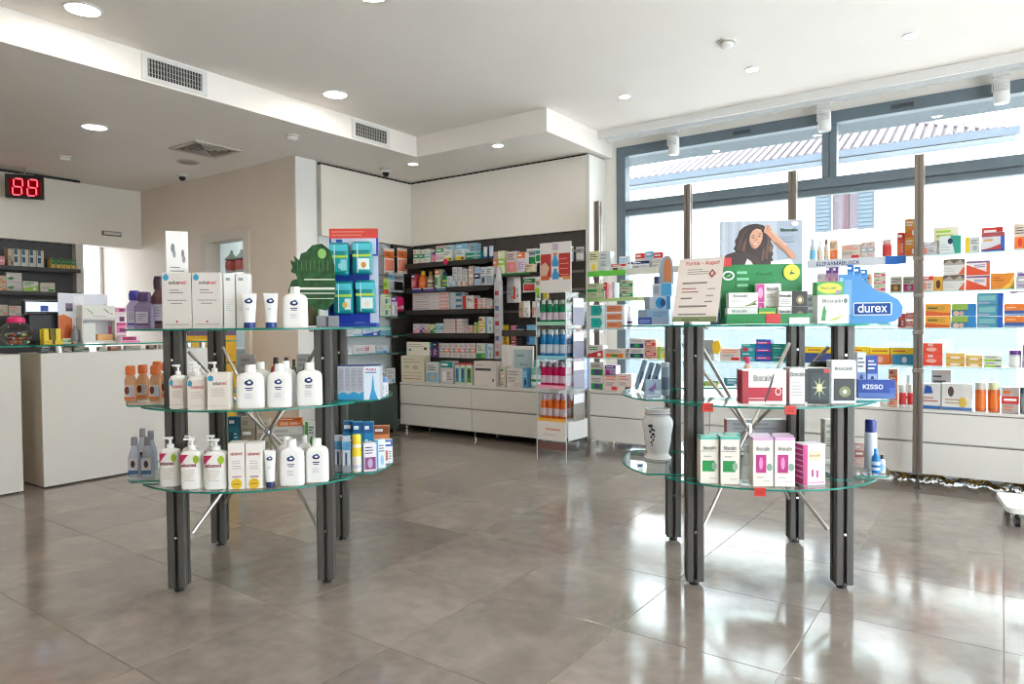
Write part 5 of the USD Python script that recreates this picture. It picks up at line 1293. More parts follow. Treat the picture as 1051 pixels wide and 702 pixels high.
# shelves
DSH = (1.905, 1.618, 1.368, 1.102, .828)
for k, z in enumerate(DSH):
    t = thing('dark_shelf', f'dark board shelf on the back wall, {ORD[k + 1]} from the top', 'shelf', (-5.05, 0, 0))
    part(t, 'board', bx(-.63, 5.86, z - .035, .585, 6.165, z), DARKB)
    part(t, 'front_lip', bx(-.63, 5.845, z - .055, .585, 5.86, z), mat('#2c2826', 0.5))
struct('trim_4', [('upright_board', bx(-5.885, 5.82, .08, -5.853, 6.16, 2.148), DARKB)], label='dark upright board left of the dark shelves by the corner')
YB = 5.87
W = 'top dark shelf'
row('top dark shelf', 'boxes on the top dark shelf', YB, DSH[0], [
    ((-5.531, 0.092, 0.163), 'box', '#dfe6d8', 'green', 'salmon', {'style': 4}), ((-5.439, 0.076, 0.157), 'box', '#dfe6d8', 'green', 'salmon', {'style': 4}), ((-5.356, 0.075, 0.156), 'box', '#e4e8e0', 'aqua', 'grey', {'style': 4}),
    ((-5.273, 0.059, 0.112), 'jar', 'pink', 'pink', 'white', {'cap': 'purple'}),
    ((-5.171, 0.117, 0.149), 'box', '#e2e8e2', 'green', 'pink', {'style': 1}), ((-5.044, 0.108, 0.124), 'box', '#e8ece8', 'yellow', 'green', {'style': 0}), ((-4.871, 0.126, 0.123), 'box', '#d8e6ea', 'yellow', 'brown', {'style': 0}),
    ((-4.685, 0.204, 0.084), 'stack2', 'teal', 'silver', 'green', {'style': 1}),
    ((-4.537, 0.053, 0.126), 'tube', '#d4e0f0', 'sky', 'navy', {'cap': '#3a5fa8'}), ((-4.461, 0.059, 0.131), 'tube', '#c4d6f0', 'sky', 'navy', {'cap': '#3a5fa8'})])
row('rear row, top dark shelf', 'rear boxes on the top dark shelf', 5.97, DSH[0], [
    ((-5.244, 0.133, 0.196), 'box', '#c9a8b0', 'red', 'grey', {}), ((-5.097, 0.131, 0.191), 'box', '#b4d4de', 'sky', 'white', {}), ((-4.94, 0.156, 0.196), 'box', '#9cc4d4', 'sky', 'teal', {}), ((-4.785, 0.125, 0.19), 'box', '#8fb8cc', 'grey', 'sky', {})])
row('second dark shelf', 'boxes on the second dark shelf', YB, DSH[1], [
    ((-5.573, 0.07, 0.166), 'box', '#d04a54', 'purple', 'pink', {'style': 1}), ((-5.465, 0.099, 0.2), 'bottle', 'orange', 'orange', 'salmon', {'cap': 'yellow'}), ((-5.341, 0.075, 0.188), 'bottle', '#a88f80', 'beige', 'brown', {'cap': 'gold'}),
    ((-5.207, 0.073, 0.203), 'box', '#c8dcc0', 'orange', 'green', {'style': 1}), ((-5.119, 0.073, 0.172), 'bottle', 'green', 'lime', 'purple', {'cap': 'navy'}),
    ((-5.03, 0.069, 0.119), 'box', '#d5e0e6', 'grey', 'sky', {'style': 6}), ((-4.948, 0.071, 0.217), 'box', '#d4d6d8', 'grey', 'sky', {'style': 6}), ((-4.874, 0.063, 0.208), 'box', '#d6d4d4', 'grey', 'salmon', {'style': 6}), ((-4.804, 0.062, 0.188), 'box', '#d8d4d2', 'grey', 'salmon', {'style': 6}),
    ((-4.719, 0.068, 0.215), 'box', '#d6b8aa', 'beige', 'white', {'style': 4}), ((-4.634, 0.074, 0.2), 'box', '#b4c8e0', 'navy', 'sky', {'style': 4}), ((-4.55, 0.066, 0.195), 'box', '#dfe4ea', 'grey', 'navy', {'style': 5}), ((-4.468, 0.072, 0.196), 'box', '#e4e6ea', 'grey', 'sky', {'style': 5})])
row('third dark shelf', 'boxes on the third dark shelf', YB, DSH[2], [
    ((-5.32, 0.56, 0.194), 'stack5', '#e4dcdc', 'salmon', 'grey', {'draw': lambda P: P.rect(0, .0, .015, 1, '#4a3038').rect(.02, .05, .99, .16, '#c9a8a8').rect(.75, .16, .99, .7, '#f0a49a').lines(.08, .3, .7, .75, 1, '#b4a4a8', .4, 1)}),
    ((-4.938, 0.176, 0.187), 'stack3', '#c4ccd4', 'teal', 'white', {'draw': lambda P: P.rect(.5, .3, .98, .8, '#3f7f94').rect(.05, .2, .4, .3, '#e4e8ea')}),
    ((-4.761, 0.154, 0.144), 'box', '#e2dcd8', 'red', 'white', {'style': 2}), ((-4.599, 0.15, 0.113), 'stack2', '#e0d4d0', 'red', 'salmon', {'style': 2}), ((-4.472, 0.081, 0.094), 'box', '#dcd4d2', 'grey', 'salmon', {'style': 6})], .12)
row('fourth dark shelf', 'boxes on the fourth dark shelf', YB, DSH[3], [
    ((-5.542, 0.1, 0.106), 'box', '#e0dce4', 'pink', 'lilac', {'style': 3}), ((-5.45, 0.069, 0.106), 'box', '#d0c4e0', 'purple', 'lilac', {'style': 3}), ((-5.371, 0.075, 0.1), 'box', '#e8d8d4', 'salmon', 'yellow', {'style': 3}), ((-5.288, 0.074, 0.099), 'box', '#d6e2c4', 'green', 'yellow', {'style': 3}), ((-5.187, 0.105, 0.11), 'box', '#cfe4ea', 'teal', 'sky', {'style': 4}),
    ((-4.984, 0.27, 0.157), 'stack4', '#e8e0dc', 'red', 'salmon', {'draw': lambda P: P.rect(.0, .1, 1, .2, '#c98a8a').rect(.64, 0, .7, 1, '#b03038').lines(.05, .4, .55, .8, 1, '#c4b4b0', .5, 2)}), ((-4.77, 0.131, 0.086), 'stack2', '#e4d0cc', 'pink', 'salmon', {'style': 6}),
    ((-4.657, 0.054, 0.122), 'box', '#c4d48a', 'green', 'yellow', {'style': 1}), ((-4.574, 0.087, 0.179), 'box', '#e6e0c8', 'yellow', 'red', {'style': 4}), ((-4.478, 0.092, 0.173), 'box', '#dfe4e6', 'sky', 'grey', {'style': 2})], .11)
row('fifth dark shelf', 'boxes on the fifth dark shelf', YB, DSH[4], [
    ((-5.363, 0.15, 0.162), 'box', '#5a58a8', 'teal', 'purple', {'style': 1}), ((-5.248, 0.067, 0.169), 'box', '#6a4a8a', 'navy', 'pink', {'style': 1})] +
    [([(-5.156, 0.073, 0.158), (-5.078, 0.072, 0.159), (-5, 0.071, 0.16), (-4.924, 0.07, 0.161), (-4.848, 0.07, 0.161), (-4.773, 0.069, 0.162), (-4.7, 0.068, 0.163)][i], 'box', '#e0dede', ['grey', 'salmon', 'grey', 'salmon', 'pink'][i % 5], ['salmon', 'grey', 'pink'][i % 3], {'style': 4}) for i in range(7)] +
    [((-4.595, 0.116, 0.164), 'box', '#e0e4d4', 'green', 'lime', {'style': 0}), ((-4.479, 0.095, 0.16), 'box', '#d8e0e6', 'sky', 'grey', {'style': 2})], .11)
# flat purple packs along the edge of the second shelf
for k, (a, b, c) in enumerate(((423.5, 433, '#3a3f9a'), (434.5, 446, '#6a4a9a'), (448, 458, '#4a78a8'))):
    (xc, w_, h_) = [(-5.497, 0.145, 0.074), (-5.316, 0.171, 0.067), (-5.128, 0.145, 0.06)][k]
    t = thing('shelf_card', ['dark blue', 'purple', 'steel blue'][k] + ' price card clipped to the edge of the second dark shelf', 'price tag', (xc, 5.842, 1.575), 0, 'cards on the second dark shelf edge')
    part(t, 'card', cham(w_ * .95, .004, .045, .0008), mat(c, 0.4)); part(t, 'white_strip', bx(-w_ * .46, -.0028, .03, w_ * .46, -.002, .042), mat('#e4dfe4', 0.4))
t = thing('shelf_flag', 'bright pink round flag on the edge of the top dark shelf', 'sign', ((-5.052, 5.84, 1.894)), 0)
part(t, 'disc', stand_up(extrude(Point(0, .0).buffer(.033), .004)), mat('#e8125e', 0.4))

# things on the long worktop
ZT = .555
row('white worktop of the back wall', 'boxes on the back worktop', 5.68, ZT, [
    ((-5.128, 0.18, 0.227), 'box', '#d4dad8', 'sky', 'beige', {'style': 5}), ((-4.916, 0.174, 0.243), 'box', '#d8d0d4', 'teal', 'white', {'style': 1}),
    ((-4.395, 0.289, 0.256), 'box', '#e9dfda', 'grey', 'white', {'d': .14, 'draw': lambda P: P.rect(.06, .62, .78, .72, '#4a4c58').rect(.85, .18, .92, .3, '#6a6c78').lines(.1, .8, .6, .9, 1, '#b9b0ac', .4, 1)}),
    ((-4.16, 0.068, 0.212), 'box', '#ddd0c4', 'beige', 'teal', {'style': 4}), ((-4.029, 0.169, 0.191), 'box', '#e2dad6', 'grey', 'beige', {'style': 6, 'd': .12})], .1)
for k, (sp, c) in enumerate((((-4.777, 0.061, 0.226), '#3a8fb8'), ((-4.699, 0.067, 0.228), '#2f9ab8'), ((-4.612, 0.08, 0.23), '#5a9a3a'))):
    t = thing('toothpaste_box', ['blue', 'light blue', 'green'][k] + ' upright narrow box with red top on the back worktop', 'box', (sp[0], 5.72, ZT), 0, 'upright boxes with red tops')
    carton(t, sp[1] * .96, .06, sp[2], '#dfe8d4', lambda P: (P.rect(.12, .1, .88, .78, c), P.rect(.3, .3, .6, .7, '#2a4a6a')))
    part(t, 'red_top', cham(sp[1] * .97, .061, .02, .001, (0, 0, sp[2] - .018)), mat('#c83a3a', 0.4))
# cream display of stacked drawers at the left end
sp = (-5.413, 0.323, 0.446)
t = thing('counter_display', 'cream cardboard counter display with printed lines at the left end of the back worktop', 'display', (sp[0], 5.72, ZT), 6)
part(t, 'body', cham(sp[1], .12, sp[2] * .66, .002), mat('#e6dcc4', 0.45)); part(t, 'header', cham(sp[1], .012, sp[2] * .345, .001, (0, .05, sp[2] * .66)), mat('#efe8d8', 0.45))
P = Print(sp[1] * .96, sp[2] * .62, -.06, z0=.01)
P.lines(.08, .72, .9, .94, 2, '#b9a888', .3, 1).oval(.25, .58, .12, .08, '#c9bca4').oval(.62, .56, .14, .09, '#c4b8a0').rect(.06, .34, .94, .36, '#b4a48a').rect(.06, .2, .94, .22, '#b4a48a').lines(.1, .04, .9, .16, 1, '#c9a48a', .4, 2)
P.build(t)
P = Print(sp[1] * .96, sp[2] * .33, .044, z0=sp[2] * .67)
P.lines(.08, .6, .9, .9, 2, '#9aa4a0', .3, 3).oval(.84, .5, .07, .12, '#4a4450').oval(.14, .4, .06, .1, '#4aa4a4')
P.build(t, 'header_print')
# two white framed cards
for k, (sp, yy, nm, lb) in enumerate((((-4.195, 0.125, 0.428), 5.80, 'white_card', 'plain white folded card behind the framed pale blue sign'), ((-4.007, 0.267, 0.419), 5.82, 'framed_sign', 'white framed pale blue sign standing on the back worktop'))):
    t = thing(nm, lb, 'sign', (sp[0], yy, ZT), 0)
    part(t, 'frame', cham(sp[1], .02, sp[2], .002), mat('#efece8', 0.4))
    if k:
        P = Print(sp[1] * .9, sp[2] * .9, -.01, z0=sp[2] * .05)
        P.rect(.06, .06, 1, .96, '#b4cdd2').lines(.2, .72, .8, .86, 1, '#7f979c', .3, 1).text('Biolinfa', .58, .52, .02, '#5f7a80', True, .6).lines(.2, .25, .9, .35, 1, '#8fa8ac', .3, 2)
        P.build(t)
    else:
        part(t, 'fold_line', bx(-.001, -.0108, .004, .001, -.0101, sp[2] - .004), mat('#c4c0ba', 0.5))
row('white worktop beside the clear tower', 'bottles on the back worktop', 5.72, ZT, [
    ((-3.922, 0.066, 0.197), 'box', '#5a9ac0', 'sky', 'navy', {'style': 2}), ((-3.81, 0.099, 0.279), 'bottle', '#8fc4b4', '#dfe8e4', 'green', {'cap': '#4a9a8a', 'mt': tinted('#9ad0c0')})])
t = thing('shelf_tower', 'narrow pale upright dispenser column at the left edge of the peg panel', 'dispenser', (*(-4.365, 5.9), 0))
part(t, 'column', bx(-.04, -.03, .828, .03, .03, 1.66), mat('#c9c8cc', 0.4)); part(t, 'cone_top', lathe([(.036, 1.66), (.02, 1.80), (0, 1.80)], 16), mat('#d9dade', 0.35), 40)
P = Print(.06, .80, -.03, x0=-.035, z0=.84)
for k in range(9): P.rect(.1, .03 + k * .1, .9, .09 + k * .1, ['#b84a54', '#c9a0a8', '#6a78a0', '#b9b4bc'][k % 4])
P.build(t)

# peg panel: rails with hanging packs
RAILS = (1.93, 1.60, 1.38)
for k, z in enumerate((1.945, 1.735, 1.55, 1.335, 1.10)):
    t = thing('peg_rail', f'thin metal peg rail on the dark peg panel, {ORD[k + 1]} from the top', 'rail', (-3.96, 6.15, z))
    part(t, 'bar', bx(-.60, -.008, -.012, .50, .014, .012), mat('#8a8580', 0.4)); [part(t, 'end_cap', bx(a - .005, -.012, -.015, a + .005, .01, .015), mat('#5a5652', 0.4)) for a in (-.60, .50)]
t = thing('peg_shelf', 'narrow dark shelf with a green lip on the peg panel', 'shelf', (-4.10, 5.97, 1.735))
part(t, 'board', bx(-.44, -.05, -.03, .12, .18, -.004), DARKB); part(t, 'green_lip', bx(-.44, -.056, -.018, .12, -.05, .0), mat('#1f8a3f', 0.4))
t = thing('peg_shelf', 'dark fascia board low on the peg panel over the hanging sachets', 'shelf', (-4.05, 5.97, 1.21))
part(t, 'board', bx(-.35, -.062, -.14, .25, -.056, -.075), DARKB); part(t, 'arm', [bx(a, -.056, -.085, a + .012, .19, -.078) for a in (-.348, .236)], DARKB)
def hang(where, group, Y, entries):
    for i, ((xc, w_, h_), zz, kind, b, c1, c2) in enumerate(entries):
        SEED[0] += 1
        nm = 'hanging_sachet' if kind == 'p' else 'blister_card'
        t = thing(nm, f'{cn(b)} {"sachet" if kind == "p" else "carded pack"} with {cn(c1)} print, {ORD[i + 1]} in {where}', 'packet', (xc, Y - .036 * (i % 2), zz), 0, group)
        (pouch if kind == 'p' else card_pack)(t, w_, h_, .03, b, c1, c2, SEED[0])
row('green-lipped peg shelf', 'boxes on the green-lipped peg shelf', 5.925, 1.735, [
    ((-4.431, 0.059, 0.236), 'box', '#d8b4a8', 'salmon', 'beige', {'style': 4}), ((-4.349, 0.09, 0.241), 'box', '#dfe6b8', 'lime', 'white', {'style': 4}), ((-4.216, 0.139, 0.227), 'box', '#dcc8c4', 'salmon', 'pink', {'style': 5}), ((-4.09, 0.099, 0.209), 'box', '#e2d4dc', 'orange', 'lilac', {'style': 1}), ((-3.986, 0.085, 0.082), 'box', '#d8c8a8', 'brown', 'beige', {'style': 6})], .07)
hang('the top peg row', 'packs in the top peg row', 6.02, [
    ((-4.021, 0.129, 0.186), 1.80, 'c', 'white', 'grey', 'green'), ((-3.899, 0.103, 0.147), 1.83, 'c', 'white', 'aqua', 'green'), ((-3.833, 0.066, 0.123), 1.66, 'c', 'beige', 'beige', 'white'), ((-3.776, 0.118, 0.184), 1.80, 'p', 'white', 'salmon', 'green'), ((-3.653, 0.104, 0.15), 1.82, 'p', 'silver', 'pink', 'sky'), ((-3.544, 0.091, 0.152), 1.82, 'c', 'white', 'grey', 'sky'), ((-3.443, 0.09, 0.145), 1.82, 'c', 'silver', 'grey', 'white')])
hang('the second peg row', 'packs in the second peg row', 6.02, [
    ((-4.291, 0.109, 0.284), 1.425, 'p', 'silver', 'grey', 'salmon'), ((-4.186, 0.088, 0.269), 1.425, 'p', 'white', 'red', 'grey'), ((-4.055, 0.161, 0.163), 1.53, 'c', 'white', 'green', 'red'), ((-3.923, 0.067, 0.247), 1.44, 'c', 'white', 'beige', 'lime'), ((-3.848, 0.072, 0.244), 1.44, 'c', 'beige', 'lime', 'yellow')])
hang('the third peg row', 'packs in the third peg row', 6.02, [
    ((-4.148, 0.075, 0.176), 1.265, 'p', 'beige', 'beige', 'salmon'), ((-4.064, 0.081, 0.174), 1.265, 'p', 'white', 'beige', 'grey'), ((-3.972, 0.092, 0.171), 1.265, 'p', 'white', 'salmon', 'beige'), ((-3.536, 0.085, 0.225), 1.19, 'c', 'white', 'lilac', 'grey'), ((-3.443, 0.09, 0.233), 1.19, 'p', 'silver', 'lilac', 'white')])
hang('the fourth peg row', 'packs in the fourth peg row', 6.02, [
    ((-4.424, 0.052, 0.235), .95, 'c', 'red', 'navy', 'red'), ((-4.343, 0.084, 0.29), .90, 'p', 'yellow', 'orange', 'yellow'), ((-4.253, 0.083, 0.284), .90, 'p', 'pink', 'red', 'pink'), ((-4.154, 0.101, 0.223), .95, 'c', 'navy', 'grey', 'black'), ((-4.033, 0.117, 0.208), .98, 'p', 'sky', 'blue', 'sky'), ((-3.445, 0.095, 0.21), .98, 'c', 'white', 'salmon', 'beige')])

# clear acrylic tower with mouthwash bottles
TX0, TX1, TY0, TY1 = -3.335, -3.035, 5.06, 5.42
t = thing('acrylic_tower', 'clear acrylic display tower on the floor with green, blue, pink and orange bottles', 'display', ((TX0 + TX1) / 2, (TY0 + TY1) / 2, 0))
hw, hd = (TX1 - TX0) / 2, (TY1 - TY0) / 2
TIER = (.365, .655, .91, 1.205)
for sx in (-1, 1):
    part(t, 'side_wall', bx(sx * hw - .003 if sx > 0 else -hw - .003, -hd, 0.0, sx * hw + .003 if sx > 0 else -hw + .003, hd, 1.47), CLEARP)
part(t, 'back_wall', bx(-hw + .003, hd - .006, 0, hw - .003, hd, 1.47), CLEARP)
for sx in (-1, 1): part(t, 'front_edge', bx(sx * hw - .004, -hd - .005, 0, sx * hw + .004, -hd, 1.47), mat('#c9c9cc', 0.2))
for k, z in enumerate(TIER):
    part(t, 'tier_shelf', bx(-hw + .003, -hd, z - .006, hw - .003, hd - .006, z), CLEARP)
    part(t, 'tier_lip', bx(-hw + .003, -hd - .004, z - .02, hw - .003, -hd, z + .012), mat(['#f0b04a', '#f0a4b8', '#8fd0e4', '#a4d8c0'][k], 0.2))
part(t, 'sign_board', cham(2 * hw - .01, .006, .165, .001, (0, -hd - .008, .185)), mat('#e4dcd6', 0.4))
P = Print(2 * hw - .03, .15, -hd - .011, z0=.19)
P.lines(.3, .5, .85, .75, 1, '#d89a7a', .4, 2).lines(.2, .2, .9, .4, 2, '#c9bcb4', .4, 3)
P.build(t)
part(t, 'side_sign', bx(hw + .0032, -hd + .02, .185, hw + .0055, hd, .35), mat('#dcd8d4', 0.4))
part(t, 'base_panel', bx(-hw + .004, -hd + .006, .10, hw - .004, -hd + .010, .165), mat('#7a5450', 0.4))
# header with red print and blue bottles
part(t, 'header', cham(2 * hw + .02, .008, .44, .002, (.0, -hd + .08, 1.47)), mat('#e6e0dc', 0.4))
P = Print(2 * hw, .43, -hd + .076, z0=1.475)
P.rect(0, .3, 1, .78, '#b8302c').rect(.36, .25, .62, 1, '#e0d8d8').poly([(0, .3), (.2, .34), (.3, .5), (.16, .62), (0, .55)], '#d8b49a').rect(0, .25, .3, .34, '#c9603a').rect(.76, .25, 1, .32, '#d8903a').rect(.66, .34, .95, .36, '#d88a80').rect(.66, .46, .92, .48, '#d88a80').rect(.66, .56, .94, .58, '#d88a80').rect(.66, .66, .9, .68, '#d88a80')
P.poly([(.40, .52), (.60, .52), (.62, .60), (.56, .68), (.54, .74), (.46, .74), (.44, .68), (.38, .60)], '#3a9ad0').poly([(.40, .26), (.62, .26), (.63, .36), (.56, .42), (.55, .48), (.46, .48), (.44, .42), (.39, .36)], '#3a9ad0').rect(.44, .74, .56, .80, '#d88a5a').rect(.42, .85, .60, .98, '#c4b0c4')
P.build(t, 'header_print')
def wash(c, cap, h, lb, x, y, z):
    q = thing('mouthwash_bottle', lb, 'bottle', (x, y, z), 0, 'mouthwash bottles in the acrylic tower')
    part(q, 'body', loft([(0, .028, .02), (.004, .031, .023), (h * .5, .031, .023), (h * .6, .026, .02), (h * .66, .030, .022), (h * .8, .014, .013), (h * .84, .012, .012)], 18, power=2.5), tinted(c), 40)
    part(q, 'cap', lathe([(0, h * .83), (.016, h * .83), (.015, h), (0, h)], 14), mat(cap, 0.3), 40)
    part(q, 'wrap_label', loft([(h * .14, .0318, .0238), (h * .46, .0318, .0238)], 18, cap=False, power=2.5), mat(['#c9b8c4', '#b9c8d8', '#d8b8cc', '#c4b0b4'][wash.k % 4], 0.4), 40)
    return q
wash.k = 0
tiers = [(.365, 'orange', '#b4a0b8', 'orange', .205), (.655, '#d8206a', '#b9a8b8', 'pink', .20), (.91, '#1f90d0', '#b4c4cc', 'blue', .235), (1.205, '#0f8a5a', '#a8c0b4', 'green', .20)]
for (z, c, cap, nm, h) in tiers:
    first = None
    for j in range(3):
        for i in range(4):
            wash.k = {'orange': 3, 'pink': 2, 'blue': 1, 'green': 0}[nm]
            lb = f'{nm} mouthwash bottle, {["front", "middle", "back"][j]} row of its tier, {ORD[i + 1]} from left'
            x, y = TX0 + .042 + i * .066, TY0 + .05 + j * .095
            if first is None: first = wash(c, cap, h, lb, x, y, z)
            else: dup(first, lb, (x, y, z))
# grey cards standing beside the tower tiers
for k, z in enumerate(TIER):
    t = thing('tower_card', f'grey and white card on the right side of the acrylic tower, {["lowest", "second", "third", "topmost"][k]} tier', 'sign', (TX1 + .008, TY0 + .20, z - .02), 90, 'cards on the side of the acrylic tower')
    part(t, 'card', cham(.19, .003, .24, .0008), mat('#77748a' if k != 0 else '#8a827c', 0.4)); part(t, 'white_top', bx(-.09, -.0024, .155, .09, -.0016, .235), mat('#e0dce2', 0.4))
# blue and magenta box on the worktop right of the tower
sp = (-3.368, 0.109, 0.321)
t = thing('medicine_box', 'blue box with a magenta corner at the right end of the back worktop', 'box', (sp[0], 5.92, .555), 0)
carton(t, sp[1], .10, sp[2], '#3a5a8a', lambda P: (P.rect(0, .55, .6, 1, '#c8207a'), P.lines(.1, .1, .9, .45, 3, '#8aa4c8', .3, 2)))

# ---------------------------------------------------------------- left wall: pale shelves behind the left stand
for k, z in enumerate((1.30, 1.08, .885)):
    t = thing('glass_wall_shelf', f'small glass shelf on the pale left wall, {["topmost", "middle", "lowest"][k]} of three', 'shelf', (-5.93, 5.18, z))
    g = part(t, 'sheet', bx(0, -.40, -.008, .30, .62, 0), SHELFG); part(t, 'bracket', [bx(0, -.38, -.03, .2, -.37, -.008), bx(0, .58, -.03, .2, .59, -.008)], STEEL)
    part(t, 'polished_edge', bx(.3002, -.40, -.008, .302, .62, 0), EDGEG)
row('middle small glass shelf of left wall', 'boxes on the left wall shelves', 0, 1.08, [
    ((5.006, 0.258, 0.086), 'box', '#d9e0e8', 'grey', 'sky', {'style': 6}), ((5.271, 0.244, 0.084), 'box', '#cfe0ec', 'blue', 'sky', {'style': 3}), ((5.49, 0.166, 0.06), 'box', '#7fb4cc', 'teal', 'sky', {'style': 1})], .1, 'x', -5.65)
row('lowest small glass shelf of left wall', 'boxes on the left wall shelves', 0, .885, [
    ((4.937, 0.12, 0.075), 'box', '#cfd4da', 'grey', 'white', {'style': 6}), ((5.172, 0.323, 0.1), 'box', '#e2e2e6', 'red', 'grey', {'draw': lambda P: P.text('W', .62, .3, P.h * .5, '#c8283a', True).lines(.1, .3, .5, .7, 2, '#b06a70', .3, 2).rect(.0, 0, 1, .12, '#c4ccd8')}), ((5.43, 0.164, 0.081), 'box', '#d4dbe2', 'sky', 'blue', {'style': 0})], .1, 'x', -5.65)
row('top small glass shelf of left wall', 'boxes on the left wall shelves', 0, 1.30, [
    ((5.528, 0.091, 0.246), 'stack2', '#dfe6da', 'lime', 'green', {'style': 1}), ((5.635, 0.093, 0.227), 'box', '#d9d0d8', 'purple', 'white', {'style': 1})], .08, 'x', -5.65)
row('dark green low cabinet', 'small boxes on the dark low cabinet', 0, .54, [
    ((5.394, 0.118, 0.156), 'box', '#c9d0da', 'blue', 'grey', {'style': 6}), ((5.536, 0.137, 0.17), 'box', '#d9dce0', 'grey', 'sky', {'style': 6})], .1, 'x', -5.62)
for k, (sp, zz, b, c1, c2, kind) in enumerate((((5.686, 0.164, 0.284), 1.80, '#f0dcd0', 'orange', 'salmon', 'c'), ((5.865, 0.162, 0.299), 1.80, '#efe0d8', 'orange', 'salmon', 'c'), ((5.833, 0.177, 0.23), 1.58, '#d8dcdc', 'grey', 'black', 'c'), ((5.682, 0.094, 0.233), 1.58, '#c9d4d8', 'sky', 'grey', 'c'),
                                               ((5.597, 0.077, 0.27), 1.46, '#c8e07a', 'lime', 'red', 'c'), ((5.76, 0.143, 0.162), 1.36, '#e8206a', 'pink', 'magenta', 'p'))):
    lb = ['white carded pack with orange print, left of two by the dark corner', 'white carded pack with orange print, right of two by the dark corner', 'pale card with a black emblem on the left wall by the corner', 'pale blue card hanging beside the black-emblem card', 'lime green card hanging just right of the blue pack display', 'bright pink hanging pouch on the left wall near the corner'][k]
    t = thing('blister_card' if kind == 'c' else 'hanging_sachet', lb, 'packet', ((-5.78, -5.745, -5.78, -5.745, -5.745, -5.70)[k], sp[0], zz), 90, 'packs hanging on the left wall')
    (card_pack if kind == 'c' else pouch)(t, sp[1], sp[2], .03, b, c1, c2, 200 + k)
for k, z in enumerate((1.995, 1.775, 1.64)):
    t = thing('wall_rail', f'thin chrome hanging rail on the pale left wall, {["top", "middle", "lower"][k]} one', 'rail', (-5.80, 5.62, z))
    part(t, 'bar', rod([0, -.55, 0], [0, .50, 0], .006, 8), CHROME); part(t, 'bracket', [rod([0, -.3, 0], [-.13, -.3, 0], .005, 6), rod([0, .45, 0], [-.13, .45, 0], .005, 6)], CHROME)

# ================================================================ GLASS SHELVES BEFORE THE WINDOW
YPOLE = 5.68
POLEM = mat('#857c74', 0.36, 0.7)
POLES = (-3.052, -2.192, -1.340, -.487, .37)
PN = ('first, behind the clear tower', 'second, behind the price notice', 'third, behind the woman poster', 'fourth, at the right of the stand', 'fifth, beyond the right picture edge')
WZ = (1.67, 1.41, 1.147, .875)
for k, x in enumerate(POLES):
    t = thing('shelf_pole', f'tall steel shelf pole before the window, {PN[k]}', 'pole', (x if k else (-3.186, 5.92, 2.408)[0], YPOLE if k else 5.92, 0))
    y_, z_ = (YPOLE, .11) if k else (5.92, .557)
    p = sbox(-.03, -.03, .03, .03).buffer(-.005).buffer(.005, quad_segs=3)
    for a in range(4): p = p.difference(affinity.rotate(sbox(-.006, .018, .006, .04), 90 * a, origin=(0, 0)))
    part(t, 'tube', extrude(p, 2.365 - z_, z_), POLEM); part(t, 'end_cap', cham(.058, .058, .006, .002, (0, 0, 2.3655)), mat('#6f6a66', 0.4))
    if k: part(t, 'foot', [cyl(.008, .11, (0, 0, .006), 12), cyl(.022, .008, (0, 0, 0), 18), cyl(.012, .03, (0, 0, .04), 12)], mat('#3a3836', 0.4))
    for z in WZ: part(t, 'clamp', [cham(.07, .07, .03, .004, (0, 0, z - .045))] if not k else [cham(.07, .07, .03, .004, (0, 0, z - .045)), rod([0, .03, z - .03], [0, .10, z - .018], .007, 8)], mat('#a09a94', 0.3, 0.8))
BAY = ('left', 'second', 'third', 'right')
for b in range(4):
    for k, z in enumerate(WZ):
        pa = POLES[b] if b else -3.20
        t = thing('window_shelf', f'glass shelf before the window, {ORD[k + 1]} from the top, {["between the first two poles", "between second and third pole", "behind the woman poster and leg", "right of the last visible pole"][b]}', 'shelf', ((pa + POLES[b + 1]) / 2, 0, z), 0)
        w_ = POLES[b + 1] - pa - .006
        part(t, 'sheet', bx(-w_ / 2, YPOLE + .045, -.008, w_ / 2, YPOLE + .36, 0), SHELFG); part(t, 'polished_edge', bx(-w_ / 2, YPOLE + .0435, -.0078, w_ / 2, YPOLE + .0447, -.0002), mat('#b9dcd4', 0.15))
def strip(x0, x1, z, h, c, lb, txt=None):
    t = thing('shelf_strip', lb, 'shelf label', ((x0 + x1) / 2, YPOLE + .0415, z), 0)
    part(t, 'strip', cham(x1 - x0, .003, h, .0008, (0, 0, -h * .75)), mat(c, 0.4))
    if txt: txt(t, x1 - x0, h)
YF = 5.77
xa = lambda v: v[0]
strip(-3.19, -2.80, 1.675, .05, '#6ad04a', 'bright green strip on the upper left window shelf edge')
strip(-2.79, -2.20, 1.68, .06, '#e0e0d4', 'long cream label strip on the upper left window shelf edge', lambda t, w, h: part(t, 'seam', bx(-.02, -.0022, -h * .7, -.016, -.0015, h * .22), mat('#b9b9ac', 0.5)))
strip(-3.19, -2.42, 1.425, .03, '#b9cf8a', 'pale green strip on the second left window shelf edge')
def blue_tip(t, w, h):
    part(t, 'blue_end', bx(w * .30, -.0024, -h * .74, w * .495, -.0016, h * .24), mat('#2a6fc4', 0.4))
    m = text('ELIFARMABLOCK', h * .42, .001, True); m.apply_translation([-w * .18, -.0016, -h * .5]); part(t, 'lettering', m, mat('#3a4a78', 0.4))
strip(-1.24, -.57, 1.66, .062, '#d9dde6', 'pale strip with blue lettering and a blue end on the upper window shelf', blue_tip)

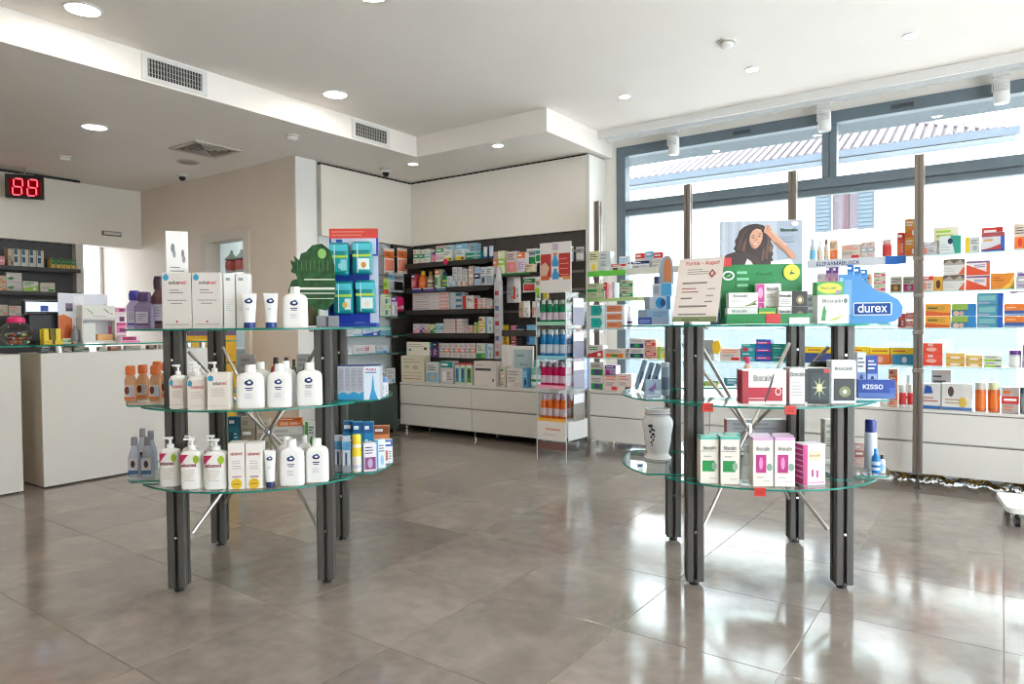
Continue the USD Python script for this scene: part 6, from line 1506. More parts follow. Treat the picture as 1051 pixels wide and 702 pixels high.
T1, T2, T3, T4, TC = WZ[0], WZ[1], WZ[2], WZ[3], .555
G1 = 'boxes on the window shelves, left of the right stand'
row('top window shelf, left', G1, YF, T1, [
    ((-3.152, 0.105, 0.209), 'box', '#ddd9b0', 'cream', 'yellow', {'style': 5}), ((-3.033, 0.113, 0.201), 'box', '#d4dcdc', 'grey', 'white', {'style': 6}), ((-2.891, 0.15, 0.075), 'box', '#e6e2e0', 'red', 'brown', {'style': 1}), ((-2.676, 0.182, 0.089), 'box', '#e2e2e6', 'navy', 'grey', {'style': 1}), ((-2.515, 0.102, 0.097), 'box', '#dcdcd8', 'grey', 'salmon', {'style': 6})], .08)
row('top window shelf, left rear row', G1, 5.88, T1, [
    ((-2.885, 0.111, 0.154), 'box', '#e0e4ec', 'navy', 'sky', {'style': 3}), ((-2.731, 0.098, 0.172), 'box', '#e4dada', 'red', 'navy', {'style': 1}), ((-2.637, 0.082, 0.183), 'box', '#c9d6e4', 'sky', 'red', {'style': 1}), ((-2.546, 0.09, 0.168), 'box', '#e4d8dc', 'red', 'blue', {'style': 1})], .08)
row('second window shelf, left', G1, YF, T2, [
    ((-3.139, 0.172, 0.165), 'stack2', '#c9cfa8', 'green', 'beige', {'style': 0}), ((-3.03, 0.036, 0.17), 'box', '#c84a4a', 'red', 'white', {'style': 1}), ((-2.951, 0.03, 0.167), 'box', '#c4c8cc', 'grey', 'white', {'style': 1}), ((-2.812, 0.128, 0.183), 'stack2', '#b9bfa4', 'green', 'brown', {'style': 4})], .1)
row('third window shelf, left', G1, YF, T3, [
    ((-3.133, 0.141, 0.226), 'stack2', '#dfe8e6', 'teal', 'aqua', {'draw': lambda P: P.poly([(.15, .1), (.85, .1), (1, .5), (.85, .92), (.15, .92)], '#18b0a4').oval(.5, .5, .2, .25, '#0f9a90')}), ((-2.937, 0.201, 0.222), 'stack3', '#dfe0e4', 'orange', 'salmon', {'draw': lambda P: P.rect(.12, .12, .88, .88, '#d98258').lines(.2, .35, .8, .65, 1, '#b9603a', .5, 1)}),
    ((-2.792, 0.049, 0.21), 'bottle', '#e8eaee', 'silver', 'navy', {'cap': 'white'})], .09)
row('fourth window shelf, left', G1, YF, T4, [
    ((-3.141, 0.167, 0.116), 'box', '#e0d4d4', 'red', 'green', {'style': 3}), ((-2.937, 0.201, 0.086), 'box', '#e4d8cc', 'orange', 'green', {'style': 5}), ((-2.809, 0.025, 0.088), 'box', '#c9b4a4', 'brown', 'navy', {'style': 1}), ((-2.712, 0.15, 0.183), 'stack2', '#dfd8d4', 'navy', 'green', {'style': 5}), ((-2.58, 0.104, 0.175), 'stack2', '#e0a494', 'red', 'brown', {'style': 4}), ((-2.468, 0.083, 0.111), 'box', '#dfe4b0', 'lime', 'yellow', {'style': 2})], .09)
row('white unit top, left below window', G1, 5.86, .556, [
    ((-3.172, 0.143, 0.268), 'stack2', '#e0d4cc', 'green', 'purple', {'style': 5, 'd': .028}), ((-3.028, 0.113, 0.097), 'box', '#c4a8d4', 'purple', 'magenta', {'style': 1, 'z': .145}), ((-3.023, 0.144, 0.161), 'box', '#e8d4cc', 'salmon', 'red', {'style': 6}), ((-2.878, 0.136, 0.166), 'box', '#e8d6cc', 'salmon', 'brown', {'style': 6})], .1)
G2 = 'boxes on the window shelves behind the right stand'
row('third window shelf behind the stand', G2, YF, T3, [((-1.008, 0.069, 0.141), 'box', '#d0dbe6', 'sky', 'grey', {})], .08)
row('fourth window shelf behind the stand', G2, YF, T4, [
    ((-2.054, 0.107, 0.174), 'box', '#a9adb4', 'grey', 'silver', {'style': 6}), ((-1.86, 0.172, 0.106), 'box', '#dccfc8', 'salmon', 'red', {'style': 6}), ((-1.71, 0.111, 0.145), 'stack2', '#2a94a8', 'teal', 'red', {'style': 1}), ((-1.588, 0.116, 0.182), 'stack3', '#2f58b8', 'magenta', 'blue', {'style': 4}), ((-1.458, 0.128, 0.147), 'stack2', '#12908a', 'teal', 'aqua', {'style': 4})], .1)
row('fourth window shelf under the yellow-topped boxes', G2, YF, T4, [
    ((-1.166, 0.206, 0.127), 'box', '#3a4a88', 'yellow', 'navy', {'draw': lambda P: P.rect(0, .62, 1, 1, '#ecc82a').lines(.1, .74, .8, .88, 1, '#b04a2a', .5, 1).rect(0, 0, 1, .55, '#3f4e8a')}), ((-0.869, 0.113, 0.131), 'box', '#e6b43a', 'yellow', 'orange', {'draw': lambda P: P.rect(0, .62, 1, 1, '#ecc82a').lines(.1, .74, .8, .88, 1, '#b04a2a', .5, 1).rect(0, 0, 1, .5, '#6a8ab0')}),
    ((-0.743, 0.133, 0.126), 'box', '#e07a4a', 'yellow', 'orange', {'draw': lambda P: P.rect(0, .62, 1, 1, '#f0cc2c').lines(.1, .74, .9, .88, 1, '#b04a2a', .5, 2).rect(0, 0, 1, .58, '#d8703f').oval(.5, .3, .16, .2, '#e8a898')}), ((-0.6, 0.147, 0.128), 'box', '#2a8ab8', 'yellow', 'teal', {'draw': lambda P: P.rect(0, .62, 1, 1, '#ecc82a').lines(.1, .74, .9, .88, 1, '#b04a2a', .5, 3).rect(0, 0, .1, .6, '#e07a3a').oval(.62, .3, .11, .18, '#d6dde4')})], .1)
t = thing('shelf_flag', 'yellow round flag at the edge of the fourth window shelf', 'sign', (-1.958, 5.72, 0.945), 0)
part(t, 'disc', stand_up(extrude(affinity.scale(Point(0, .045).buffer(.045), .8, 1.3), .004)), mat('#f0c42a', 0.4)); part(t, 'stem', bx(-.004, -.002, -.02, .004, .002, .0), mat('#e6e6e0', 0.4))
G3 = 'boxes on the window shelves between stand and last pole'
row('top window shelf before the last pole', G3, YF, T1, [
    ((-0.945, 0.132, 0.113), 'box', '#d8c8ba', 'salmon', 'red', {'style': 6}), ((-0.851, 0.043, 0.124), 'box', '#d6ccc8', 'grey', 'salmon', {'style': 4}), ((-0.801, 0.043, 0.124), 'box', '#d8c8c8', 'grey', 'salmon', {'style': 4}), ((-0.704, 0.061, 0.131), 'jar', '#e0605a', 'red', 'white', {'cap': '#d8b4ac'}),
    ((-0.611, 0.044, 0.174), 'box', '#e0503a', 'red', 'orange', {'style': 1}), ((-0.55, 0.071, 0.267), 'stack2', '#eda03a', 'orange', 'white', {'style': 3})], .08)
row('top window shelf behind the blue display', G3, YF, T1, [
    ((-1.218, 0.043, 0.178), 'bottle', '#c4d4e0', 'sky', None, {'cap': '#b4c8d8'}), ((-1.165, 0.035, 0.159), 'bottle', '#dcdad0', 'beige', None, {'cap': 'white'}), ((-1.119, 0.035, 0.163), 'bottle', '#d9d0c0', 'beige', None, {'cap': 'brown'}), ((-1.063, 0.056, 0.151), 'box', '#e8c8a4', 'orange', 'salmon', {'style': 5})], .06)
row('second window shelf before the last pole', G3, YF, T2, [
    ((-0.834, 0.063, 0.146), 'stack3', '#dccfa8', 'green', 'red', {'style': 2}), ((-0.749, 0.081, 0.153), 'stack3', '#d8d0b4', 'magenta', 'green', {'style': 4}), ((-0.641, 0.073, 0.115), 'box', '#c9c4b4', 'brown', 'gold', {'style': 5}), ((-0.556, 0.077, 0.111), 'box', '#c4c2b4', 'magenta', 'grey', {'style': 5})], .08)
row('second window shelf behind the blue display', G3, YF, T2, [
    ((-1.154, 0.057, 0.161), 'box', '#d0c4c8', 'pink', 'grey', {'style': 4}), ((-1.098, 0.042, 0.226), 'box', '#b890a8', 'purple', 'pink', {'style': 1}), ((-1.049, 0.042, 0.223), 'box', '#b088a8', 'purple', 'pink', {'style': 1}), ((-0.96, 0.054, 0.13), 'box', '#4a8ac8', 'blue', 'sky', {'style': 1}), ((-0.902, 0.047, 0.134), 'box', '#3f80c0', 'blue', 'sky', {'style': 1})], .06)
row('third window shelf before the last pole', G3, YF, T3, [
    ((-0.604, 0.044, 0.106), 'box', '#c8504a', 'red', 'brown', {'style': 1}), ((-0.545, 0.062, 0.115), 'stack2', '#d88a7c', 'red', 'white', {'style': 4})], .08)
row('white unit top before the last pole', G3, 5.87, .556, [
    ((-0.728, 0.052, 0.183), 'box', '#e6dcd4', 'salmon', 'white', {'style': 6}), ((-0.666, 0.058, 0.281), 'stack2', '#e6b49a', 'orange', 'red', {'style': 4}), ((-0.607, 0.048, 0.167), 'jar', '#e8e4e4', 'red', None, {'cap': 'white'}), ((-0.578, 0.051, 0.232), 'bottle', '#c9ced2', 'white', 'red', {'cap': '#b9bec2', 'back': .09}), ((-0.548, 0.05, 0.169), 'jar', '#e8e4e4', 'red', None, {'cap': 'white'})], .07)
G4 = 'boxes on the window shelves right of the last pole'
row('top window shelf right of the last pole', G4, YF, T1, [
    ((-0.439, 0.109, 0.093), 'box', '#cfc8cc', 'grey', 'salmon', {'style': 1}), ((-0.305, 0.129, 0.128), 'box', '#dfe6e4', 'teal', 'navy', {'draw': lambda P: P.poly([(.5, 1), (1, 1), (1, 0), (.72, 0), (.62, .5)], '#2fa08a').oval(.50, .7, .12, .17, '#1c2c5a').lines(.05, .15, .5, .6, 3, '#b4bcc0', .3, 1)}), ((-0.175, 0.085, 0.108), 'box', '#cfd0cc', 'yellow', 'grey', {'style': 2}),
    ((-0.057, 0.135, 0.131), 'box', '#d4d4dc', 'navy', 'red', {'draw': lambda P: P.rect(0, .78, 1, 1, '#b04a50').poly([(0, .1), (1, .1), (1, .45), (.4, .2)], '#c03a3a').rect(0, 0, 1, .1, '#2a4a9a').rect(.82, .1, 1, .78, '#3a5ab0').lines(.1, .5, .7, .7, 1, '#e0a83a', .5, 1)}), ((0.091, 0.064, 0.175), 'box', '#e0c8b4', 'orange', 'red', {'style': 5}), ((0.174, 0.094, 0.103), 'box', '#d4d8dc', 'blue', 'grey', {})], .08)
row('top window shelf, rear right', G4, 5.9, T1, [((-0.339, 0.15, 0.207), 'box', '#e4e0c8', 'lime', 'salmon', {'style': 6}), ((-0.063, 0.124, 0.179), 'box', '#c4b0b4', 'red', 'grey', {'style': 1})], .08)
swoosh = lambda P: P.rect(0, .62, 1, 1, '#6a5a4a').poly([(0, .7), (.3, .95), (.5, .7), (.8, .95), (1, .62), (0, .62)], '#a89f94').poly([(.7, 0), (1, .55), (1, 0)], '#e0603a').lines(.05, .15, .55, .5, 2, '#c4c0bc', .3, 1)
row('second window shelf right of the last pole', G4, YF, T2, [
    ((-0.444, 0.079, 0.11), 'box', '#dfd4c8', 'red', 'salmon', {'style': 1}), ((-0.375, 0.053, 0.106), 'box', '#d89a3a', 'gold', 'brown', {'draw': lambda P: P.oval(.5, .5, .45, .48, '#e0a83a').oval(.5, .45, .28, .3, '#5a3a22')}), ((-0.282, 0.128, 0.222), 'stack2', '#dcd8d4', 'brown', 'orange', {'draw': swoosh}),
    ((-0.142, 0.14, 0.203), 'stack2', '#e8dcd8', 'red', 'blue', {'draw': lambda P: P.poly([(0, 0), (1, 0), (1, .12), (0, .75)], '#e2512f').rect(0, .84, 1, .96, '#7a5a8a').lines(.35, .5, .8, .75, 2, '#3a3a8a', .4, 2).rect(.86, .12, 1, .84, '#e2603a')}), ((-0.002, 0.133, 0.109), 'box', '#e28a28', 'orange', 'yellow', {'draw': lambda P: P.poly([(.4, 0), (.8, .4), (1, .95), (1, .6), (.8, .1), (.6, 0)], '#f2c04a').poly([(.75, 0), (1, .3), (1, 0)], '#7a9a3a').lines(.08, .5, .6, .8, 2, '#b8541c', .4, 1)}),
    ((0.122, 0.095, 0.113), 'box', '#b9b4bc', 'grey', 'purple', {'style': 4})], .09)
def sleep_box(c, c2):
    return lambda P: P.rect(0, .0, 1, 1, c).rect(.05, .45, .8, .85, c2).lines(.1, .55, .7, .75, 1, '#4a4a2a', .5, 1).poly([(0, 0), (1, 0), (1, .22), (0, .42)], '#d9622a' if c.startswith('#e') else '#a9a49a')
row('third window shelf right of the last pole', G4, YF, T3, [
    ((-0.378, 0.152, 0.172), 'stack2', '#eaa034', 'orange', 'red', {'draw': sleep_box('#eaa034', '#c99a3a')}), ((-0.223, 0.146, 0.168), 'stack2', '#2a7aa8', 'lime', 'blue', {'draw': lambda P: P.rect(0, .5, .68, 1, '#8fae48').rect(.68, 0, 1, 1, '#2a80c0').oval(.2, .2, .12, .22, '#e0b49a').oval(.42, .2, .1, .2, '#c9a490').rect(0, .44, .68, .5, '#3a6a4a')}),
    ((-0.07, 0.149, 0.238), 'stack3', '#2f7fae', 'blue', 'sky', {'draw': lambda P: P.rect(0, .0, .78, 1, '#4a94a8').rect(.06, .35, .7, .8, '#7ab4b8').rect(.78, 0, 1, 1, '#1c5cb8').lines(.05, .05, .7, .25, 1, '#b8a8c0', .5, 1)}), ((0.066, 0.112, 0.161), 'stack2', '#3a5a9a', 'orange', 'blue', {'draw': lambda P: P.rect(0, .45, 1, 1, '#e2782c').lines(.1, .6, .8, .8, 1, '#f4c89a', .4, 1).rect(0, .0, 1, .18, '#8aa4c0')}),
    ((0.075, 0.085, 0.01), 'box', '#c9ccd4', 'orange', 'navy', {'style': 1, 'z': .236, 'pos': 'lying on the orange and blue pile, third window shelf'})], .1)
row('fourth window shelf right of the last pole', G4, YF, T4, [
    ((-0.421, 0.15, 0.162), 'stack2', '#e8503a', 'red', 'white', {'draw': lambda P: P.rect(.4, .75, .62, 1, '#e8c4bc').oval(.55, .45, .22, .18, '#f0b4a8').lines(.1, .15, .8, .3, 1, '#b8301c', .5, 1)}), ((-0.27, 0.11, 0.094), 'stack2', '#e8b86a', 'orange', 'white', {'draw': lambda P: P.rect(0, .1, 1, .45, '#e09a3a').oval(.5, .3, .3, .18, '#f2e4d4').rect(0, .85, 1, 1, '#d8c038')}), ((-0.267, 0.11, 0.01), 'box', '#c4b0b4', 'purple', 'grey', {'style': 4, 'z': .085, 'pos': 'lying on the orange pile, fourth window shelf'}),
    ((-0.159, 0.096, 0.083), 'stack2', '#e6be7a', 'orange', 'yellow', {'draw': lambda P: P.rect(0, .1, 1, .45, '#d89a3a').oval(.5, .3, .3, .18, '#f2e4d4').rect(0, .85, 1, 1, '#d0c038')}), ((-0.051, 0.102, 0.081), 'stack2', '#dfe0d4', 'lime', 'purple', {'style': 0}), ((0.072, 0.069, 0.117), 'jar', '#d8d4d8', 'white', None, {'cap': '#6a3a8a'}), ((0.141, 0.058, 0.157), 'box', '#8a7a8a', 'purple', 'grey', {})], .09)
row('white unit top right of the last pole', G4, 5.87, .556, [
    ((-0.42, 0.119, 0.182), 'box', '#e0dcda', 'blue', 'red', {'draw': lambda P: P.poly([(.1, .6), (.2, .95), (.5, .9), (.6, .62)], '#2a5ab0').lines(.05, .25, .9, .5, 2, '#c06a5a', .4, 1).rect(0, 0, 1, .12, '#3a6ab0')}), ((-0.262, 0.185, 0.189), 'box', '#dfdcd8', 'brown', 'yellow', {'draw': lambda P: P.oval(.3, .7, .1, .2, '#5a4a4a').lines(.1, .2, .9, .45, 2, '#b49a7a', .4, 1).oval(.7, .3, .14, .2, '#d8b850').rect(0, 0, 1, .1, '#4a7ab8')}),
    ((-0.121, 0.068, 0.202), 'jar', '#e2703a', 'orange', None, {'cap': '#d6cfc8'}), ((-0.044, 0.07, 0.206), 'jar', '#e2703a', 'orange', None, {'cap': '#d8dcae'}), ((0.049, 0.098, 0.176), 'box', '#b4a8a4', 'red', 'orange', {'style': 4}), ((0.132, 0.059, 0.18), 'jar', '#9aa0a8', 'grey', None, {'cap': '#5a6a78'})], .1)
row('white unit top, rear right', G4, 6.02, .556, [((-0.367, 0.123, 0.275), 'box', '#a4a4a4', 'brown', 'grey', {'style': 0})], .08)

# gold foil garland under the drawer units
rf = random.Random(9)
t = thing('foil_garland', 'crumpled golden foil garland lying under the right white drawer unit', 'decoration', (-.25, 5.98, 0))
GOLD = mat('#a8842e', 0.4, 0.6)
for k in range(26):
    n = 12
    x0 = -.50 + k * .041
    vs, fs = [], []
    for i in range(n):
        a = i / (n - 1)
        cx, cz = x0 + a * .16, (.012 + .03 * (k % 3)) + .03 * abs(math.sin(a * 7 + k)) + rf.random() * .012
        y0 = -.04 + .05 * math.sin(a * 5 + k * 1.7)
        vs += [[cx, y0 - .02, cz], [cx + rf.random() * .01, y0 + .025, cz + .02 * math.sin(a * 11 + k)]]
    for i in range(n - 1):
        fs += [[2 * i, 2 * i + 2, 2 * i + 1], [2 * i + 1, 2 * i + 2, 2 * i + 3]]
    m = trimesh.Trimesh(vs, fs, process=False)
    m.apply_translation([0, 0, -m.bounds[0][2] + .0005])
    part(t, 'ribbon', m, GOLD)
# corner of a white trolley at the right edge
t = thing('trolley', 'corner of a white trolley base on a black castor at the right edge', 'trolley', (.30, 5.13, 0), 8)
pl = sbox(-.30, -.22, .30, .22).buffer(-.05).buffer(.05)
part(t, 'base_board', extrude(pl, .03, .085), mat('#eceae6', 0.3))
for sx in (-1, 1):
    for sy in (-1, 1):
        c = part(t, 'castor', [rod([sx * .245 - .012, sy * .165, .030], [sx * .245 + .012, sy * .165, .030], .030, 20), cyl(.010, .030, (sx * .245, sy * .165, .056), 12)], BLACK)
part(t, 'mast', [cyl(.02, 1.0, (.12, 0, .115), 18)], STEEL)
part(t, 'handle_top', cham(.36, .3, .02, .004, (.12, 0, 1.115)), mat('#eceae6', 0.3))

# ================================================================ LEFT: COUNTERS AND THE WALL BEHIND THEM
def counter(label, y0, y1, x0=-6.22, x1=-5.80):
    t = thing('counter', label, 'counter', (x1, (y0 + y1) / 2, 0))
    d = (y1 - y0) / 2
    part(t, 'front_panel', cham(.02, 2 * d, .995, .002, (-.01, 0, .012)), LACQ); part(t, 'body', bx(x0 - x1, -d + .012, .012, -.0205, d - .012, .985), mat('#d9cebf', 0.4))
    part(t, 'side_panel', bx(x0 - x1, -d, .012, -.0205, -d + .0115, 1.007), mat('#dccfbd', 0.4)); part(t, 'side_panel', bx(x0 - x1, d - .0115, .012, -.0205, d, 1.007), mat('#dccfbd', 0.4))
    part(t, 'top_board', bx(x0 - x1, -d + .012, .985, -.0205, d - .012, 1.007), LACQ); part(t, 'plinth', bx(x0 - x1 + .03, -d + .02, 0, -.035, d - .02, .012), BLACK)
    for yy in (-d + .16, d - .16):
        part(t, 'standoff', cyl(.028, .052, (-.10, yy, 1.007), 20), CHROME, 40); part(t, 'standoff', cyl(.028, .052, (x0 - x1 + .08, yy, 1.007), 20), CHROME, 40)
    return t
counter('white service counter front standing behind the left display stand', 2.13, 3.62)
counter('white service counter front cut by the left edge of the picture', .45, 2.00)
for y0, y1, lb in ((2.08, 3.70, 'glass top over the farther white counter'), (.40, 2.045, 'glass top over the nearer white counter')):
    t = thing('counter_glass', lb, 'counter top', (-6.0, (y0 + y1) / 2, 1.0595))
    part(t, 'sheet', bx(-.30, -(y1 - y0) / 2, 0, .26, (y1 - y0) / 2, .012), SHELFG); part(t, 'polished_edge', [bx(.2602, -(y1 - y0) / 2, .0002, .2614, (y1 - y0) / 2, .0118), bx(-.30, -(y1 - y0) / 2 - .0014, .0002, .26, -(y1 - y0) / 2 - .0002, .0118)], EDGEG)
ZG = 1.0715
def on_counter(name, label, cat, y, x=-5.86, rz=90, group=None, z=None):
    return thing(name, label, cat, (x, y, z or ZG), rz, group)
# candy bowl with pink lid
t = on_counter('candy_jar', 'round glass sweets bowl with a bright pink lid on the glass counter top', 'jar', 2.03, -5.95)
part(t, 'bowl', lathe([(.035, 0), (.06, .008), (.098, .05), (.108, .09), (.098, .13), (.07, .155), (.05, .165)], 36), CLEARP, True)
part(t, 'lid', lathe([(0, .165), (.055, .165), (.06, .175), (.055, .20), (.03, .212), (0, .215)], 28), mat('#e8206e', 0.3), 40)
rc = random.Random(4)
for k in range(34):
    a, r_ = rc.random() * 6.28, .075 * math.sqrt(rc.random())
    lay = k // 12
    m = trimesh.creation.icosphere(1, .016); m.apply_scale([1, .8, .7])
    m.apply_translation([r_ * math.cos(a), r_ * math.sin(a), .022 + lay * .026])
    part(t, 'sweet', m, mat(['#c9a43a', '#7a3a4a', '#3a6a4a', '#d8d0c4', '#4a3a3a', '#b84a3a'][k % 6], 0.3))
# black printer-like till display
yy = 2.275
t = on_counter('till', 'black till screen unit with a bright blue and white display', 'till', yy, -6.16)
part(t, 'foot', cham(.16, .12, .02, .003, (0, 0, 0)), BLACK); part(t, 'body', cham(.20, .10, .21, .004, (0, .01, .02)), mat('#17181a', 0.35)); part(t, 'screen_case', cham(.26, .05, .11, .004, (0, -.01, .232)), mat('#1c1e22', 0.3))
part(t, 'screen', bx(-.118, -.0362, .252, .105, -.0352, .328), emitter('till_screen', (0.55, 0.68, 1.0), 1.1)); part(t, 'screen_mark', bx(-.02, -.0372, .254, .035, -.0364, .300), mat('#1a3aa0', 0.3))
# yellow blister tray
t = on_counter('sweets_tray', 'bright yellow cardboard tray of small packs at the counter edge', 'display', (-5.85, 2.227, 1.098)[1], -5.86)
part(t, 'tray', cham(.125, .08, .035, .001), mat('#e8c81c', 0.4))
part(t, 'back_card', cham(.125, .006, .115, .001, (0, .038, .0)), mat('#ecd022', 0.4))
for a in (-.04, 0, .04):
    part(t, 'pack', cham(.034, .05, .09, .003, (a, .005, .03)), mat('#f0d628' if a else '#7a6a1c', 0.35))
P = Print(.12, .04, -.04, z0=.0)
P.rect(.42, .1, .58, .9, '#5a4a14').lines(.05, .3, .38, .7, 2, '#a8861c', .4, 1)
P.build(t)
t = on_counter('medicine_box', 'small pale box between yellow tray and the orange display', 'box', (-5.86, 2.328, 1.096)[1], -5.87)
carton(t, .06, .04, .045, '#c4cdb8', None, 'green', 'beige', 3, 4)
# tall orange and white cardboard display
yc = (-5.95, 2.519, 1.129)[1] + .03
t = on_counter('cosmetics_display', 'white cardboard cosmetics display with an orange bottle picture on the counter', 'display', yc, -6.0)
W_ = .37
part(t, 'backboard', cham(W_, .01, .40, .001, (-.01, .06, 0)), mat('#e6e6ec', 0.4))
P = Print(W_, .40, .055, x0=-W_ / 2 - .01)
P.rect(.0, .62, .96, .98, '#dfe2ee').rect(.14, .64, .28, .80, '#7a6080').rect(.15, .64, .28, .70, '#3a2f40').rect(.3, .66, .5, .95, '#eceef4').poly([(.0, 0), (0, .55), (.1, .58), (.26, .5), (.27, 0)], '#e0702a').oval(.17, .2, .07, .18, '#c4561c').poly([(.6, .64), (.8, .7), (.95, .82), (.95, .62)], '#d8c0a0')
P.build(t)
part(t, 'stock_box', cham(.25, .09, .10, .0015, (.06, .0, .205)), mat('#eceae6', 0.4)); part(t, 'shelf_board', bx(-.07, -.05, .185, .19, .055, .205), mat('#d8d6d4', 0.4)); part(t, 'tray_front', cham(.25, .10, .02, .001, (.06, 0, 0)), mat('#efeeea', 0.4)); part(t, 'side_gusset', bx(.18, -.05, .02, .19, .055, .185), mat('#e4e2de', 0.4)); part(t, 'side_gusset', bx(-.07, -.05, .02, -.06, .055, .185), mat('#e4e2de', 0.4))
P = Print(.25, .10, -.045, x0=-.065, z0=.205)
P.poly([(.08, .8), (.22, .6), (.34, .3), (.30, .28), (.2, .52)], '#9cae7a').poly([(.62, .8), (.72, .65), (.82, .4), (.78, .36), (.68, .6)], '#8aa070').rect(.84, .3, .92, .36, '#9a4a6a').lines(.3, .06, .95, .16, 1, '#d0a4a0', .5, 1)
P.build(t)
part(t, 'stock_box', cham(.09, .07, .14, .0015, (-.01, -.005, .0205)), mat('#e9e9e4', 0.4)); part(t, 'stock_box', cham(.12, .06, .05, .0015, (.11, -.005, .0205)), mat('#e8b070', 0.4), label='orange box')
part(t, 'stock_bottle', lathe([(0, .0205), (.03, .0205), (.032, .04), (.028, .10), (.012, .12), (.012, .14), (0, .14)], 20, (-.10, -.0, 0)), mat('#8a8a90', 0.25), 40)
# pink boxes
yp = (-5.95, 2.711, 1.126)[1]
for k, (z0, h_, c, lb) in enumerate(((0, .055, '#e05a9a', 'lowest pink and white box right of the cosmetics display'), (.057, .075, '#e86aa8', 'second pink and white box right of the cosmetics display'), (.134, .10, '#e9e2e6', 'white box with a pink band on the pink pile'), (.236, .055, '#ee86b4', 'topmost pink box of the pile right of the cosmetics display'))):
    t = on_counter('pink_box', lb, 'box', yp + .075, -6.05, 90, 'pink boxes on the counter', ZG + z0)
    carton(t, .12, .08, h_, c, lambda P: P.rect(.0, .0, 1, .3, '#f4dbe6' if k != 2 else '#c8287a').rect(.55, .4, .9, .8, '#7a2a5a').lines(.1, .5, .5, .8, 2, '#f2c4d8', .4, 1))
yq = (-5.88, 2.794, 1.108)[1]
t = on_counter('pink_box', 'flat magenta and white tray box at the counter edge under the purple bottles', 'box', yq, -5.87)
carton(t, .15, .08, .05, '#f0d4e2', lambda P: P.rect(.05, .35, .8, .95, '#b8186a').rect(.3, .45, .6, .85, '#8a1250').rect(0, 0, 1, .25, '#ee8ab8'))

# under the glass top: little boxes on the counter's own board
for k, (y_, w_, c) in enumerate(((2.22, .10, '#3a4a5a'), (2.36, .06, '#8a7a6a'), (2.46, .12, '#4a5a4a'), (2.62, .06, '#c9c4bc'), (2.72, .09, '#a8603a'), (2.86, .12, '#d0c8bc'), (3.02, .07, '#5a3a3a'), (3.14, .10, '#b9b4a4'))):
    t = thing('flat_box', f'{cn(c)} flat box lying under the glass counter top, {ORD[k + 1]} from left', 'box', (-5.95, y_, 1.0075), 90, 'flat boxes under the counter glass')
    carton(t, w_, .05, .035, c, None, 'beige', 'grey', 400 + k, 6)
    if k == 7: pass

# number display hanging under the ceiling
x0, y0 = -8.62, 3.05
px = (-8.55, 3.032, 2.707)
t = thing('number_display', 'black queue display hanging by the ceiling showing 88 in red digits', 'display', (px[0], px[1], px[2]), 62)
w_, h_ = .34, .25
part(t, 'case', cham(w_, .07, h_, .006, (0, 0, -h_ / 2)), mat('#1a1b1d', 0.4)); part(t, 'window', bx(-w_ / 2 + .035, -.0365, -h_ / 2 + .035, w_ / 2 - .025, -.0355, h_ / 2 - .05), emitter('display_red_dim', (0.50, 0.004, 0.008), 0.22))
SEG = emitter('display_red', (1.0, 0.09, 0.12), 1.3)
def digit(x, s):
    L, T = .040 * s, .009 * s
    segs = [(0, .085, L, T, 0), (0, 0, L, T, 0), (0, -.085, L, T, 0), (-L - T * .6, .0425, T, .038, 1), (L + T * .6, .0425, T, .038, 1), (-L - T * .6, -.0425, T, .038, 1), (L + T * .6, -.0425, T, .038, 1)]
    for (a, b, hw_, hh_, v) in segs:
        hw2, hh2 = (hw_, T) if not v else (T, hh_)
        p = Polygon([(-hw2 + T, -hh2), (hw2 - T, -hh2), (hw2, 0), (hw2 - T, hh2), (-hw2 + T, hh2), (-hw2, 0)]) if not v else Polygon([(0, -hh2), (hw2, -hh2 + T), (hw2, hh2 - T), (0, hh2), (-hw2, hh2 - T), (-hw2, -hh2 + T)])
        m = stand_up(extrude(p, .002)); m.apply_translation([x + a + b * .12, -.0366, b - .008]); part(t, 'digit_segment', m, SEG)
digit(-.058, .86); digit(.072, .86)
part(t, 'ticket_slot', bx(-.09, -.02, h_ / 2, .08, .02, h_ / 2 + .012), mat('#8a8f94', 0.3)); part(t, 'hanger', rod([0, 0, h_ / 2], [0, 0, 2.92 - px[2]], .006, 8), CHROME)

# shelves on the dark backboard and their boxes
XSH = -8.80
for k, z in enumerate((1.87, 1.60, 1.33)):
    t = thing('dark_shelf', f'dark shelf on the counter wall at the left edge, {["upper", "middle", "lower"][k]} one', 'shelf', (-8.90, 2.6, z))
    part(t, 'board', bx(0, -1.6, -.03, .20, 1.02, 0), mat('#3c3b3d', 0.45)); part(t, 'front_lip', bx(.2003, -1.6, -.045, .212, 1.02, .0), mat('#333234', 0.45))
row('upper shelf of the counter wall', 'boxes on the counter wall shelves', 0, 1.87, [
    ((2.85, 0.075, 0.097), 'box', '#d88a94', 'pink', 'grey', {'style': 4}), ((2.942, 0.045, 0.183), 'box', '#b8a890', 'beige', 'brown', {'style': 6})] +
    [([(3, 0.066, 0.183), (3.073, 0.068, 0.184), (3.148, 0.069, 0.185), (3.224, 0.07, 0.185)][i], 'box', '#d0c4ac', 'blue', 'sky', {'draw': lambda P: P.rect(.1, .0, .62, 1, '#b9d0d8').rect(.14, .68, .58, 1, '#2f5a80').rect(.14, .22, .58, .56, '#2f4f78')}) for i in range(4)], .12, 'x', -8.72)
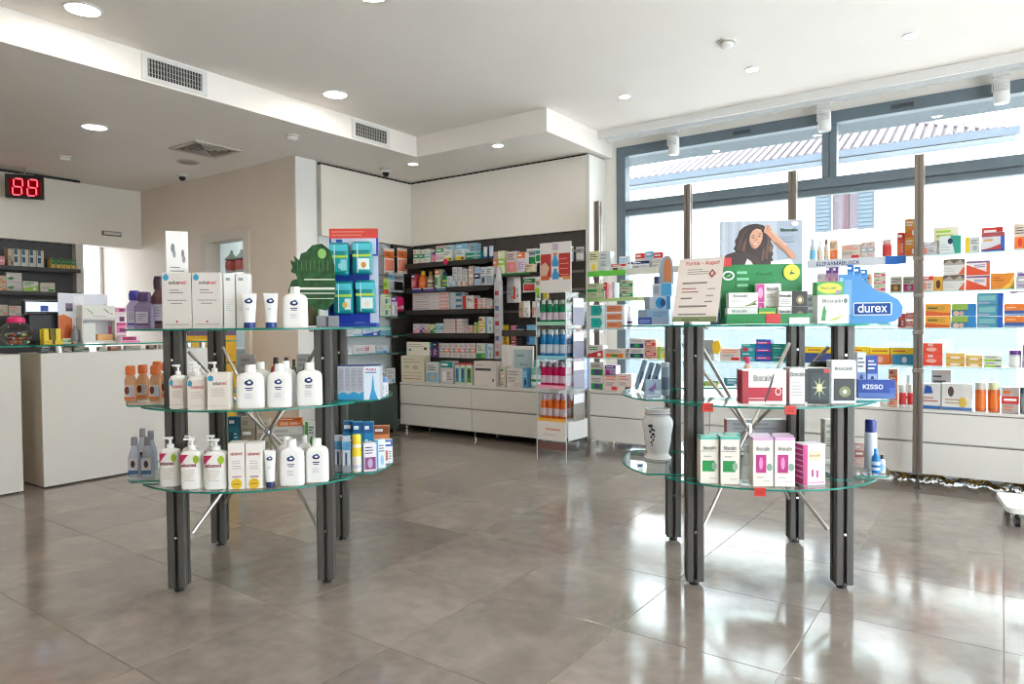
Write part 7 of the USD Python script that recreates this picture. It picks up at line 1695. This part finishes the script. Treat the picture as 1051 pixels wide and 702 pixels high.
row('green and yellow pile, upper counter wall shelf', 'green and yellow boxes on the counter wall shelf', 0, 1.87, [
    ([(3.354, 0.044, 0.113), (3.404, 0.045, 0.112), (3.454, 0.045, 0.11), (3.504, 0.046, 0.108), (3.555, 0.046, 0.106)][i], 'box', '#d8b458', 'green', 'yellow', {'draw': lambda P: P.poly([(0, .5), (.5, .32), (1, .5), (1, 1), (0, 1)], '#1f6a3c').rect(.1, .62, .9, .8, '#4f9a6a')}) for i in range(5)], .12, 'x', -8.72)
row('middle shelf of the counter wall', 'boxes on the counter wall shelves', 0, 1.60, [
    ((2.852, 0.08, 0.159), 'stack2', '#d8bc94', 'beige', 'orange', {'style': 6}), ((2.969, 0.145, 0.197), 'stack2', '#cfcbc8', 'green', 'pink', {'draw': lambda P: P.poly([(0, .3), (.3, .55), (.55, .4), (.3, .15)], '#3f7a48').lines(.55, .2, .9, .4, 2, '#c9a8b0', .3, 1)}), ((3.124, 0.145, 0.109), 'box', '#d4d8c8', 'lime', 'green', {'style': 3}), ((3.289, 0.146, 0.1), 'box', '#d4d6c4', 'beige', 'green', {'style': 6})], .12, 'x', -8.72)
row('lower shelf of the counter wall', 'boxes on the counter wall shelves', 0, 1.33, [
    ((2.857, 0.089, 0.116), 'box', '#d4ccc0', 'beige', 'salmon', {'style': 6}), ((2.969, 0.118, 0.107), 'box', '#d8ccc4', 'salmon', 'grey', {'style': 6})], .12, 'x', -8.72)
# emergency lamp on the boxed-in beam
px = (-8.97, 4.092, 2.35)
t = thing('emergency_light', 'slim chrome-framed emergency lamp on the pale beam over the passage', 'wall lamp', (-8.969, px[1], px[2]), 90)
part(t, 'case', cham(.22, .03, .055, .003, (0, -.016, -.0275)), mat('#9a958e', 0.25, 0.6)); part(t, 'diffuser', bx(-.095, -.0325, -.018, .095, -.0312, .018), mat('#d9d6d0', 0.3)); part(t, 'dark_base', bx(-.10, -.033, -.027, .10, -.0312, -.02), mat('#3a3836', 0.4))

# small blue room behind the doorway
t = thing('inner_shelf', 'white shelf on the blue wall seen through the doorway', 'shelf', (-9.2, 5.9, 1.97))
part(t, 'board', bx(-.6, -.12, -.03, 1.4, .1, 0), mat('#e6eaea', 0.4)); part(t, 'bracket', [bx(-.5, -.1, -.12, -.48, .1, -.03), bx(.8, -.1, -.12, .82, .1, -.03)], mat('#d8dcdc', 0.4))
for k, x in enumerate((-9.22, -8.97)):
    t = thing('lantern', ['dark red glass lantern with a pointed lid on the shelf in the blue room, left', 'dark red glass lantern with a pointed lid on the shelf in the blue room, right'][k], 'lantern', (x, 5.88, 1.97), 0, 'red lanterns in the blue room')
    part(t, 'base', lathe([(0, 0), (.07, 0), (.09, .02), (.09, .04), (0, .04)], 20), mat('#6a6a66', 0.35, 0.5), 40); part(t, 'glass_body', lathe([(.085, .04), (.095, .10), (.09, .17), (.07, .20)], 8), mat('#6a302c', 0.2)); part(t, 'roof', lathe([(.10, .20), (.10, .215), (.05, .26), (.02, .30), (.02, .33), (0, .34)], 8), mat('#5a625a', 0.4, 0.4))
t = thing('kitchen_unit', 'pale blue grey cupboard with drawer and door handle in the small room', 'cabinet', (-8.9, 5.78, 0))
part(t, 'carcass', bx(-.75, -.18, .08, 1.0, .2, .86), mat('#9fb4bc', 0.4)); part(t, 'worktop', bx(-.77, -.2, .86, 1.02, .2, .89), mat('#c4d0d4', 0.35)); part(t, 'plinth', bx(-.73, -.14, 0, .98, .2, .08), mat('#5a666c', 0.5))
for k in range(3):
    d_ = part(t, 'drawer', cham(.56, .018, .20, .002, (-.46 + k * .58, -.190, .65)), mat('#a9bec6', 0.4)); part(d_, 'handle', rod([-.51 + k * .58, -.212, .77], [-.41 + k * .58, -.212, .77], .006, 8), mat('#3a4448', 0.4))
    d_ = part(t, 'door', cham(.56, .018, .54, .002, (-.46 + k * .58, -.190, .10)), mat('#a4b9c1', 0.4)); part(d_, 'handle', rod([-.51 + k * .58, -.212, .56], [-.41 + k * .58, -.212, .56], .006, 8), mat('#3a4448', 0.4))
# yellow floor display behind the left stand
t = thing('floor_display', 'tall yellow cardboard floor display with a white panel behind the left stand', 'display', (-6.45, 3.87, 0), 55)
part(t, 'body', cham(.46, .26, .92, .003), mat('#e8b41e', 0.45)); part(t, 'header', cham(.46, .02, .30, .002, (0, .11, .92)), mat('#e8b41e', 0.45)); part(t, 'open_shelf', [bx(-.20, -.134, .55, .20, -.1302, .57)], mat('#b98a14', 0.45))
P = Print(.46, .92, -.13)
P.rect(.12, .55, .75, .82, '#e6e6e2').rect(.2, .62, .4, .72, '#9ab0c0').poly([(.05, .1), (.5, .14), (.6, .5), (.1, .46)], '#e4e4e8').oval(.3, .3, .12, .08, '#5a7ab0').rect(.0, .9, 1, .92, '#6a5a2a').rect(.78, .08, .95, .5, '#f0c42a')
P.build(t)
P = Print(.46, .30, .10, z0=.92)
P.rect(.0, .62, 1, .95, '#6a5a7a').rect(.1, .1, .5, .5, '#f2d25a')
P.build(t, 'header_print')
